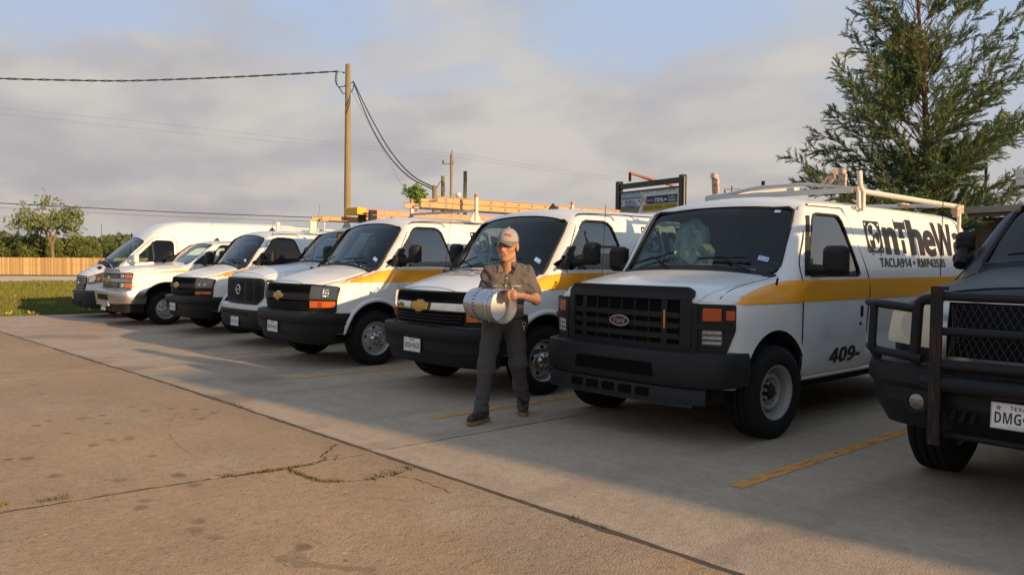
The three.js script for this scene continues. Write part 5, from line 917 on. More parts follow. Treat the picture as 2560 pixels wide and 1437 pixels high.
function expressVan(label, pos, kind, plate, opts = {}) {
  const v = thing('cargo_van', label, 'van', pos), sh = expShell, S = sh.side(1), F = sh.front(), T = sh.top(), out = V3(0, 0, 1);
  const win = rp([[-0.26, 1.345], [-1.33, 1.345], [-1.14, 1.90], [-0.69, 1.90]].reverse(), [0.08, 0.10, 0.05, 0.04]);
  addBody(v, 'express', sh, { cab: [-1.75, -0.05], screen: rp([[-0.84, -0.035], [0.84, -0.035], [0.765, -0.56], [-0.765, -0.56]], 0.06), wins: [win], arches: [[0, 0.42, 0.46], [-3.43, 0.42, 0.44]], step: 0.055, glass: opts.glass ?? M.glass, sideGlass: opts.sideGlass ?? M.glassDark });
  addCabin(v, { dashY: 1.25, dashZ: [-0.45, -0.06], seatZ: -1.05, seatY: 0.90 });
  part('bonnet', patch(T, rp([[-0.77, 0.02], [0.77, 0.02], [0.80, 0.30], [0.74, 0.60], [0.55, 0.80], [-0.55, 0.80], [-0.74, 0.60], [-0.80, 0.30]], 0.08), -0.02, 0.007, { nu: 16, dy: 0.06, out: V3(0, 1, 0) }), M.white, v);
  part('cowl', patch(T, rect(-0.84, 0.84, -0.03, 0.03, 0.015), -0.01, 0.008, { nu: 14, dy: 0.05, out: V3(0, 1, 0) }), M.trim, v);
  for (const sg of [1, -1]) {
    const m = sh.side(sg);
    const d = part('door', [patch(m, rp([[-0.365, 0.47], [-0.36, 1.315], [-1.42, 1.315], [-1.40, 0.47]].reverse(), 0.05), -0.01, 0.0065, { nu: 10, dy: 0.07, out: V3(sg, 0, 0) })], M.white, v);
    part('door_handle', [box(0.02, 0.06, 0.12, sg * 1.0, 1.03, -1.30, 0.008)], M.black, d);
    part('door_seam', [seam(m, [[-0.345, 0.46], [-0.35, 0.8], [-0.345, 1.30], [-0.30, 1.345], [-0.40, 1.52], [-0.56, 1.80], [-0.66, 1.945], [-0.8, 1.97], [-1.14, 1.97], [-1.26, 1.92], [-1.44, 1.34], [-1.44, 0.9], [-1.42, 0.47]])], M.seam, v);
    part('roof_gutter', [tube([[-0.72, 1.965], [-0.8, 1.98], [-1.2, 1.99], [-3, 1.99], [-4.5, 1.955]].map(([z, y]) => m(z, y)), 0.010, 50, 6)], M.trim, v);
    const lip = []; for (let i = 0; i <= 24; i++) { const a = lerp(-0.08, Math.PI * 0.93, i / 24), z = 0.472 * Math.cos(a), y = 0.42 + 0.472 * Math.sin(a); lip.push(m(clamp(z, -0.5, 0.5), Math.max(0.46, y)).add(V3(sg * 0.012, 0, 0))); }
    part('arch_lip', [tube(lip, 0.028, 60, 8)], M.whiteFlat, v);
    part('wing_seam', [tube([[0.62, 0.77], [0.78, 0.60], [0.84, 0.30], [0.83, 0.03]].map(([x, z]) => T(sg * x, z)), 0.0045, 20, 5)], M.seam, v);
    part('quarter_trim', [patch(m, rp([[-0.215, 1.345], [-0.36, 1.345], [-0.52, 1.60], [-0.42, 1.60]].reverse(), 0.01), -0.005, 0.008, { nu: 3, out: V3(sg, 0, 0) })], M.trim, v);
  }
  if (opts.stripe !== false) stripe(v, sh, 0.50, [[0.50, 1.122, 1.135], [0.36, 1.123, 1.18], [0.15, 1.125, 1.232], [-0.1, 1.13, 1.27], [-0.36, 1.132, 1.302], [-4.5, 1.132, 1.32]], -4.4);
  if (opts.letters) sideLetters(v, sh);
  if (opts.hoodText) part('bonnet_lettering', patch(T, rect(-0.62, 0.62, 0.05, 0.42), 0.010, undefined, { nu: 12, dy: 0.05, out: V3(0, 1, 0), uvBox: [-0.62, 0.42, 0.62, 0.05] }), M.printHood, v);
  // front
  const fr = part('grille', [patch(F, rp([[-0.94, 0.735], [0.94, 0.735], [0.955, 1.08], [0.60, 1.105], [-0.60, 1.105], [-0.955, 1.08]], 0.03), -0.10, 0.012, { nu: 24, out })], M.trim, v);
  const up = [0.985, 1.085], lo = [0.755, 0.885];
  for (const [y0, y1] of [up, lo]) {
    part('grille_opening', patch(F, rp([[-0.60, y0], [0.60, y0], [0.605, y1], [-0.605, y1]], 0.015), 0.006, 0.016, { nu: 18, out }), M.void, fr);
    const n = y1 - y0 > 0.11 ? 3 : 2; for (let k = 1; k <= n; k++) { const y = lerp(y0, y1, k / (n + 1)); part('grille_bar', patch(F, rect(-0.59, 0.59, y - 0.006, y + 0.006), 0.016, 0.024, { nu: 16, out }), M.trim, fr); }
  }
  part('grille_centre_bar', patch(F, rp([[-0.625, 0.90], [0.625, 0.90], [0.63, 0.975], [-0.63, 0.975]], 0.012), 0.012, 0.04, { nu: 18, out }), kind === 'chrome' ? M.chrome : M.trim, fr);
  if (kind === 'chrome') part('grille_surround', [patch(F, rect(-0.62, 0.62, 1.086, 1.10, 0.004), 0.014, 0.03, { nu: 18, out })], M.gloss, fr);
  const bs = kind === 'chrome' ? 1.12 : 0.95;
  const em = part('emblem', patch((x, y) => F(x, y + 0.938), bowtie(bs * 1.18), 0.04, 0.05, { nu: 6, dy: 0.02, out }), kind === 'chrome' ? M.gloss : M.dullChrome, v);
  part('emblem_face', patch((x, y) => F(x, y + 0.938), bowtie(bs), 0.05, 0.057, { nu: 6, dy: 0.02, out }), M.gold, em);
  for (const sg of [1, -1]) {
    const m = (x, y) => F(sg * x, y);
    const L = part('headlight', [patch(m, rp([[0.625, 0.905], [0.945, 0.905], [0.95, 1.072], [0.63, 1.085]], 0.02), 0.004, 0.02, { nu: 8, out })], M.lampSmoke, v);
    if (kind === 'led') {
      part('lamp_bowl', patch(m, rect(0.69, 0.77, 0.935, 1.04, 0.02), 0.015, 0.026, { nu: 4, out }), M.lampSmoke, L);
      for (const x of [0.70, 0.80]) part('lamp_bulb', patch(m, rect(x, x + 0.035, 0.945, 0.985, 0.01), 0.02, 0.03, { nu: 2, out }), M.chrome, L);
    } else if (kind === 'chrome') {
      part('lamp_bowl', patch(m, rect(0.64, 0.93, 0.92, 1.065, 0.02), 0.012, 0.024, { nu: 8, out }), M.lampClear, L);
    } else {
      part('lamp_frame', patch(m, rect(0.632, 0.765, 0.915, 1.07, 0.015), 0.012, 0.026, { nu: 4, out }), std([0.10, 0.10, 0.095], 0.5), L);
      part('lamp_bowl', patch(m, rect(0.79, 0.862, 0.935, 1.045, 0.012), 0.012, 0.03, { nu: 4, out }), M.lampClear, L);
    }
    part('lamp_lens', patch(m, rp([[0.63, 0.908], [0.942, 0.908], [0.947, 1.07], [0.635, 1.08]], 0.02), 0.034, undefined, { nu: 8, out }), M.lampGlass, L);
    const sig = kind === 'led' ? [0.64, 0.93, 0.775, 0.835] : [0.635, 0.935, 0.795, 0.885];
    const ts = part('turn_signal', patch(m, rp([[sig[0], sig[2]], [sig[1], sig[2] + 0.012], [sig[1], sig[3]], [sig[0], sig[3]]], 0.012), 0.008, 0.03, { nu: 8, out }), M.amber, v);
    part('signal_reflector', patch(m, rect(0.745, 0.80, sig[2] + 0.01, sig[3] - 0.012, 0.008), 0.03, 0.034, { nu: 3, out }), M.amberDeep, ts);
  }
  const bp = part('front_bumper', [planSweep({ xw: 0.995, zc: 0.985, zEnd: 0.37, n: 3.3, N: 48 }, [[-0.2, 0.70], [-0.07, 0.735], [-0.012, 0.728], [0.0, 0.70], [0.0, 0.64], [-0.012, 0.62], [-0.016, 0.50], [-0.03, 0.465], [-0.2, 0.45]])], M.bumper, v);
  part('bumper_step', [planSweep({ xw: 0.999, zc: 0.992, zEnd: 0.37, n: 3.3, N: 48 }, [[-0.03, 0.60], [0.002, 0.596], [0.002, 0.588], [-0.03, 0.585]])], M.black, bp);
  part('air_dam', [planSweep({ xw: 0.95, zc: 0.92, zEnd: 0.42, n: 3.4, t0: -0.9, t1: 0.9 }, [[-0.12, 0.46], [0, 0.46], [-0.03, 0.34], [-0.06, 0.315], [-0.12, 0.31]])], M.trim, v);
  if (plate) addPlate(v, plate, -0.07, 0.52, 0.992, -0.03);
  for (const [x, z] of [[0.875, 0], [-0.875, 0], [0.875, -3.43], [-0.875, -3.43]]) addWheel(v, 'express', x, z, { rim: opts.rim ?? M.steelGrey, cap: M.dullChrome, nut: M.chrome, turn: z ? 0 : opts.turn ?? 0 });
  for (const sg of [1, -1]) addMirror(v, sg, [1.19, 1.52, -0.47], [0.20, 0.25, 0.12], [0.97, 1.42, -0.42]);
  const W = (x, z, dy = 0.03) => T(x, z).add(V3(0, dy, 0)).toArray();
  wiper(v, W(0.56, 0.01), W(0.30, -0.075), W(0.04, -0.06)); wiper(v, W(-0.26, 0.02), W(-0.48, -0.07), W(-0.74, -0.06));
  part('sticker', patch(T, rect(0.61, 0.70, -0.205, -0.165), -0.006, undefined, { nu: 2, out: V3(0, 1, 0.5), uvBox: [0.61, -0.165, 0.70, -0.205] }), M.printSticker, v);
  if (opts.antenna !== false) part('antenna', [rod([-0.72, 1.30, 0.06], [-0.73, 2.25, -0.08], 0.0035, 0.002, 5), new THREE.CylinderGeometry(0.02, 0.03, 0.03, 12).translate(-0.72, 1.30, 0.06)], M.black, v);
  if (opts.fin) part('roof_fin', [patch((u, t) => V3(u * 0.02, 2.075 + t * 0.075, -1.0 - t * 0.07 + 0), [[-1, 0], [1, 0], [0.4, 1], [-0.4, 1]], 0, -0.16, { nu: 3, dy: 0.3, out: V3(0, 0, 1) })], M.trim, v);
  part('underbody', [box(1.5, 0.25, 4.9, 0, 0.44, -1.95)], M.under, v);
  part('cab_step_band', [box(1.9, 0.02, 1.3, 0, 0.60, -1.0)], M.cabinDark, v);
  return v;
}
// upright rack of two cross bars with posts, as on the ladder vans
function uprightRack(v, zs, xs, { post = 0.36, y = 2.03, caps = M.amberDeep } = {}) {
  const r = new THREE.Group(); r.name = 'roof_rack'; v.add(r);
  for (const z of zs) {
    part('cross_bar', [box(xs[1] - xs[0], 0.035, 0.05, (xs[0] + xs[1]) / 2, y + 0.16, z)], M.rackWhite, r);
    for (const x of xs) {
      part('rack_post', [box(0.035, post, 0.05, x, y + post / 2, z), new THREE.ExtrudeGeometry(new THREE.Shape([[-0.13, 0], [0.13, 0], [0.03, 0.17], [-0.03, 0.17]].map((p) => new THREE.Vector2(...p))), { depth: 0.02, bevelEnabled: false }).rotateY(Math.PI / 2).translate(x - 0.03, y - 0.02, z), box(0.10, 0.02, 0.26, x, y - 0.01, z)], M.rackWhite, r);
      part('post_cap', [box(0.04, 0.055, 0.055, x, y + post + 0.025, z, 0.006)], caps, r);
    }
  }
  return r;
}
// dark pickup with a brush guard, nearest at the right edge
function darkPickup() {
  const v = thing('pickup_truck', 'dark grey pickup with black tube brush guard, cut off by the right edge', 'pickup', [-1.25, 0, -6.05]);
  const sh = new Shell({ rows: [
    [0.93, 0.55, 1.22, 0.86, 0.80, 1.0, 0.08, 0.04], [0.88, 0.54, 1.285, 0.93, 0.84, 1.05, 0.10, 0.05], [0.74, 0.52, 1.335, 0.97, 0.86, 1.05, 0.14, 0.07], [0.3, 0.5, 1.40, 0.985, 0.87, 1.1, 0.16, 0.085], [-0.25, 0.5, 1.455, 0.99, 0.87, 1.15, 0.14, 0.07],
    [-0.32, 0.5, 1.485, 0.99, 0.86, 1.25, 0.08, 0.04], [-0.60, 0.5, 1.70, 0.99, 0.82, 1.34, 0.07, 0.035], [-0.92, 0.5, 1.93, 0.99, 0.77, 1.36, 0.09, 0.05], [-1.1, 0.5, 1.985, 0.99, 0.76, 1.36, 0.12, 0.08], [-1.6, 0.5, 2.01, 0.99, 0.76, 1.36, 0.12, 0.09], [-2.6, 0.5, 1.98, 0.99, 0.76, 1.36, 0.12, 0.09], [-2.72, 0.5, 1.42, 0.99, 0.92, 1.30, 0.06, 0.01], [-4.9, 0.52, 1.40, 0.98, 0.92, 1.28, 0.06, 0.01]],
    bow: { b: 0.16, zA: -1.4, zB: 0.8, W: 0.97, p: 2.8 }, tilt: [[0.5, 0], [1.0, 0], [1.25, 0.04]] });
  const S = sh.side(-1), F = sh.front(), T = sh.top(), out = V3(0, 0, 1);
  addBody(v, 'dark_pickup', sh, { paint: M.darkPaint, cab: [-2.5, -0.36], screen: rp([[-0.79, -0.345], [0.79, -0.345], [0.70, -0.90], [-0.70, -0.90]], 0.06), wins: [rp([[-0.75, 1.42], [-1.55, 1.42], [-1.55, 1.84], [-1.10, 1.84]].reverse(), 0.06)], arches: [[0, 0.45, 0.49], [-3.6, 0.45, 0.48]], step: 0.06 });
  addCabin(v, { dashY: 1.40, dashZ: [-0.75, -0.37], seatZ: -1.4, seatY: 1.0, w: 0.8 });
  part('bonnet', patch(T, rp([[-0.76, -0.26], [0.76, -0.26], [0.78, 0.3], [0.66, 0.78], [-0.66, 0.78], [-0.78, 0.3]], 0.08), -0.02, 0.008, { nu: 16, dy: 0.06, out: V3(0, 1, 0) }), M.darkPaint, v);
  part('cowl', patch(T, rect(-0.78, 0.78, -0.335, -0.275, 0.02), -0.01, 0.008, { nu: 14, dy: 0.05, out: V3(0, 1, 0) }), M.trim, v);
  for (const sg of [1, -1]) { part('door_seam', [seam(sh.side(sg), [[-0.42, 0.52], [-0.42, 1.25], [-0.50, 1.42], [-0.8, 1.65], [-1.05, 1.88], [-1.2, 1.9], [-1.58, 1.9], [-1.64, 1.42], [-1.62, 0.52]])], M.seam, v); part('wing_seam', [tube([[0.70, 0.78], [0.82, 0.3], [0.80, -0.3]].map(([x, z]) => T(sg * x, z)), 0.005, 20, 5)], M.seam, v); }
  const W = (x, z, dy = 0.03) => T(x, z).add(V3(0, dy, 0)).toArray();
  wiper(v, W(0.02, -0.30), W(-0.24, -0.38), W(-0.62, -0.38)); wiper(v, W(0.66, -0.30), W(0.4, -0.38), W(0.12, -0.38));
  // grille with chrome surround and mesh insert
  const gr = part('grille', [patch(F, rect(-0.56, 0.56, 0.90, 1.20, 0.02), -0.05, 0.01, { nu: 14, out })], M.black, v);
  part('grille_surround', [patch(F, rp([[-0.60, 0.88], [-0.535, 0.88], [-0.535, 1.22], [-0.60, 1.20]], 0.02), 0.0, 0.05, { nu: 3, out }), patch(F, rp([[0.535, 0.88], [0.60, 0.88], [0.60, 1.20], [0.535, 1.22]], 0.02), 0.0, 0.05, { nu: 3, out }), patch(F, rect(-0.59, 0.59, 1.215, 1.275, 0.02), -0.02, 0.04, { nu: 14, out }), patch(F, rect(-0.59, 0.59, 0.87, 0.90, 0.01), -0.02, 0.04, { nu: 14, out })], M.dullChrome, gr);
  const mesh = []; for (let i = -14; i <= 14; i++) for (const d of [-1, 1]) { const x0 = i * 0.042; mesh.push(rod(F(clamp(x0 - d * 0.09, -0.53, 0.53), 0.905).add(V3(0, 0, 0.05)), F(clamp(x0 + d * 0.09, -0.53, 0.53), 1.21).add(V3(0, 0, 0.05)), 0.0035, 0.0035, 5)); }
  tag(part('mesh_insert', mesh, M.gloss, gr), null, null, null, 'stuff');
  for (const sg of [1, -1]) {
    const m = (x, y) => F(sg * x, y);
    const L = part('headlight', patch(m, rp([[0.625, 0.935], [0.93, 0.955], [0.90, 1.17], [0.63, 1.195]], 0.03), -0.09, 0.03, { nu: 8, out }), M.lampYellow, v);
    part('lamp_bowl', new THREE.CylinderGeometry(0.085, 0.085, 0.006, 30).rotateX(Math.PI / 2).translate(...m(0.75, 1.07).add(V3(0, 0, 0.028)).toArray()), std([0.62, 0.58, 0.47], 0.3), L);
  }
  // heavy welded bumper
  const bp = part('front_bumper', [planSweep({ xw: 1.07, zc: 1.13, zEnd: 0.55, n: 3.6, N: 44 }, [[-0.25, 0.86], [-0.05, 0.865], [-0.015, 0.85], [0, 0.80], [0, 0.735], [-0.03, 0.70], [-0.03, 0.62], [-0.12, 0.46], [-0.25, 0.44]], 0.5)], M.guard, v);
  part('bumper_roll', [planSweep({ xw: 0.6, zc: 1.145, zEnd: 1.0, n: 6, t0: -0.7, t1: 0.7 }, [0, 1, 2, 3, 4, 5, 6, 7, 8, 9].map((k) => [0.012 + 0.05 * Math.cos(k / 10 * 6.283), 0.765 + 0.055 * Math.sin(k / 10 * 6.283)]))], M.guard, bp);
  part('lower_edge', [bent([[-0.5, 0.46, 1.06], [0.5, 0.45, 1.06]], 0.022)], M.guard, bp);
  for (let i = 0; i < 3; i++) for (const sg of [1, -1]) { const s = part('bumper_vent', box(0.028, 0.12, 0.03, 0, 0, 0, 0.005), M.black, bp); s.position.set(sg * (0.33 + i * 0.055), 0.60, 1.09); s.rotation.set(-0.25, 0, sg * 0.25); }
  for (const sg of [1, -1]) {
    const f = part('fog_lamp', latheX([[0, 0.02], [0.04, 0.016], [0.055, 0.0], [0.06, -0.03]], 28).rotateY(-Math.PI / 2).rotateX(0.12).translate(sg * 0.655, 0.625, 1.062), std([0.22, 0.22, 0.20], 0.15, 0.7, { clearcoat: 1, clearcoatRoughness: 0.03 }), bp);
    part('fog_bezel', new THREE.TorusGeometry(0.062, 0.009, 8, 28).translate(sg * 0.655, 0.625, 1.068), M.guard, f);
  }
  const guard = new THREE.Group(); guard.name = 'brush_guard'; v.add(guard);
  for (const sg of [1, -1]) {
    part('guard_upright', [box(0.065, 0.90, 0.022, sg * 0.515, 0.86, 1.19, 0.004), box(0.065, 0.022, 0.10, sg * 0.515, 1.31, 1.15, 0.004), box(0.022, 0.3, 0.10, sg * 0.515, 0.62, 1.14)], M.guard, guard);
    part('headlight_hoop', [bent([[sg * 0.52, 1.25, 1.165], [sg * 0.63, 1.24, 1.15], [sg * 0.655, 0.93, 1.12], [sg * 0.655, 0.86, 1.10]], 0.030, 0.10, 10)], M.guard, guard);
    part('headlight_hoop', [bent([[sg * 0.64, 1.185, 1.15], [sg * 0.92, 1.205, 1.06], [sg * 1.05, 1.20, 0.86], [sg * 1.055, 1.19, 0.80]], 0.026, 0.12, 10), bent([[sg * 0.93, 1.20, 1.05], [sg * 0.94, 0.93, 1.05], [sg * 0.92, 0.86, 1.0]], 0.025, 0.05, 10)], M.guard, guard);
    part('headlight_hoop', [bent([[sg * 0.60, 0.895, 1.15], [sg * 0.92, 0.915, 1.06], [sg * 1.04, 0.92, 0.86], [sg * 1.045, 0.90, 0.80]], 0.026, 0.12, 10)], M.guard, guard);
  }
  for (const [y, r] of [[1.265, 0.026], [1.065, 0.024], [0.875, 0.03]]) part('guard_bar', [bent([[-0.52, y, 1.165], [0.52, y, 1.165]], r, 0.05, 10)], M.guard, guard);
  addPlate(v, 'DMG\u20228    ', -0.09, 0.625, 1.155, -0.06).scale.setScalar(0.93);
  for (const [x, z] of [[0.865, 0], [-0.865, 0], [0.865, -3.6], [-0.865, -3.6]]) addWheel(v, 'pickup', x, z, { rim: M.steelWorn, cap: M.steelWorn });
  addMirror(v, -1, [0.985, 1.62, -0.62], [0.135, 0.155, 0.10], [0.97, 1.44, -0.50]);
  part('mirror_base', [new RoundedBoxGeometry(0.14, 0.09, 0.10, 3, 0.04).translate(-0.98, 1.49, -0.58), rod([-0.98, 1.49, -0.59], [-0.98, 1.58, -0.62], 0.03)], M.trim, v);
  addMirror(v, 1, [1.13, 1.62, -0.62], [0.18, 0.17, 0.11], [0.97, 1.44, -0.50]);
  part('roof_rack', [box(1.2, 0.03, 0.06, 0, 2.04, -0.55), box(1.2, 0.03, 0.06, 0, 2.12, -0.55), box(0.05, 0.12, 0.05, -0.60, 2.08, -0.55), box(0.05, 0.12, 0.05, 0.60, 2.08, -0.55), box(0.05, 0.06, 2.5, -0.60, 2.10, -1.75), box(0.05, 0.06, 2.5, 0.60, 2.10, -1.75), box(1.2, 0.03, 0.06, 0, 2.14, -2.9), box(0.05, 0.75, 0.05, -0.58, 1.8, -2.95), box(0.05, 0.75, 0.05, 0.58, 1.8, -2.95)], M.dullChrome, v);
  part('underbody', [box(1.5, 0.3, 5.2, 0, 0.55, -2.0)], M.under, v);
  part('antenna', [rod([-0.93, 1.36, 0.0], [-0.96, 2.1, -0.1], 0.003)], M.black, v);
}
// white van with a long bonnet and a broad black grille
function nissanVan() {
  const v = thing('cargo_van', 'white long-bonnet van with broad black grille and round emblem, half hidden', 'van', [-13.08, groundY(-13.08), -6.52]);
  const sh = new Shell({ rows: [
    [0.93, 0.45, 1.16, 0.86, 0.80, 0.95, 0.06, 0.03], [0.88, 0.44, 1.20, 0.93, 0.84, 0.95, 0.08, 0.04], [0.74, 0.43, 1.245, 0.97, 0.87, 1.0, 0.11, 0.05], [0.3, 0.42, 1.33, 0.99, 0.89, 1.05, 0.13, 0.06], [-0.35, 0.42, 1.40, 1.0, 0.89, 1.1, 0.12, 0.05], [-0.42, 0.42, 1.425, 1.0, 0.89, 1.2, 0.08, 0.04], [-0.72, 0.42, 1.72, 1.0, 0.86, 1.32, 0.07, 0.04], [-1.0, 0.42, 1.985, 1.0, 0.83, 1.34, 0.09, 0.06], [-1.25, 0.42, 2.06, 1.0, 0.83, 1.34, 0.13, 0.1], [-1.8, 0.42, 2.08, 1.0, 0.83, 1.34, 0.13, 0.11], [-4.8, 0.42, 2.08, 1.0, 0.83, 1.34, 0.13, 0.11], [-4.95, 0.44, 1.98, 0.97, 0.80, 1.3, 0.12, 0.1]],
    bow: { b: 0.22, zA: -1.5, zB: 0.8, W: 0.97, p: 2.6 }, tilt: [[0.4, 0], [1.2, 0.03]] });
  const F = sh.front(), T = sh.top(), out = V3(0, 0, 1);
  addBody(v, 'nissan_van', sh, { cab: [-2.1, -0.46], screen: rp([[-0.83, -0.45], [0.83, -0.45], [0.76, -0.97], [-0.76, -0.97]], 0.06), wins: [rp([[-0.70, 1.40], [-1.75, 1.40], [-1.65, 1.90], [-1.12, 1.90]].reverse(), 0.06)], arches: [[0, 0.43, 0.46], [-3.7, 0.43, 0.45]], step: 0.08 });
  addCabin(v, { dashY: 1.30, dashZ: [-0.85, -0.47], seatZ: -1.5, seatY: 0.95 });
  part('bonnet', patch(T, rp([[-0.78, -0.34], [0.78, -0.34], [0.82, 0.2], [0.68, 0.80], [-0.68, 0.80], [-0.82, 0.2]], 0.08), -0.02, 0.007, { nu: 14, dy: 0.08, out: V3(0, 1, 0) }), M.white, v);
  part('cowl', patch(T, rect(-0.82, 0.82, -0.445, -0.36, 0.02), -0.01, 0.008, { nu: 12, dy: 0.05, out: V3(0, 1, 0) }), M.trim, v);
  const gr = part('grille', [patch(F, rp([[-0.52, 0.685], [0.52, 0.685], [0.70, 0.80], [0.72, 1.10], [0.66, 1.135], [-0.66, 1.135], [-0.72, 1.10], [-0.70, 0.80]], 0.04), -0.06, 0.02, { nu: 18, out })], M.bumper, v);
  for (const [x0, x1] of [[-0.17, 0.17], [0.26, 0.46], [-0.46, -0.26], [0.52, 0.66], [-0.66, -0.52]]) part('grille_opening', patch(F, rp([[x0, 0.75], [x1, 0.75], [x1, 1.08], [x0, 1.08]], 0.04), 0.012, 0.024, { nu: 5, out }), M.black, gr);
  const em = part('emblem', new THREE.TorusGeometry(0.075, 0.013, 8, 32).translate(...F(0, 0.94).add(V3(0, 0, 0.035)).toArray()), M.chrome, v); part('emblem_bar', box(0.20, 0.032, 0.014, ...F(0, 0.94).add(V3(0, 0, 0.045)).toArray(), 0.004), M.chrome, em);
  for (const sg of [1, -1]) { const L = part('headlight', patch((x, y) => F(sg * x, y), rp([[0.74, 0.82], [0.95, 0.86], [0.94, 1.12], [0.76, 1.12]], 0.03), -0.05, 0.02, { nu: 6, out }), M.lampSmoke, v); part('lamp_bowl', patch((x, y) => F(sg * x, y), rect(0.79, 0.90, 0.97, 1.08, 0.03), 0.02, 0.026, { nu: 3, out }), M.lampClear, L); }
  const bp = part('front_bumper', [planSweep({ xw: 0.985, zc: 1.0, zEnd: 0.45, n: 3.8 }, [[-0.2, 0.615], [-0.03, 0.63], [0, 0.60], [0, 0.44], [-0.03, 0.34], [-0.08, 0.30], [-0.2, 0.29]])], M.trim, v);
  part('bumper_slot', patch((x, y) => V3(x, y, 1.0 - 0.06 * Math.abs(x) ** 3), rect(-0.55, 0.45, 0.53, 0.57, 0.01), -0.03, 0.01, { nu: 8, out }), M.black, bp);
  part('white_bumper_top', [planSweep({ xw: 0.98, zc: 0.985, zEnd: 0.45, n: 3.8 }, [[-0.15, 0.70], [-0.02, 0.70], [0, 0.685], [0, 0.62], [-0.15, 0.62]])], M.white, bp);
  addPlate(v, 'PCR\u20221701', -0.02, 0.41, 1.005, -0.03);
  for (const [x, z] of [[0.875, 0], [-0.875, 0], [0.875, -3.7], [-0.875, -3.7]]) addWheel(v, 'express', x, z);
  for (const sg of [1, -1]) addMirror(v, sg, [1.19, 1.56, -0.95], [0.20, 0.26, 0.12], [0.97, 1.46, -0.90]);
  const W = (x, z, dy = 0.03) => T(x, z).add(V3(0, dy, 0)).toArray(); wiper(v, W(-0.2, -0.40), W(-0.45, -0.48), W(-0.74, -0.47)); wiper(v, W(0.6, -0.40), W(0.35, -0.48), W(0.05, -0.47));
  part('underbody', [box(1.5, 0.25, 5.2, 0, 0.44, -2.0)], M.under, v); part('cab_step_band', [box(1.9, 0.02, 1.5, 0, 0.60, -1.3)], M.cabinDark, v);
  part('antenna', [rod([-0.80, 1.30, 0.0], [-0.81, 2.15, -0.06], 0.003)], M.black, v);
  uprightRack(v, [-1.6, -4.0], [-0.80, 0.80], { post: 0.14, y: 2.05 });
}
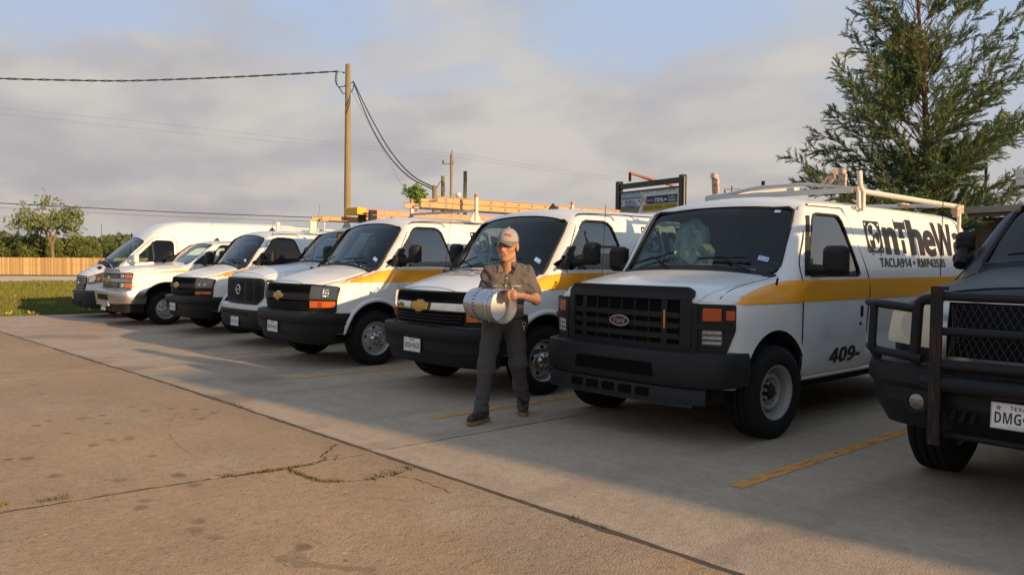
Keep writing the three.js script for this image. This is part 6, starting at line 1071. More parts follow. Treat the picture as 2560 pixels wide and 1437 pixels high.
// white pickup with chrome bumper
function whitePickup() {
  const v = thing('pickup_truck', 'white pickup with chrome bumper and stacked amber headlights, second from the left', 'pickup', [-19.3, groundY(-19.3), -6.15]);
  const sh = new Shell({ rows: [
    [0.90, 0.6, 1.13, 0.90, 0.86, 1.0, 0.05, 0.02], [0.85, 0.56, 1.20, 0.97, 0.89, 1.0, 0.07, 0.03], [0.70, 0.54, 1.255, 1.0, 0.90, 1.05, 0.10, 0.05], [0.3, 0.52, 1.315, 1.01, 0.90, 1.1, 0.12, 0.06], [-0.42, 0.50, 1.355, 1.01, 0.90, 1.15, 0.11, 0.05], [-0.50, 0.50, 1.385, 1.01, 0.88, 1.22, 0.07, 0.03], [-0.85, 0.50, 1.64, 1.01, 0.83, 1.32, 0.07, 0.04], [-1.18, 0.50, 1.86, 1.01, 0.77, 1.33, 0.09, 0.06], [-1.4, 0.50, 1.915, 1.01, 0.76, 1.33, 0.12, 0.08], [-2.1, 0.50, 1.93, 1.01, 0.76, 1.33, 0.12, 0.09], [-3.0, 0.50, 1.90, 1.01, 0.77, 1.33, 0.12, 0.08], [-3.12, 0.50, 1.40, 1.01, 0.94, 1.30, 0.05, 0.01], [-5.2, 0.52, 1.38, 1.0, 0.94, 1.28, 0.05, 0.01]],
    bow: { b: 0.2, zA: -1.5, zB: 0.75, W: 0.98, p: 3 }, tilt: [[0.5, 0], [1.2, 0.04]] });
  const F = sh.front(), T = sh.top(), out = V3(0, 0, 1);
  addBody(v, 'white_pickup', sh, { cab: [-2.9, -0.54], screen: rp([[-0.81, -0.53], [0.81, -0.53], [0.70, -1.15], [-0.70, -1.15]], 0.06), wins: [rp([[-0.83, 1.37], [-1.75, 1.37], [-1.75, 1.80], [-1.32, 1.80]].reverse(), 0.05), rp([[-1.84, 1.37], [-2.6, 1.37], [-2.5, 1.80], [-1.84, 1.80]].reverse(), 0.05)], arches: [[0, 0.46, 0.50, 0.98], [-3.9, 0.46, 0.49]], step: 0.08, sideGlass: M.glass });
  addCabin(v, { dashY: 1.29, dashZ: [-0.9, -0.55], seatZ: -1.6, seatY: 0.9, w: 0.8 });
  part('bonnet', patch(T, rp([[-0.78, -0.40], [0.78, -0.40], [0.80, 0.2], [0.70, 0.78], [-0.70, 0.78], [-0.80, 0.2]], 0.06), -0.02, 0.008, { nu: 14, dy: 0.08, out: V3(0, 1, 0) }), M.white, v);
  for (const sg of [1, -1]) { part('door_seam', [seam(sh.side(sg), [[-0.62, 0.52], [-0.62, 1.25], [-0.72, 1.38], [-1.0, 1.62], [-1.28, 1.84], [-1.4, 1.86], [-1.78, 1.86], [-1.80, 1.3], [-1.78, 0.52]])], M.seam, v); part('wing_seam', [tube([[0.72, 0.78], [0.83, 0.2], [0.82, -0.4]].map(([x, z]) => T(sg * x, z)), 0.005, 20, 5)], M.seam, v);
    part('orange_stripe', patch(sh.side(sg), [[-0.6, 1.19], [0.45, 1.15], [-0.6, 1.235]], 0.008, undefined, { nu: 24, dy: 0.02, out: V3(sg, 0, 0) }), M.orange, v);
    part('fender_flare', [tube([...Array(20)].map((_, i) => { const a = lerp(0.0, Math.PI, i / 19); return sh.side(sg)(0.505 * Math.cos(a), 0.46 + 0.495 * Math.sin(a)).add(V3(sg * 0.006, 0, 0)); }), 0.016, 40, 6)], M.trim, v); }
  const gr = part('grille', [patch(F, rect(-0.93, 0.93, 0.80, 1.16, 0.03), -0.06, 0.01, { nu: 18, out })], M.black, v);
  part('grille_centre_bar', [patch(F, rect(-0.94, 0.94, 0.955, 1.035, 0.02), 0.0, 0.05, { nu: 18, out }), patch(F, rect(-0.94, 0.94, 1.14, 1.17, 0.01), 0.0, 0.04, { nu: 18, out }), patch(F, rect(-0.94, 0.94, 0.79, 0.82, 0.01), 0.0, 0.04, { nu: 18, out })], M.dullChrome, gr);
  part('bonnet_lip', [patch(F, rp([[-0.62, 1.165], [0.62, 1.165], [0.56, 1.245], [-0.56, 1.245]], 0.02), -0.08, 0.02, { nu: 14, out })], std([0.42, 0.44, 0.48], 0.25, 0.4), v);
  for (const y of [0.855, 0.895, 0.925, 1.065, 1.10]) part('grille_bar', patch(F, rect(-0.56, 0.56, y - 0.007, y + 0.007), 0.01, 0.035, { nu: 12, out }), M.dullChrome, gr);
  const em = part('emblem', patch((x, y) => F(x, y + 0.995), bowtie(1.35), 0.05, 0.06, { nu: 6, dy: 0.02, out }), M.dullChrome, v); part('emblem_face', patch((x, y) => F(x, y + 0.995), bowtie(1.1), 0.06, 0.067, { nu: 6, dy: 0.02, out }), M.gold, em);
  for (const sg of [1, -1]) for (const [y0, y1] of [[1.045, 1.13], [0.83, 0.945]]) { const m = (x, y) => F(sg * x, y), L = part('headlight', patch(m, rect(0.60, 0.94, y0, y1, 0.015), 0.0, 0.03, { nu: 8, out }), M.lampSmoke, v); part('turn_signal', patch(m, rect(0.79, 0.945, y0 + 0.008, y1 - 0.008, 0.012), 0.02, 0.042, { nu: 5, out }), M.amber, L); part('lamp_bowl', patch(m, rect(0.66, 0.76, y0 + 0.015, y1 - 0.015, 0.02), 0.025, 0.036, { nu: 3, out }), M.lampClear, L); }
  const bp = part('front_bumper', [planSweep({ xw: 1.01, zc: 1.04, zEnd: 0.42, n: 4.6 }, [[-0.2, 0.76], [-0.05, 0.79], [-0.01, 0.775], [0, 0.74], [-0.004, 0.62], [-0.02, 0.50], [-0.05, 0.475], [-0.2, 0.47]])], M.dullChrome, v);
  part('bumper_opening', patch((x, y) => V3(x, y, 1.04 - 0.05 * Math.abs(x) ** 3), rect(-0.34, 0.34, 0.565, 0.68, 0.02), -0.04, 0.008, { nu: 8, out }), M.black, bp);
  part('bumper_step', patch((x, y) => V3(x, y, 1.04 - 0.05 * Math.abs(x) ** 3), rp([[-0.46, 0.44], [0.46, 0.44], [0.40, 0.545], [-0.40, 0.545]], 0.02), -0.03, 0.012, { nu: 8, out }), M.steelGrey, bp);
  part('air_dam', [planSweep({ xw: 0.96, zc: 0.98, zEnd: 0.45, n: 4.2 }, [[-0.2, 0.47], [-0.01, 0.47], [-0.05, 0.30], [-0.2, 0.28]])], M.trim, v);
  addPlate(v, 'LPR\u20227719', 0.02, 0.40, 1.02, -0.25);
  for (const [x, z] of [[0.885, 0], [-0.885, 0], [0.885, -3.9], [-0.885, -3.9]]) addWheel(v, 'alloy', x, z, { rim: M.steelGrey, cap: M.dullChrome });
  for (const sg of [1, -1]) { addMirror(v, sg, [1.24, 1.50, -0.85], [0.20, 0.30, 0.14], [0.97, 1.37, -0.85]); part('quarter_trim', patch(sh.side(sg), rp([[-0.62, 1.36], [-0.82, 1.36], [-0.98, 1.56], [-0.88, 1.56]].reverse(), 0.01), -0.005, 0.008, { nu: 3, out: V3(sg, 0, 0) }), M.trim, v); }
  part('roof_fin', [patch((u, t) => V3(u * 0.022, 1.915 + t * 0.085, -1.45 - t * 0.10), [[-1, 0], [1, 0], [0.4, 1], [-0.4, 1]], 0, -0.18, { nu: 3, dy: 0.3, out })], M.trim, v);
  part('underbody', [box(1.5, 0.3, 5.6, 0, 0.55, -2.2)], M.under, v); part('cab_step_band', [box(1.9, 0.02, 2.3, 0, 0.62, -1.7)], M.cabinDark, v);
}
// tall white van at the far left
function tallVan() {
  const v = thing('cargo_van', 'tall white high-roof van with slatted oval grille, farthest left in the row', 'van', [-22.3, groundY(-22.3), -6.38]);
  const sh = new Shell({ rows: [
    [1.02, 0.34, 1.06, 0.80, 0.74, 0.9, 0.07, 0.03], [0.98, 0.32, 1.11, 0.90, 0.80, 0.9, 0.10, 0.04], [0.84, 0.31, 1.19, 0.97, 0.85, 0.95, 0.14, 0.07], [0.66, 0.30, 1.28, 1.0, 0.87, 1.0, 0.15, 0.08], [0.52, 0.30, 1.35, 1.01, 0.88, 1.1, 0.12, 0.06], [0.48, 0.30, 1.38, 1.01, 0.88, 1.15, 0.09, 0.05], [0.1, 0.30, 1.70, 1.01, 0.86, 1.30, 0.09, 0.05], [-0.34, 0.30, 2.05, 1.02, 0.83, 1.36, 0.12, 0.07], [-0.60, 0.30, 2.27, 1.02, 0.82, 1.40, 0.18, 0.10], [-0.95, 0.30, 2.43, 1.02, 0.80, 1.42, 0.22, 0.10], [-1.5, 0.30, 2.50, 1.02, 0.79, 1.42, 0.24, 0.09], [-4.5, 0.30, 2.52, 1.02, 0.79, 1.42, 0.24, 0.09], [-4.75, 0.32, 2.46, 0.99, 0.77, 1.42, 0.22, 0.09]],
    bow: { b: 0.36, zA: -1.2, zB: 0.9, W: 1, p: 2.3 }, tilt: [[0.3, 0], [0.6, 0], [1.1, 0.05]] });
  const F = sh.front(), T = sh.top(), out = V3(0, 0, 1);
  addBody(v, 'tall_van', sh, { cab: [-1.7, 0.42], screen: rp([[-0.82, 0.43], [0.82, 0.43], [0.76, -0.33], [-0.76, -0.33]], 0.08), wins: [rp([[0.04, 1.40], [-0.98, 1.40], [-1.0, 1.95], [-0.56, 1.96]].reverse(), [0.05, 0.1, 0.07, 0.05])], arches: [[0, 0.40, 0.43], [-3.75, 0.40, 0.42]], step: 0.08, sideGlass: M.glass });
  addCabin(v, { dashY: 1.30, dashZ: [-0.35, 0.40], seatZ: -0.9, seatY: 0.9 });
  part('bonnet', patch(T, rp([[-0.78, 0.56], [0.78, 0.56], [0.70, 0.80], [-0.70, 0.80]], 0.06), -0.02, 0.007, { nu: 14, dy: 0.08, out: V3(0, 1, 0) }), M.white, v);
  part('bonnet_vent', patch(T, rect(0.30, 0.52, 0.60, 0.68, 0.02), 0.006, 0.012, { nu: 3, out: V3(0, 1, 0) }), M.black, v);
  part('cowl', patch(T, rect(-0.84, 0.84, 0.435, 0.54, 0.02), -0.01, 0.008, { nu: 12, dy: 0.05, out: V3(0, 1, 0) }), M.trim, v);
  for (const sg of [1, -1]) part('door_seam', [seam(sh.side(sg), [[0.42, 0.50], [0.36, 1.0], [0.24, 1.36], [-0.1, 1.66], [-0.5, 2.0], [-0.6, 2.04], [-1.04, 2.04], [-1.08, 1.4], [-1.08, 0.45]], 0.006)], M.seam, v);
  for (const sg of [1, -1]) part('window_pillar', patch(sh.side(sg), rp([[-0.46, 1.40], [-0.505, 1.40], [-0.505, 1.94], [-0.46, 1.91]].reverse(), 0.01), -0.02, 0.004, { nu: 2, out: V3(sg, 0, 0) }), M.trim, v);
  const gr = part('grille', [patch(F, rp([[-0.36, 0.66], [0.36, 0.66], [0.44, 0.86], [0.42, 1.04], [-0.42, 1.04], [-0.44, 0.86]], 0.06), -0.06, 0.015, { nu: 14, out })], M.black, v);
  for (const y of [0.70, 0.76, 0.82, 0.88, 0.94, 1.0]) part('grille_bar', patch(F, rect(-0.39, 0.39, y - 0.011, y + 0.011, 0.005), 0.012, 0.035, { nu: 12, out }), M.steelGrey, gr);
  part('emblem', new THREE.CylinderGeometry(0.085, 0.085, 0.015, 32).rotateX(Math.PI / 2).scale(1, 0.45, 1).translate(...F(0, 0.88).add(V3(0, 0, 0.045)).toArray()), M.dullChrome, v);
  for (const sg of [1, -1]) { const m = (x, y) => F(sg * x, y); const L = part('headlight', patch(m, rp([[0.50, 0.84], [0.88, 0.90], [0.93, 1.15], [0.54, 1.03]], 0.03), -0.03, 0.035, { nu: 10, out }), M.lampSmoke, v); part('lamp_bowl', patch(m, rp([[0.56, 0.88], [0.74, 0.91], [0.75, 1.07], [0.57, 1.02]], 0.05), 0.03, 0.04, { nu: 5, out }), M.lampClear, L); part('turn_signal', patch(m, rect(0.80, 0.88, 0.93, 1.0, 0.02), 0.03, 0.042, { nu: 3, out }), M.amber, L); }
  const bp = part('front_bumper', [planSweep({ xw: 1.01, zc: 1.09, zEnd: 0.45, n: 3.0 }, [[-0.3, 0.70], [-0.05, 0.68], [-0.01, 0.64], [0, 0.58], [0, 0.42], [-0.03, 0.30], [-0.08, 0.25], [-0.3, 0.24]])], M.bumper, v);
  part('air_intake', patch((x, y) => V3(x, y, 1.09 - 0.18 * Math.abs(x) ** 2.4), rect(-0.36, 0.36, 0.34, 0.42, 0.02), -0.04, 0.012, { nu: 8, out }), M.black, bp);
  addPlate(v, 'LHM\u20228247', -0.30, 0.54, 1.085, 0, -0.12);
  for (const [x, z] of [[0.875, 0], [-0.875, 0], [0.875, -3.75], [-0.875, -3.75]]) addWheel(v, 'express', x, z);
  addMirror(v, -1, [1.2, 1.5, 0.02], [0.18, 0.28, 0.12], [0.98, 1.42, 0.08]); addMirror(v, 1, [1.2, 1.5, 0.02], [0.18, 0.28, 0.12], [0.98, 1.42, 0.08], M.whiteFlat);
  const W = (x, z, dy = 0.03) => T(x, z).add(V3(0, dy, 0)).toArray(); wiper(v, W(0.6, 0.50), W(0.35, 0.40), W(0.02, 0.41)); wiper(v, W(-0.2, 0.50), W(-0.45, 0.40), W(-0.74, 0.41));
  part('underbody', [box(1.5, 0.25, 5.2, 0, 0.38, -1.9)], M.under, v);
}
// ladders: section rails of channel, round rungs
function ladder(name, label, pos, { len, width, rail = 0.085, gap = 0.30, sections = 2, mat, rung, feet, cap, shift = 0.25, yaw = 0, pitch = 0, group }) {
  const v = thing(name, label, 'ladder', pos, yaw, group); v.rotation.x = pitch;
  for (let s = 0; s < sections; s++) {
    const w = width - s * 0.0, y = s * (rail + 0.006), z0 = s ? shift : 0, L = len - Math.abs(shift) * (s ? 1 : 0.4);
    for (const sg of [1, -1]) { part('rail', [box(0.008, rail, L, sg * w / 2, y, -z0 - L / 2), box(0.03, 0.006, L, sg * (w / 2 + 0.011), y + rail / 2 - 0.003, -z0 - L / 2), box(0.03, 0.006, L, sg * (w / 2 + 0.011), y - rail / 2 + 0.003, -z0 - L / 2)], mat, v); }
    for (let z = 0.16; z < L; z += gap) part('rung', rod([-w / 2 - 0.022, y, -z0 - z], [w / 2 + 0.022, y, -z0 - z], 0.017, 0.017, 10), rung ?? M.dullChrome, v);
  }
  if (feet) for (const sg of [1, -1]) part('ladder_foot', [box(0.05, rail * 1.9, 0.16, sg * width / 2, rail * 0.3, -0.02, 0.01)], feet, v);
  if (cap) part('ladder_cap', [box(width + 0.06, rail * 1.3, 0.20, 0, rail * 0.1, 0.04, 0.02)], cap, v);
  return v;
}
M.fibreTan = (() => { const t = dataTex(256, 256, (u, v) => { const n = fbm(u * 30, v * 6, 4, 30), m = fbm(u * 8, v * 8, 4, 8); return [toS(lerp(0.40, 0.55, n) * lerp(0.85, 1.1, m)), toS(lerp(0.24, 0.34, n) * lerp(0.85, 1.1, m)), toS(lerp(0.12, 0.18, n))]; }); return new THREE.MeshPhysicalMaterial({ map: t, roughness: 0.65 }); })();
M.fibrePink = std([0.56, 0.27, 0.18], 0.6); M.fibreYellow = std([0.66, 0.36, 0.02], 0.55);
fordVan();
darkPickup();
expressVan('white van with chrome grille bar and gold emblem, behind the walking man', [-7.07, 0, -5.97], 'chrome', 'WRM\u20229428', { letters: true, hoodText: true, fin: true, turn: -0.05, rim: M.dullChrome });
const ladderVan = expressVan('white van with black grille and a tan ladder on its roof rack', [-10.23, groundY(-10.23), -5.86], 'black', 'WPK\u20224418', { letters: true });
uprightRack(ladderVan, [-1.85, -3.95], [-0.86, 0.84], {});
nissanVan();
const ledVan = expressVan('white van with black grille and dark side window, third from the left', [-16.2, groundY(-16.2), -6.58], 'led', 'NWR\u20229423', { sideGlass: new THREE.MeshPhysicalMaterial({ color: rgb(0.05, 0.06, 0.06), roughness: 0.02, transmission: 1, thickness: 0, ior: 1.6 }), fin: true, antenna: true });
{
  const r = new THREE.Group(); r.name = 'roof_rack'; ledVan.add(r);
  for (const [x, z, w] of [[0.82, -1.6, 0.17], [0.82, -3.2, 0.13], [-0.72, -1.55, 0.10]]) part('rack_post', [new RoundedBoxGeometry(0.06, 0.26, w, 3, 0.028).translate(x, 2.17, z), box(0.07, 0.05, w * 1.2, x, 2.045, z, 0.01)], M.rackWhite, r);
  part('rack_rail', [rod([-0.72, 2.17, -1.6], [-0.72, 2.14, -4.2], 0.028), bent([[-0.72, 2.15, -2.6], [-0.55, 2.15, -2.6], [-0.5, 2.32, -2.6], [-0.6, 2.36, -2.6]], 0.018, 0.05)], M.rackWhite, r);
}
whitePickup();
tallVan();
const rackTop = 2.03 + 0.18 + groundY(-10.23);
ladder('extension_ladder', 'tan fibreglass extension ladder lying on the rack of the black-grille van', [-9.93, rackTop + 0.05, -6.92], { len: 4.5, width: 0.42, mat: M.fibreTan, rung: M.dullChrome, shift: 0.30, feet: null });
ladder('extension_ladder', 'short tan ladder end sticking out in front of the pink ladders', [-13.3, 2.205 + groundY(-13.2), -7.15], { len: 3.4, width: 0.40, rail: 0.08, sections: 1, mat: M.fibreTan, shift: 0.3 });
ladder('step_ladder', 'salmon pink step ladder with yellow top cap on the half-hidden van', [-12.85, 2.33 + groundY(-13.2), -7.72], { len: 3.6, width: 0.42, rail: 0.10, sections: 1, mat: M.fibrePink, rung: M.fibrePink, cap: M.fibreYellow, shift: 0.3 });
ladder('step_ladder', 'salmon pink ladder with black rubber feet below the yellow-capped one', [-12.62, 2.215 + groundY(-13.2), -7.78], { len: 3.6, width: 0.36, rail: 0.11, sections: 1, mat: M.fibrePink, rung: M.fibrePink, feet: M.rubber, shift: 0.3 });
// ---------------------------------------------------------------- the walking man and the duct he carries
function surfaceNet(f, lo, hi, cell) {
  const n = [0, 1, 2].map((k) => Math.ceil((hi[k] - lo[k]) / cell) + 1), [nx, ny, nz] = n, val = new Float32Array(nx * ny * nz), at = (i, j, k) => i + nx * (j + ny * k);
  for (let k = 0; k < nz; k++) for (let j = 0; j < ny; j++) for (let i = 0; i < nx; i++) val[at(i, j, k)] = f(lo[0] + i * cell, lo[1] + j * cell, lo[2] + k * cell);
  const vid = new Int32Array(nx * ny * nz).fill(-1), pos = [], idx = [];
  for (let k = 0; k < nz - 1; k++) for (let j = 0; j < ny - 1; j++) for (let i = 0; i < nx - 1; i++) {
    let c = 0, sx = 0, sy = 0, sz = 0, mask = 0; const v = [];
    for (let q = 0; q < 8; q++) { const w = val[at(i + (q & 1), j + (q >> 1 & 1), k + (q >> 2))]; v.push(w); if (w < 0) mask |= 1 << q; }
    if (mask === 0 || mask === 255) continue;
    for (let a = 0; a < 8; a++) for (const b of [a ^ 1, a ^ 2, a ^ 4]) if (a < b && (v[a] < 0) !== (v[b] < 0)) { const t = v[a] / (v[a] - v[b]); c++; sx += lerp(a & 1, b & 1, t); sy += lerp(a >> 1 & 1, b >> 1 & 1, t); sz += lerp(a >> 2, b >> 2, t); }
    vid[at(i, j, k)] = pos.length / 3; pos.push(lo[0] + (i + sx / c) * cell, lo[1] + (j + sy / c) * cell, lo[2] + (k + sz / c) * cell);
  }
  const st = [1, nx, nx * ny];
  for (let k = 1; k < nz - 1; k++) for (let j = 1; j < ny - 1; j++) for (let i = 1; i < nx - 1; i++) for (let ax = 0; ax < 3; ax++) {
    const a = at(i, j, k), b = a + st[ax]; if ((val[a] < 0) === (val[b] < 0)) continue;
    const u = st[(ax + 1) % 3], w = st[(ax + 2) % 3], q = [vid[a], vid[a - u], vid[a - u - w], vid[a - w]]; if (q.some((x) => x < 0)) continue;
    val[a] < 0 ? idx.push(q[0], q[1], q[2], q[0], q[2], q[3]) : idx.push(q[0], q[2], q[1], q[0], q[3], q[2]);
  }
  return geoFrom(pos, idx).toNonIndexed();
}
const cap = (a, b, ra, rb) => { const [ax, ay, az] = a, dx = b[0] - ax, dy = b[1] - ay, dz = b[2] - az, L = dx * dx + dy * dy + dz * dz || 1; return (x, y, z) => { const px = x - ax, py = y - ay, pz = z - az, t = clamp((px * dx + py * dy + pz * dz) / L), qx = px - dx * t, qy = py - dy * t, qz = pz - dz * t; return Math.sqrt(qx * qx + qy * qy + qz * qz) - (ra + (rb - ra) * t); }; };
const ell = (c, r) => (x, y, z) => { const a = (x - c[0]) / r[0], b = (y - c[1]) / r[1], d = (z - c[2]) / r[2], k = Math.sqrt(a * a + b * b + d * d), g = Math.sqrt((a / r[0]) ** 2 + (b / r[1]) ** 2 + (d / r[2]) ** 2) || 1; return k * (k - 1) / g; };
const smin = (a, b, k) => { const h = Math.max(k - Math.abs(a - b), 0) / k; return Math.min(a, b) - h * h * k * 0.25; };
const blend = (list, k) => (x, y, z) => { let d = 9; for (const f of list) d = smin(d, f(x, y, z), k); return d; };
{
  const man = thing('person', 'man in grey work shirt and cap walking with a shiny duct', 'person', [-5.44, 0, -4.78]); man.rotation.y = Math.atan2(5.44, 4.78);
  const skinT = dataTex(256, 256, (u, v) => { const n = fbm(u * 20, v * 20, 4, 20); return [toS(lerp(0.40, 0.50, n)), toS(lerp(0.185, 0.235, n)), toS(lerp(0.105, 0.135, n))]; });
  const skin = new THREE.MeshPhysicalMaterial({ color: rgb(0.36, 0.185, 0.118), roughness: 0.5, sheen: 0.2, sheenColor: rgb(0.5, 0.3, 0.2) });
  const weave = dataTex(256, 256, (u, v) => { const r = 255 * (0.5 + 0.3 * (fbm(u * 60, v * 60, 3, 60) - 0.5)); return [r, r, r]; }, false);
  const shirtM = std([0.086, 0.076, 0.072], 0.9, 0, { sheen: 0.2, sheenColor: rgb(0.3, 0.28, 0.26) }), trouserM = std([0.062, 0.056, 0.053], 0.92), bootM = std([0.035, 0.018, 0.013], 0.55), soleM = std([0.22, 0.13, 0.06], 0.8), capM = std([0.27, 0.26, 0.25], 0.9), capDark = std([0.02, 0.02, 0.024], 0.95), white = std([0.6, 0.6, 0.6], 0.8);
  // joints (x: his left, z: forward)
  const hipR = [-0.075, 0.90, -0.02], hipL = [0.115, 0.90, -0.05], kneeR = [-0.135, 0.49, 0.14], kneeL = [0.150, 0.50, -0.06], ankR = [-0.175, 0.10, 0.18], ankL = [0.205, 0.105, -0.29];
  const shR = [-0.12, 1.325, -0.06], shL = [0.235, 1.32, -0.06], elR = [-0.20, 1.06, -0.10], elL = [0.305, 1.085, 0.02], wrR = [-0.19, 0.985, 0.03], wrL = [0.165, 1.135, 0.310];
  const wrinkle = (x, y, z, a, s) => a * (fbm(x * s + y * s * 0.35 + 20, y * s * 1.2 + z * s * 0.5 + 40, 3) - 0.5);
  // body: neck, slim torso and limbs under the clothes
  const bodyF = blend([cap([0.05, 1.47, -0.035], [0.055, 1.34, -0.07], 0.055, 0.065), cap([0.05, 1.25, -0.07], [0.03, 0.95, -0.05], 0.075, 0.08), cap(shR, elR, 0.04, 0.035), cap(shL, elL, 0.045, 0.037), cap(elR, wrR, 0.038, 0.026), cap(elL, wrL, 0.040, 0.028), cap(hipR, kneeR, 0.06, 0.045), cap(hipL, kneeL, 0.06, 0.045), cap(kneeR, ankR, 0.042, 0.03), cap(kneeL, ankL, 0.042, 0.03)], 0.05);
  const bodyG = surfaceNet(bodyF, [-0.34, 0.04, -0.40], [0.42, 1.50, 0.42], 0.012);
  // head in its own frame, then turned a little to his right
  const headF = (() => {
    const add = blend([ell([0, 0.045, -0.012], [0.078, 0.088, 0.100]), ell([0, -0.045, 0.022], [0.060, 0.078, 0.074])], 0.04), feat = blend([cap([0, -0.104, 0.060], [0, -0.106, 0.066], 0.022, 0.020), cap([0, 0.010, 0.088], [0, -0.030, 0.107], 0.010, 0.0155), cap([-0.036, 0.027, 0.077], [0.036, 0.027, 0.077], 0.010, 0.010), cap([-0.047, -0.022, 0.060], [-0.043, -0.03, 0.064], 0.025, 0.02), cap([0.047, -0.022, 0.060], [0.043, -0.03, 0.064], 0.025, 0.02), cap([-0.020, -0.064, 0.086], [0.020, -0.064, 0.086], 0.008, 0.008), cap([-0.050, -0.075, 0.005], [-0.02, -0.105, 0.055], 0.022, 0.018), cap([0.050, -0.075, 0.005], [0.02, -0.105, 0.055], 0.022, 0.018), cap([0, -0.07, -0.03], [0, -0.20, -0.055], 0.054, 0.058)], 0.018), ears = blend([ell([-0.081, -0.006, -0.012], [0.011, 0.033, 0.020]), ell([0.081, -0.006, -0.012], [0.011, 0.033, 0.020])], 0.01);
    const sock = [ell([-0.032, 0.006, 0.098], [0.017, 0.010, 0.012]), ell([0.032, 0.006, 0.098], [0.017, 0.010, 0.012]), cap([-0.024, -0.066, 0.098], [0.024, -0.066, 0.098], 0.0035, 0.0035), ell([-0.010, -0.040, 0.113], [0.004, 0.004, 0.006]), ell([0.010, -0.040, 0.113], [0.004, 0.004, 0.006])];
    return (x, y, z) => { let d = smin(add(x, y, z), feat(x, y, z), 0.022); d = smin(d, ears(x, y, z), 0.008); for (const s of sock) { const q = -s(x, y, z); const h = Math.max(0.010 - Math.abs(d - q), 0) / 0.010; d = Math.max(d, q) + h * h * 0.010 * 0.25; } return d; };
  })();
  const HS = 1.10, headT = new THREE.Matrix4().compose(V3(0.047, 1.567, -0.01), new THREE.Quaternion().setFromEuler(new THREE.Euler(0.02, -0.42, -0.03)), V3(HS, HS, HS));
  const headG = surfaceNet(headF, [-0.11, -0.22, -0.13], [0.11, 0.15, 0.14], 0.0034); headG.applyMatrix4(headT);
  // left hand on the rim, right hand under the far end; fingers as chains rooted in the palm
  const handF = (w, palm, tipDir, curl, side, up) => {
    const P = V3(...palm), d = V3(...tipDir).normalize(), c = V3(...curl).normalize(), s = V3(...side).normalize(), L = [cap(w, palm, 0.027, 0.030)];
    L.push(cap(P.clone().addScaledVector(s, -0.026).toArray(), P.clone().addScaledVector(s, 0.026).toArray(), 0.022, 0.022));
    const fs = [];
    [[-0.030, 0.074], [-0.010, 0.086], [0.010, 0.080], [0.030, 0.062]].forEach(([o, len], i) => { const a = P.clone().addScaledVector(s, o).addScaledVector(d, 0.018), b = a.clone().addScaledVector(d, len * 0.42).addScaledVector(c, 0.004), e = b.clone().addScaledVector(d, len * 0.20).addScaledVector(c, len * 0.30), t = e.clone().addScaledVector(c, len * 0.26).addScaledVector(d, -len * 0.06); fs.push(blend([cap(a.toArray(), b.toArray(), 0.0105, 0.0098), cap(b.toArray(), e.toArray(), 0.0098, 0.009), cap(e.toArray(), t.toArray(), 0.009, 0.0078)], 0.004)); });
    const u = V3(...up).normalize(), t0 = P.clone().addScaledVector(s, -0.030).addScaledVector(d, -0.012), t1 = t0.clone().addScaledVector(s, -0.020).addScaledVector(d, 0.026).addScaledVector(c, 0.012), t2 = t1.clone().addScaledVector(d, 0.026).addScaledVector(c, 0.014);
    const palmF = blend(L, 0.02), th = blend([cap(t0.toArray(), t1.toArray(), 0.014, 0.0115), cap(t1.toArray(), t2.toArray(), 0.0115, 0.009)], 0.006);
    return (x, y, z) => { let q = 9; for (const f of fs) q = Math.min(q, f(x, y, z)); return smin(smin(palmF(x, y, z), q, 0.009), th(x, y, z), 0.010); };
  };
  const handL = surfaceNet(handF(wrL, [0.100, 1.140, 0.385], [-0.85, -0.05, 0.30], [-0.35, -0.35, -0.85], [0.05, -1, 0.1], [0, 1, 0]), [-0.03, 1.03, 0.24], [0.23, 1.24, 0.47], 0.0042);
  const handR = surfaceNet(handF(wrR, [-0.165, 0.965, 0.085], [0.55, -0.10, 0.5], [0.2, 0.9, 0.4], [-0.6, 0, 0.6], [0, 1, 0]), [-0.32, 0.84, -0.06], [0.0, 1.10, 0.26], 0.005);
  const bm = part('body', [bodyG, headG, handL, handR], skin, man);
  for (const s of [-1, 1]) { const e = new THREE.SphereGeometry(0.0125, 16, 12).translate(s * 0.032, 0.006, 0.083).applyMatrix4(headT), q = part('eye', e, std([0.30, 0.27, 0.24], 0.3), bm); part('iris', new THREE.SphereGeometry(0.0065, 12, 8).translate(s * 0.032 - 0.001, 0.006, 0.0905).applyMatrix4(headT), M.gloss, q); part('eyebrow', tube([[s * 0.014, 0.026, 0.0905], [s * 0.032, 0.031, 0.089], [s * 0.048, 0.026, 0.080]].map((p) => V3(...p).applyMatrix4(headT)), 0.0045, 10, 5), std([0.10, 0.075, 0.055], 0.9), bm); }
  // short grey hair under the cap
  const hairF = (x, y, z) => Math.max(ell([0, 0.045, -0.014], [0.081, 0.088, 0.102])(x, y, z), z - 0.03 + (0.03 - y) * 0.8, -y - 0.035 + z * 0.3);
  part('hair', surfaceNet(hairF, [-0.1, -0.08, -0.13], [0.1, 0.06, 0.06], 0.005).applyMatrix4(headT), std([0.17, 0.15, 0.13], 0.9), man);
  // cap: crown, mesh back, bill
  const capT = headT.clone();
  const crownF = (x, y, z) => Math.max(Math.abs(ell([0, 0.052, -0.008], [0.0875, 0.098, 0.112])(x, y, z) + 0.002) - 0.003, 0.038 + (z < 0 ? z * 0.05 : -z * 0.02) - y);
  const capG = (back) => surfaceNet((x, y, z) => Math.max(crownF(x, y, z), back ? z + 0.010 : -z - 0.010), [-0.11, 0.0, -0.14], [0.11, 0.19, 0.13], 0.004).applyMatrix4(capT);
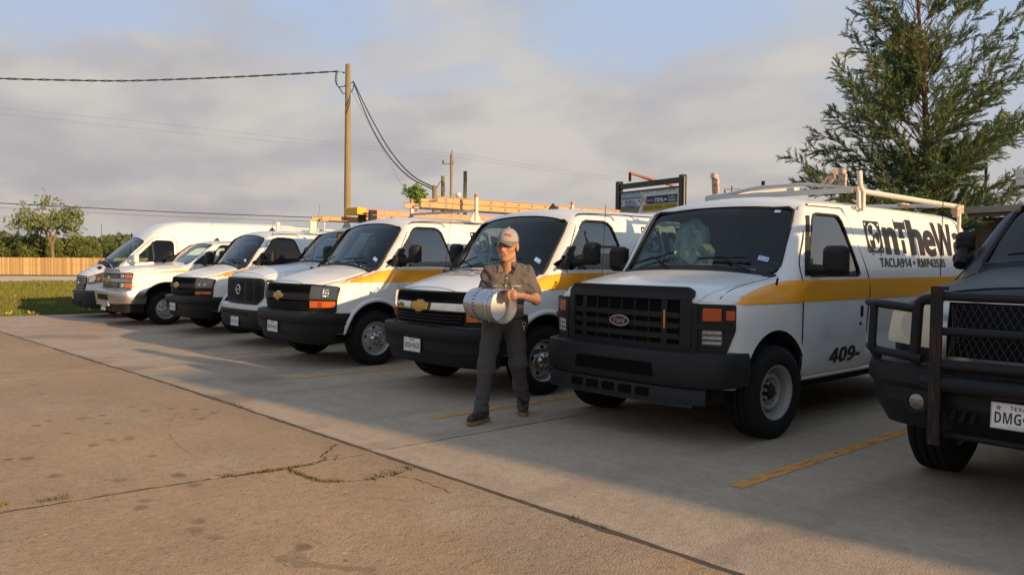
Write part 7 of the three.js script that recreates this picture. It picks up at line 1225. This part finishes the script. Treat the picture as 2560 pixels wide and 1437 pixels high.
  const c1 = part('cap', capG(false), capM, man); part('cap_mesh', capG(true), capDark, c1); part('cap_button', new THREE.SphereGeometry(0.009, 10, 8).translate(0, 0.152, -0.008).applyMatrix4(capT), capM, c1);
  const bill = []; { const pos = [], idx = [], N = 16, K = 6; for (let j = 0; j <= K; j++) for (let i = 0; i <= N; i++) { const a = lerp(-1.25, 1.25, i / N), r = lerp(0.0, 0.082, j / K) * Math.pow(Math.cos(a * 0.98), 0.45), x = Math.sin(a) * 0.088, z = Math.cos(a) * 0.100 - 0.004; pos.push(x * (1 - 0.05 * j / K), 0.044 - 0.040 * (x / 0.088) ** 2 * (j / K) - 0.010 * j / K, z + r); } for (let j = 0; j < K; j++) for (let i = 0; i < N; i++) { const q = j * (N + 1) + i; idx.push(q, q + 1, q + N + 1, q + 1, q + N + 2, q + N + 1); } const g = geoFrom(pos, idx), g2 = g.clone().translate(0, -0.004, 0); part('cap_bill', [g.applyMatrix4(capT), g2.applyMatrix4(capT)], std([0.12, 0.115, 0.11], 0.9), c1); }
  part('cap_emblem', patch((u, v) => { const a = u, y = v; const k = Math.sqrt(Math.max(0, 1 - ((y - 0.052) / 0.104) ** 2)); return V3(Math.sin(a) * 0.0925 * k, y, -0.008 + Math.cos(a) * 0.1175 * k).applyMatrix4(capT); }, [[0.22, 0.094], [0.74, 0.080], [0.74, 0.091], [0.22, 0.106]], 0.0045, undefined, { nu: 8, dy: 0.01, out: V3(0, 0.3, 1) }), std([0.42, 0.03, 0.03], 0.7), c1);
  // shirt
  const torsoF = blend([cap([-0.055, 1.285, -0.065], [0.165, 1.285, -0.07], 0.095, 0.095), cap([-0.04, 1.17, -0.055], [0.135, 1.17, -0.06], 0.112, 0.112), cap([-0.03, 1.03, -0.04], [0.11, 1.03, -0.045], 0.118, 0.115), cap([-0.03, 0.95, -0.035], [0.10, 0.95, -0.04], 0.115, 0.112), cap([-0.105, 1.335, -0.065], [0.205, 1.330, -0.068], 0.046, 0.046), cap([0.0, 1.385, -0.05], [0.105, 1.385, -0.05], 0.045, 0.045)], 0.07);
  const sleeves = blend([cap(shR, [-0.17, 1.16, -0.085], 0.062, 0.062), cap(shL, [0.287, 1.155, -0.02], 0.064, 0.068)], 0.02);
  const shirtF = (x, y, z) => {
    let d = smin(torsoF(x, y, z), sleeves(x, y, z), 0.045) + wrinkle(x, y, z, 0.040, 19);
    d = Math.max(d, 0.915 - y, -(cap([0.05, 1.55, 0.0], [0.052, 1.37, -0.01], 0.085, 0.062)(x, y, z)));
    // open V at the throat
    d = Math.max(d, -Math.max(Math.abs(x - 0.045 - (1.40 - y) * 0.15) - 0.024 * smooth(1.345, 1.42, y), 1.345 - y, 0.0 - z));
    const cut = [0.287 - elL[0], 0, 0]; // sleeve hems
    const hem = (a, b, t) => { const q = V3(...b).sub(V3(...a)), l = q.length(); q.normalize(); const p = V3(x - a[0], y - a[1], z - a[2]); return p.dot(q) - t * l; };
    if (x > 0.20) d = Math.max(d, hem(shL, elL, 0.80)); if (x < -0.12 && y < 1.25) d = Math.max(d, hem(shR, elR, 0.66));
    return d;
  };
  const shirt = part('shirt', surfaceNet(shirtF, [-0.30, 0.88, -0.24], [0.42, 1.47, 0.12], 0.009), shirtM, man);
  // collar, placket, pockets, stitching
  const onShirt = (x, y) => { let z = 0.12; for (let i = 0; i < 60; i++) { const d = shirtF(x, y, z); if (d < 0.0015) break; z -= Math.max(0.002, d * 0.7); } return V3(x, y, z); };
  const lapel = (pts) => patch((u, v) => onShirt(u, Math.min(v, 1.372)).add(V3(0, Math.max(0, v - 1.372), 0)), pts, 0.006, 0.012, { nu: 5, dy: 0.02, out: V3(0, 0, 1) });
  part('collar', [lapel([[0.022, 1.388], [-0.030, 1.392], [-0.045, 1.338], [0.000, 1.318]].reverse()), lapel([[0.072, 1.388], [0.132, 1.392], [0.150, 1.336], [0.102, 1.314]])], shirtM, shirt);
  { const P = [], n = 26; for (let i = 0; i <= n; i++) { const q = lerp(0.5, 6.283 - 0.5, i / n); P.push(V3(0.052 + Math.sin(q) * 0.074, 1.402 + 0.016 * (1 - Math.cos(q)) * 0.5, -0.050 + Math.cos(q) * 0.066)); } part('collar_band', sweepRing(P, () => [[-0.022, -0.004], [0.022, -0.002], [0.024, 0.003], [-0.022, 0.006]]), shirtM, shirt); }
  part('placket', patch((u, v) => onShirt(lerp(0.030, 0.062, u) - (1.32 - v) * 0.13, v), [[0, 0.97], [1, 0.97], [1, 1.31], [0, 1.31]], 0, 0.004, { nu: 3, dy: 0.03, out: V3(0, 0, 1) }), shirtM, shirt);
  for (const y of [1.28, 1.21, 1.14]) part('button', new THREE.CylinderGeometry(0.006, 0.006, 0.004, 10).rotateX(Math.PI / 2).translate(...onShirt(0.046 - (1.32 - y) * 0.13, y).add(V3(0, 0, 0.007)).toArray()), white, shirt);
  for (const [x0, x1] of [[-0.105, -0.015], [0.075, 0.175]]) { part('pocket', patch((u, v) => onShirt(u, v), rp([[x0, 1.07], [x1, 1.07], [x1, 1.175], [x0, 1.175]], 0.01), 0, 0.005, { nu: 5, dy: 0.03, out: V3(0, 0, 1) }), shirtM, shirt); part('pocket_flap', patch((u, v) => onShirt(u, v), rp([[x0 - 0.003, 1.155], [(x0 + x1) / 2, 1.142], [x1 + 0.003, 1.155], [x1 + 0.003, 1.185], [x0 - 0.003, 1.185]], 0.004), 0.004, 0.009, { nu: 5, dy: 0.03, out: V3(0, 0, 1) }), shirtM, shirt); }
  const stitch = canvasTex(256, 48, (g) => { g.fillStyle = '#c9c7c4'; fit(g, 'OnTheWay', 6, 250, 6, 42, 'bold 60px sans-serif'); });
  const stitch2 = canvasTex(128, 48, (g) => { g.strokeStyle = '#c9c7c4'; g.lineWidth = 5; g.beginPath(); for (let i = 0; i < 20; i++) g.lineTo(8 + i * 5.8, 24 + 12 * Math.sin(i * 1.9)); g.stroke(); });
  for (const [t, x0, x1, y] of [[stitch, 0.080, 0.170, 1.20], [stitch2, -0.085, -0.045, 1.20]]) part('name_stitching', patch((u, v) => onShirt(u, v), [[x0, y], [x1, y], [x1, y + 0.016], [x0, y + 0.016]], 0.003, undefined, { nu: 5, dy: 0.02, out: V3(0, 0, 1) }), new THREE.MeshPhysicalMaterial({ map: t, transparent: true, roughness: 0.8 }), shirt);
  part('pen', rod(onShirt(0.092, 1.165).add(V3(0, 0, 0.012)), onShirt(0.093, 1.195).add(V3(0, 0, 0.012)), 0.005), white, shirt);
  // trousers
  const legF = blend([cap([-0.03, 0.93, -0.04], [0.095, 0.93, -0.045], 0.112, 0.110), cap(hipR, kneeR, 0.105, 0.076), cap(hipL, kneeL, 0.105, 0.076), cap(kneeR, [-0.172, 0.12, 0.17], 0.074, 0.066), cap(kneeL, [0.203, 0.13, -0.27], 0.074, 0.066)], 0.04);
  const trF = (x, y, z) => Math.max(legF(x, y, z) + wrinkle(x, y, z, 0.028 + 0.03 * smooth(0.35, 0.1, y), 14), y - 0.955, 0.075 + 0.02 * Math.sin(x * 40) * 0.2 - y);
  const trousers = part('trousers', surfaceNet(trF, [-0.30, 0.06, -0.40], [0.33, 0.97, 0.30], 0.0095), trouserM, man);
  part('belt', surfaceNet((x, y, z) => Math.max(legF(x, y, z) - 0.006, Math.abs(y - 0.932) - 0.019), [-0.2, 0.90, -0.2], [0.26, 0.965, 0.12], 0.006), M.gloss, trousers);
  part('tool_pouch', [box(0.05, 0.11, 0.07, 0.215, 0.865, -0.02, 0.012), box(0.03, 0.05, 0.05, 0.222, 0.925, -0.02, 0.01)], M.trim, trousers); part('key_ring', [new THREE.TorusGeometry(0.016, 0.003, 6, 16).translate(0.20, 0.865, 0.045), box(0.008, 0.04, 0.016, 0.20, 0.83, 0.047, 0.002)], M.dullChrome, trousers);
  // boots
  for (const [a, yaw, lift, roll] of [[[-0.175, 0, 0.18], -0.55, 0.0, 0.0], [[0.205, 0, -0.29], -0.02, 0.006, 0.02]]) {
    const T = new THREE.Matrix4().compose(V3(a[0], lift, a[2]), new THREE.Quaternion().setFromEuler(new THREE.Euler(roll, yaw, 0, 'YXZ')), V3(1, 1, 1));
    const up = blend([cap([0, 0.17, -0.012], [0, 0.09, -0.01], 0.052, 0.050), cap([0, 0.072, -0.04], [0, 0.070, 0.05], 0.046, 0.046), cap([0, 0.062, 0.06], [0.004, 0.056, 0.165], 0.045, 0.040)], 0.045), upF = (x, y, z) => Math.max(up(x, y, z), 0.030 - y, y - 0.185);
    const bt = part('boot', surfaceNet(upF, [-0.08, 0.02, -0.11], [0.08, 0.20, 0.23], 0.006).applyMatrix4(T), bootM, man);
    const s = new THREE.Shape(); s.moveTo(-0.034, -0.085); s.bezierCurveTo(-0.04, -0.11, 0.04, -0.11, 0.036, -0.085); s.bezierCurveTo(0.036, -0.02, 0.05, 0.06, 0.05, 0.12); s.bezierCurveTo(0.05, 0.235, -0.046, 0.235, -0.046, 0.12); s.bezierCurveTo(-0.046, 0.06, -0.036, -0.02, -0.034, -0.085);
    part('sole', new THREE.ExtrudeGeometry(s, { depth: 0.026, bevelEnabled: true, bevelSize: 0.004, bevelThickness: 0.004, bevelSegments: 2 }).rotateX(Math.PI / 2).translate(0, 0.034, 0).applyMatrix4(new THREE.Matrix4().makeScale(1, 1, 1)).applyMatrix4(T), soleM, bt);
    for (let i = 0; i < 4; i++) part('boot_lace', rod(V3(-0.024, 0.112 + i * 0.016, 0.052 - i * 0.010).applyMatrix4(T), V3(0.024, 0.114 + i * 0.016, 0.052 - i * 0.010).applyMatrix4(T), 0.004, 0.004, 6), std([0.10, 0.07, 0.05], 0.8), bt);
  }
  // the duct: galvanised collar sections, axis from the open end (right, front) back to his right side
  const zinc = (() => { const t = dataTex(256, 256, (u, v) => { const n = fbm(u * 22, v * 22, 3, 22), q = Math.floor(n * 7) / 7; const r = 255 * (0.20 + 0.07 * q); return [r, r, r]; }, false); const k = dataTex(256, 256, (u, v) => { const q = Math.floor(fbm(u * 22, v * 22, 3, 22) * 7) / 7, r = toS(0.44 + 0.06 * q); return [r, r, r * 1.01]; }); return new THREE.MeshPhysicalMaterial({ map: k, roughnessMap: t, roughness: 1, metalness: 0.9 }); })();
  const duct = thing('metal_duct', 'shiny galvanised duct collar with open end, carried by the walking man', 'duct', [0, 0, 0]);
  const local = new THREE.Matrix4().makeRotationY(man.rotation.y).setPosition(man.position), o = V3(0.015, 1.045, 0.43).applyMatrix4(local), ang = man.rotation.y + 0.66;
  duct.position.copy(o); duct.rotation.set(0.03, ang, 0.0, 'YXZ');
  const lat = (pts) => { const g = new THREE.LatheGeometry(pts.map(([r, z]) => new THREE.Vector2(r, z)), 72); g.rotateX(Math.PI / 2); return g; };   // axis z, open end at z = 0
  const RO = 0.138, RI = 0.1355;
  part('duct_section', [lat([[RO, -0.145], [RO, -0.012], [RO + 0.006, -0.004], [RO + 0.010, 0.0], [RI + 0.006, 0.001], [RI, -0.008], [RI, -0.30]])], zinc, duct);
  part('collar_flange', [lat([[RO, -0.078], [RO + 0.010, -0.083], [RO + 0.012, -0.092], [RO + 0.010, -0.101], [RO, -0.106]])], zinc, duct);
  part('duct_section', [lat([[RO - 0.004, -0.29], [RO - 0.004, -0.255], [RO + 0.002, -0.25], [RO + 0.006, -0.235], [RO + 0.006, -0.175], [RO + 0.002, -0.155], [RO, -0.140]])], zinc, duct);
  part('duct_section', [lat([[RO - 0.010, -0.42], [RO - 0.004, -0.415], [RO, -0.40], [RO, -0.335], [RO + 0.006, -0.33], [RO + 0.006, -0.32], [RO - 0.002, -0.312], [RO - 0.004, -0.28]]), lat([[RI - 0.006, -0.29], [RI - 0.006, -0.418]])], zinc, duct);
  part('end_plate', [new THREE.CylinderGeometry(RI - 0.002, RI - 0.002, 0.004, 48).rotateX(Math.PI / 2).translate(0, 0, -0.13)], std([0.80, 0.80, 0.78], 0.45, 0.25), duct);
  for (let i = 0; i < 26; i++) { const a = i / 26 * 6.283; const sgeo = box(0.007, 0.004, 0.026, 0, RO - 0.0025, -0.272).rotateZ(a); part('collar_slot', sgeo, M.black, duct); }
  for (let i = 0; i < 10; i++) { const a = i / 10 * 6.283 + 0.2; part('screw', new THREE.CylinderGeometry(0.005, 0.006, 0.008, 8).translate(0, RO + 0.003, i % 2 ? -0.05 : -0.125).rotateZ(a), M.dullChrome, duct); }
  part('seam_lap', [box(0.022, 0.003, 0.14, 0, RO + 0.0015, -0.075).rotateZ(0.5), box(0.012, 0.03, 0.004, 0, RO + 0.014, -0.09).rotateZ(2.6), box(0.012, 0.03, 0.004, 0, RO + 0.014, -0.26).rotateZ(2.9)], zinc, duct);
}
renderer.render(scene, camera);
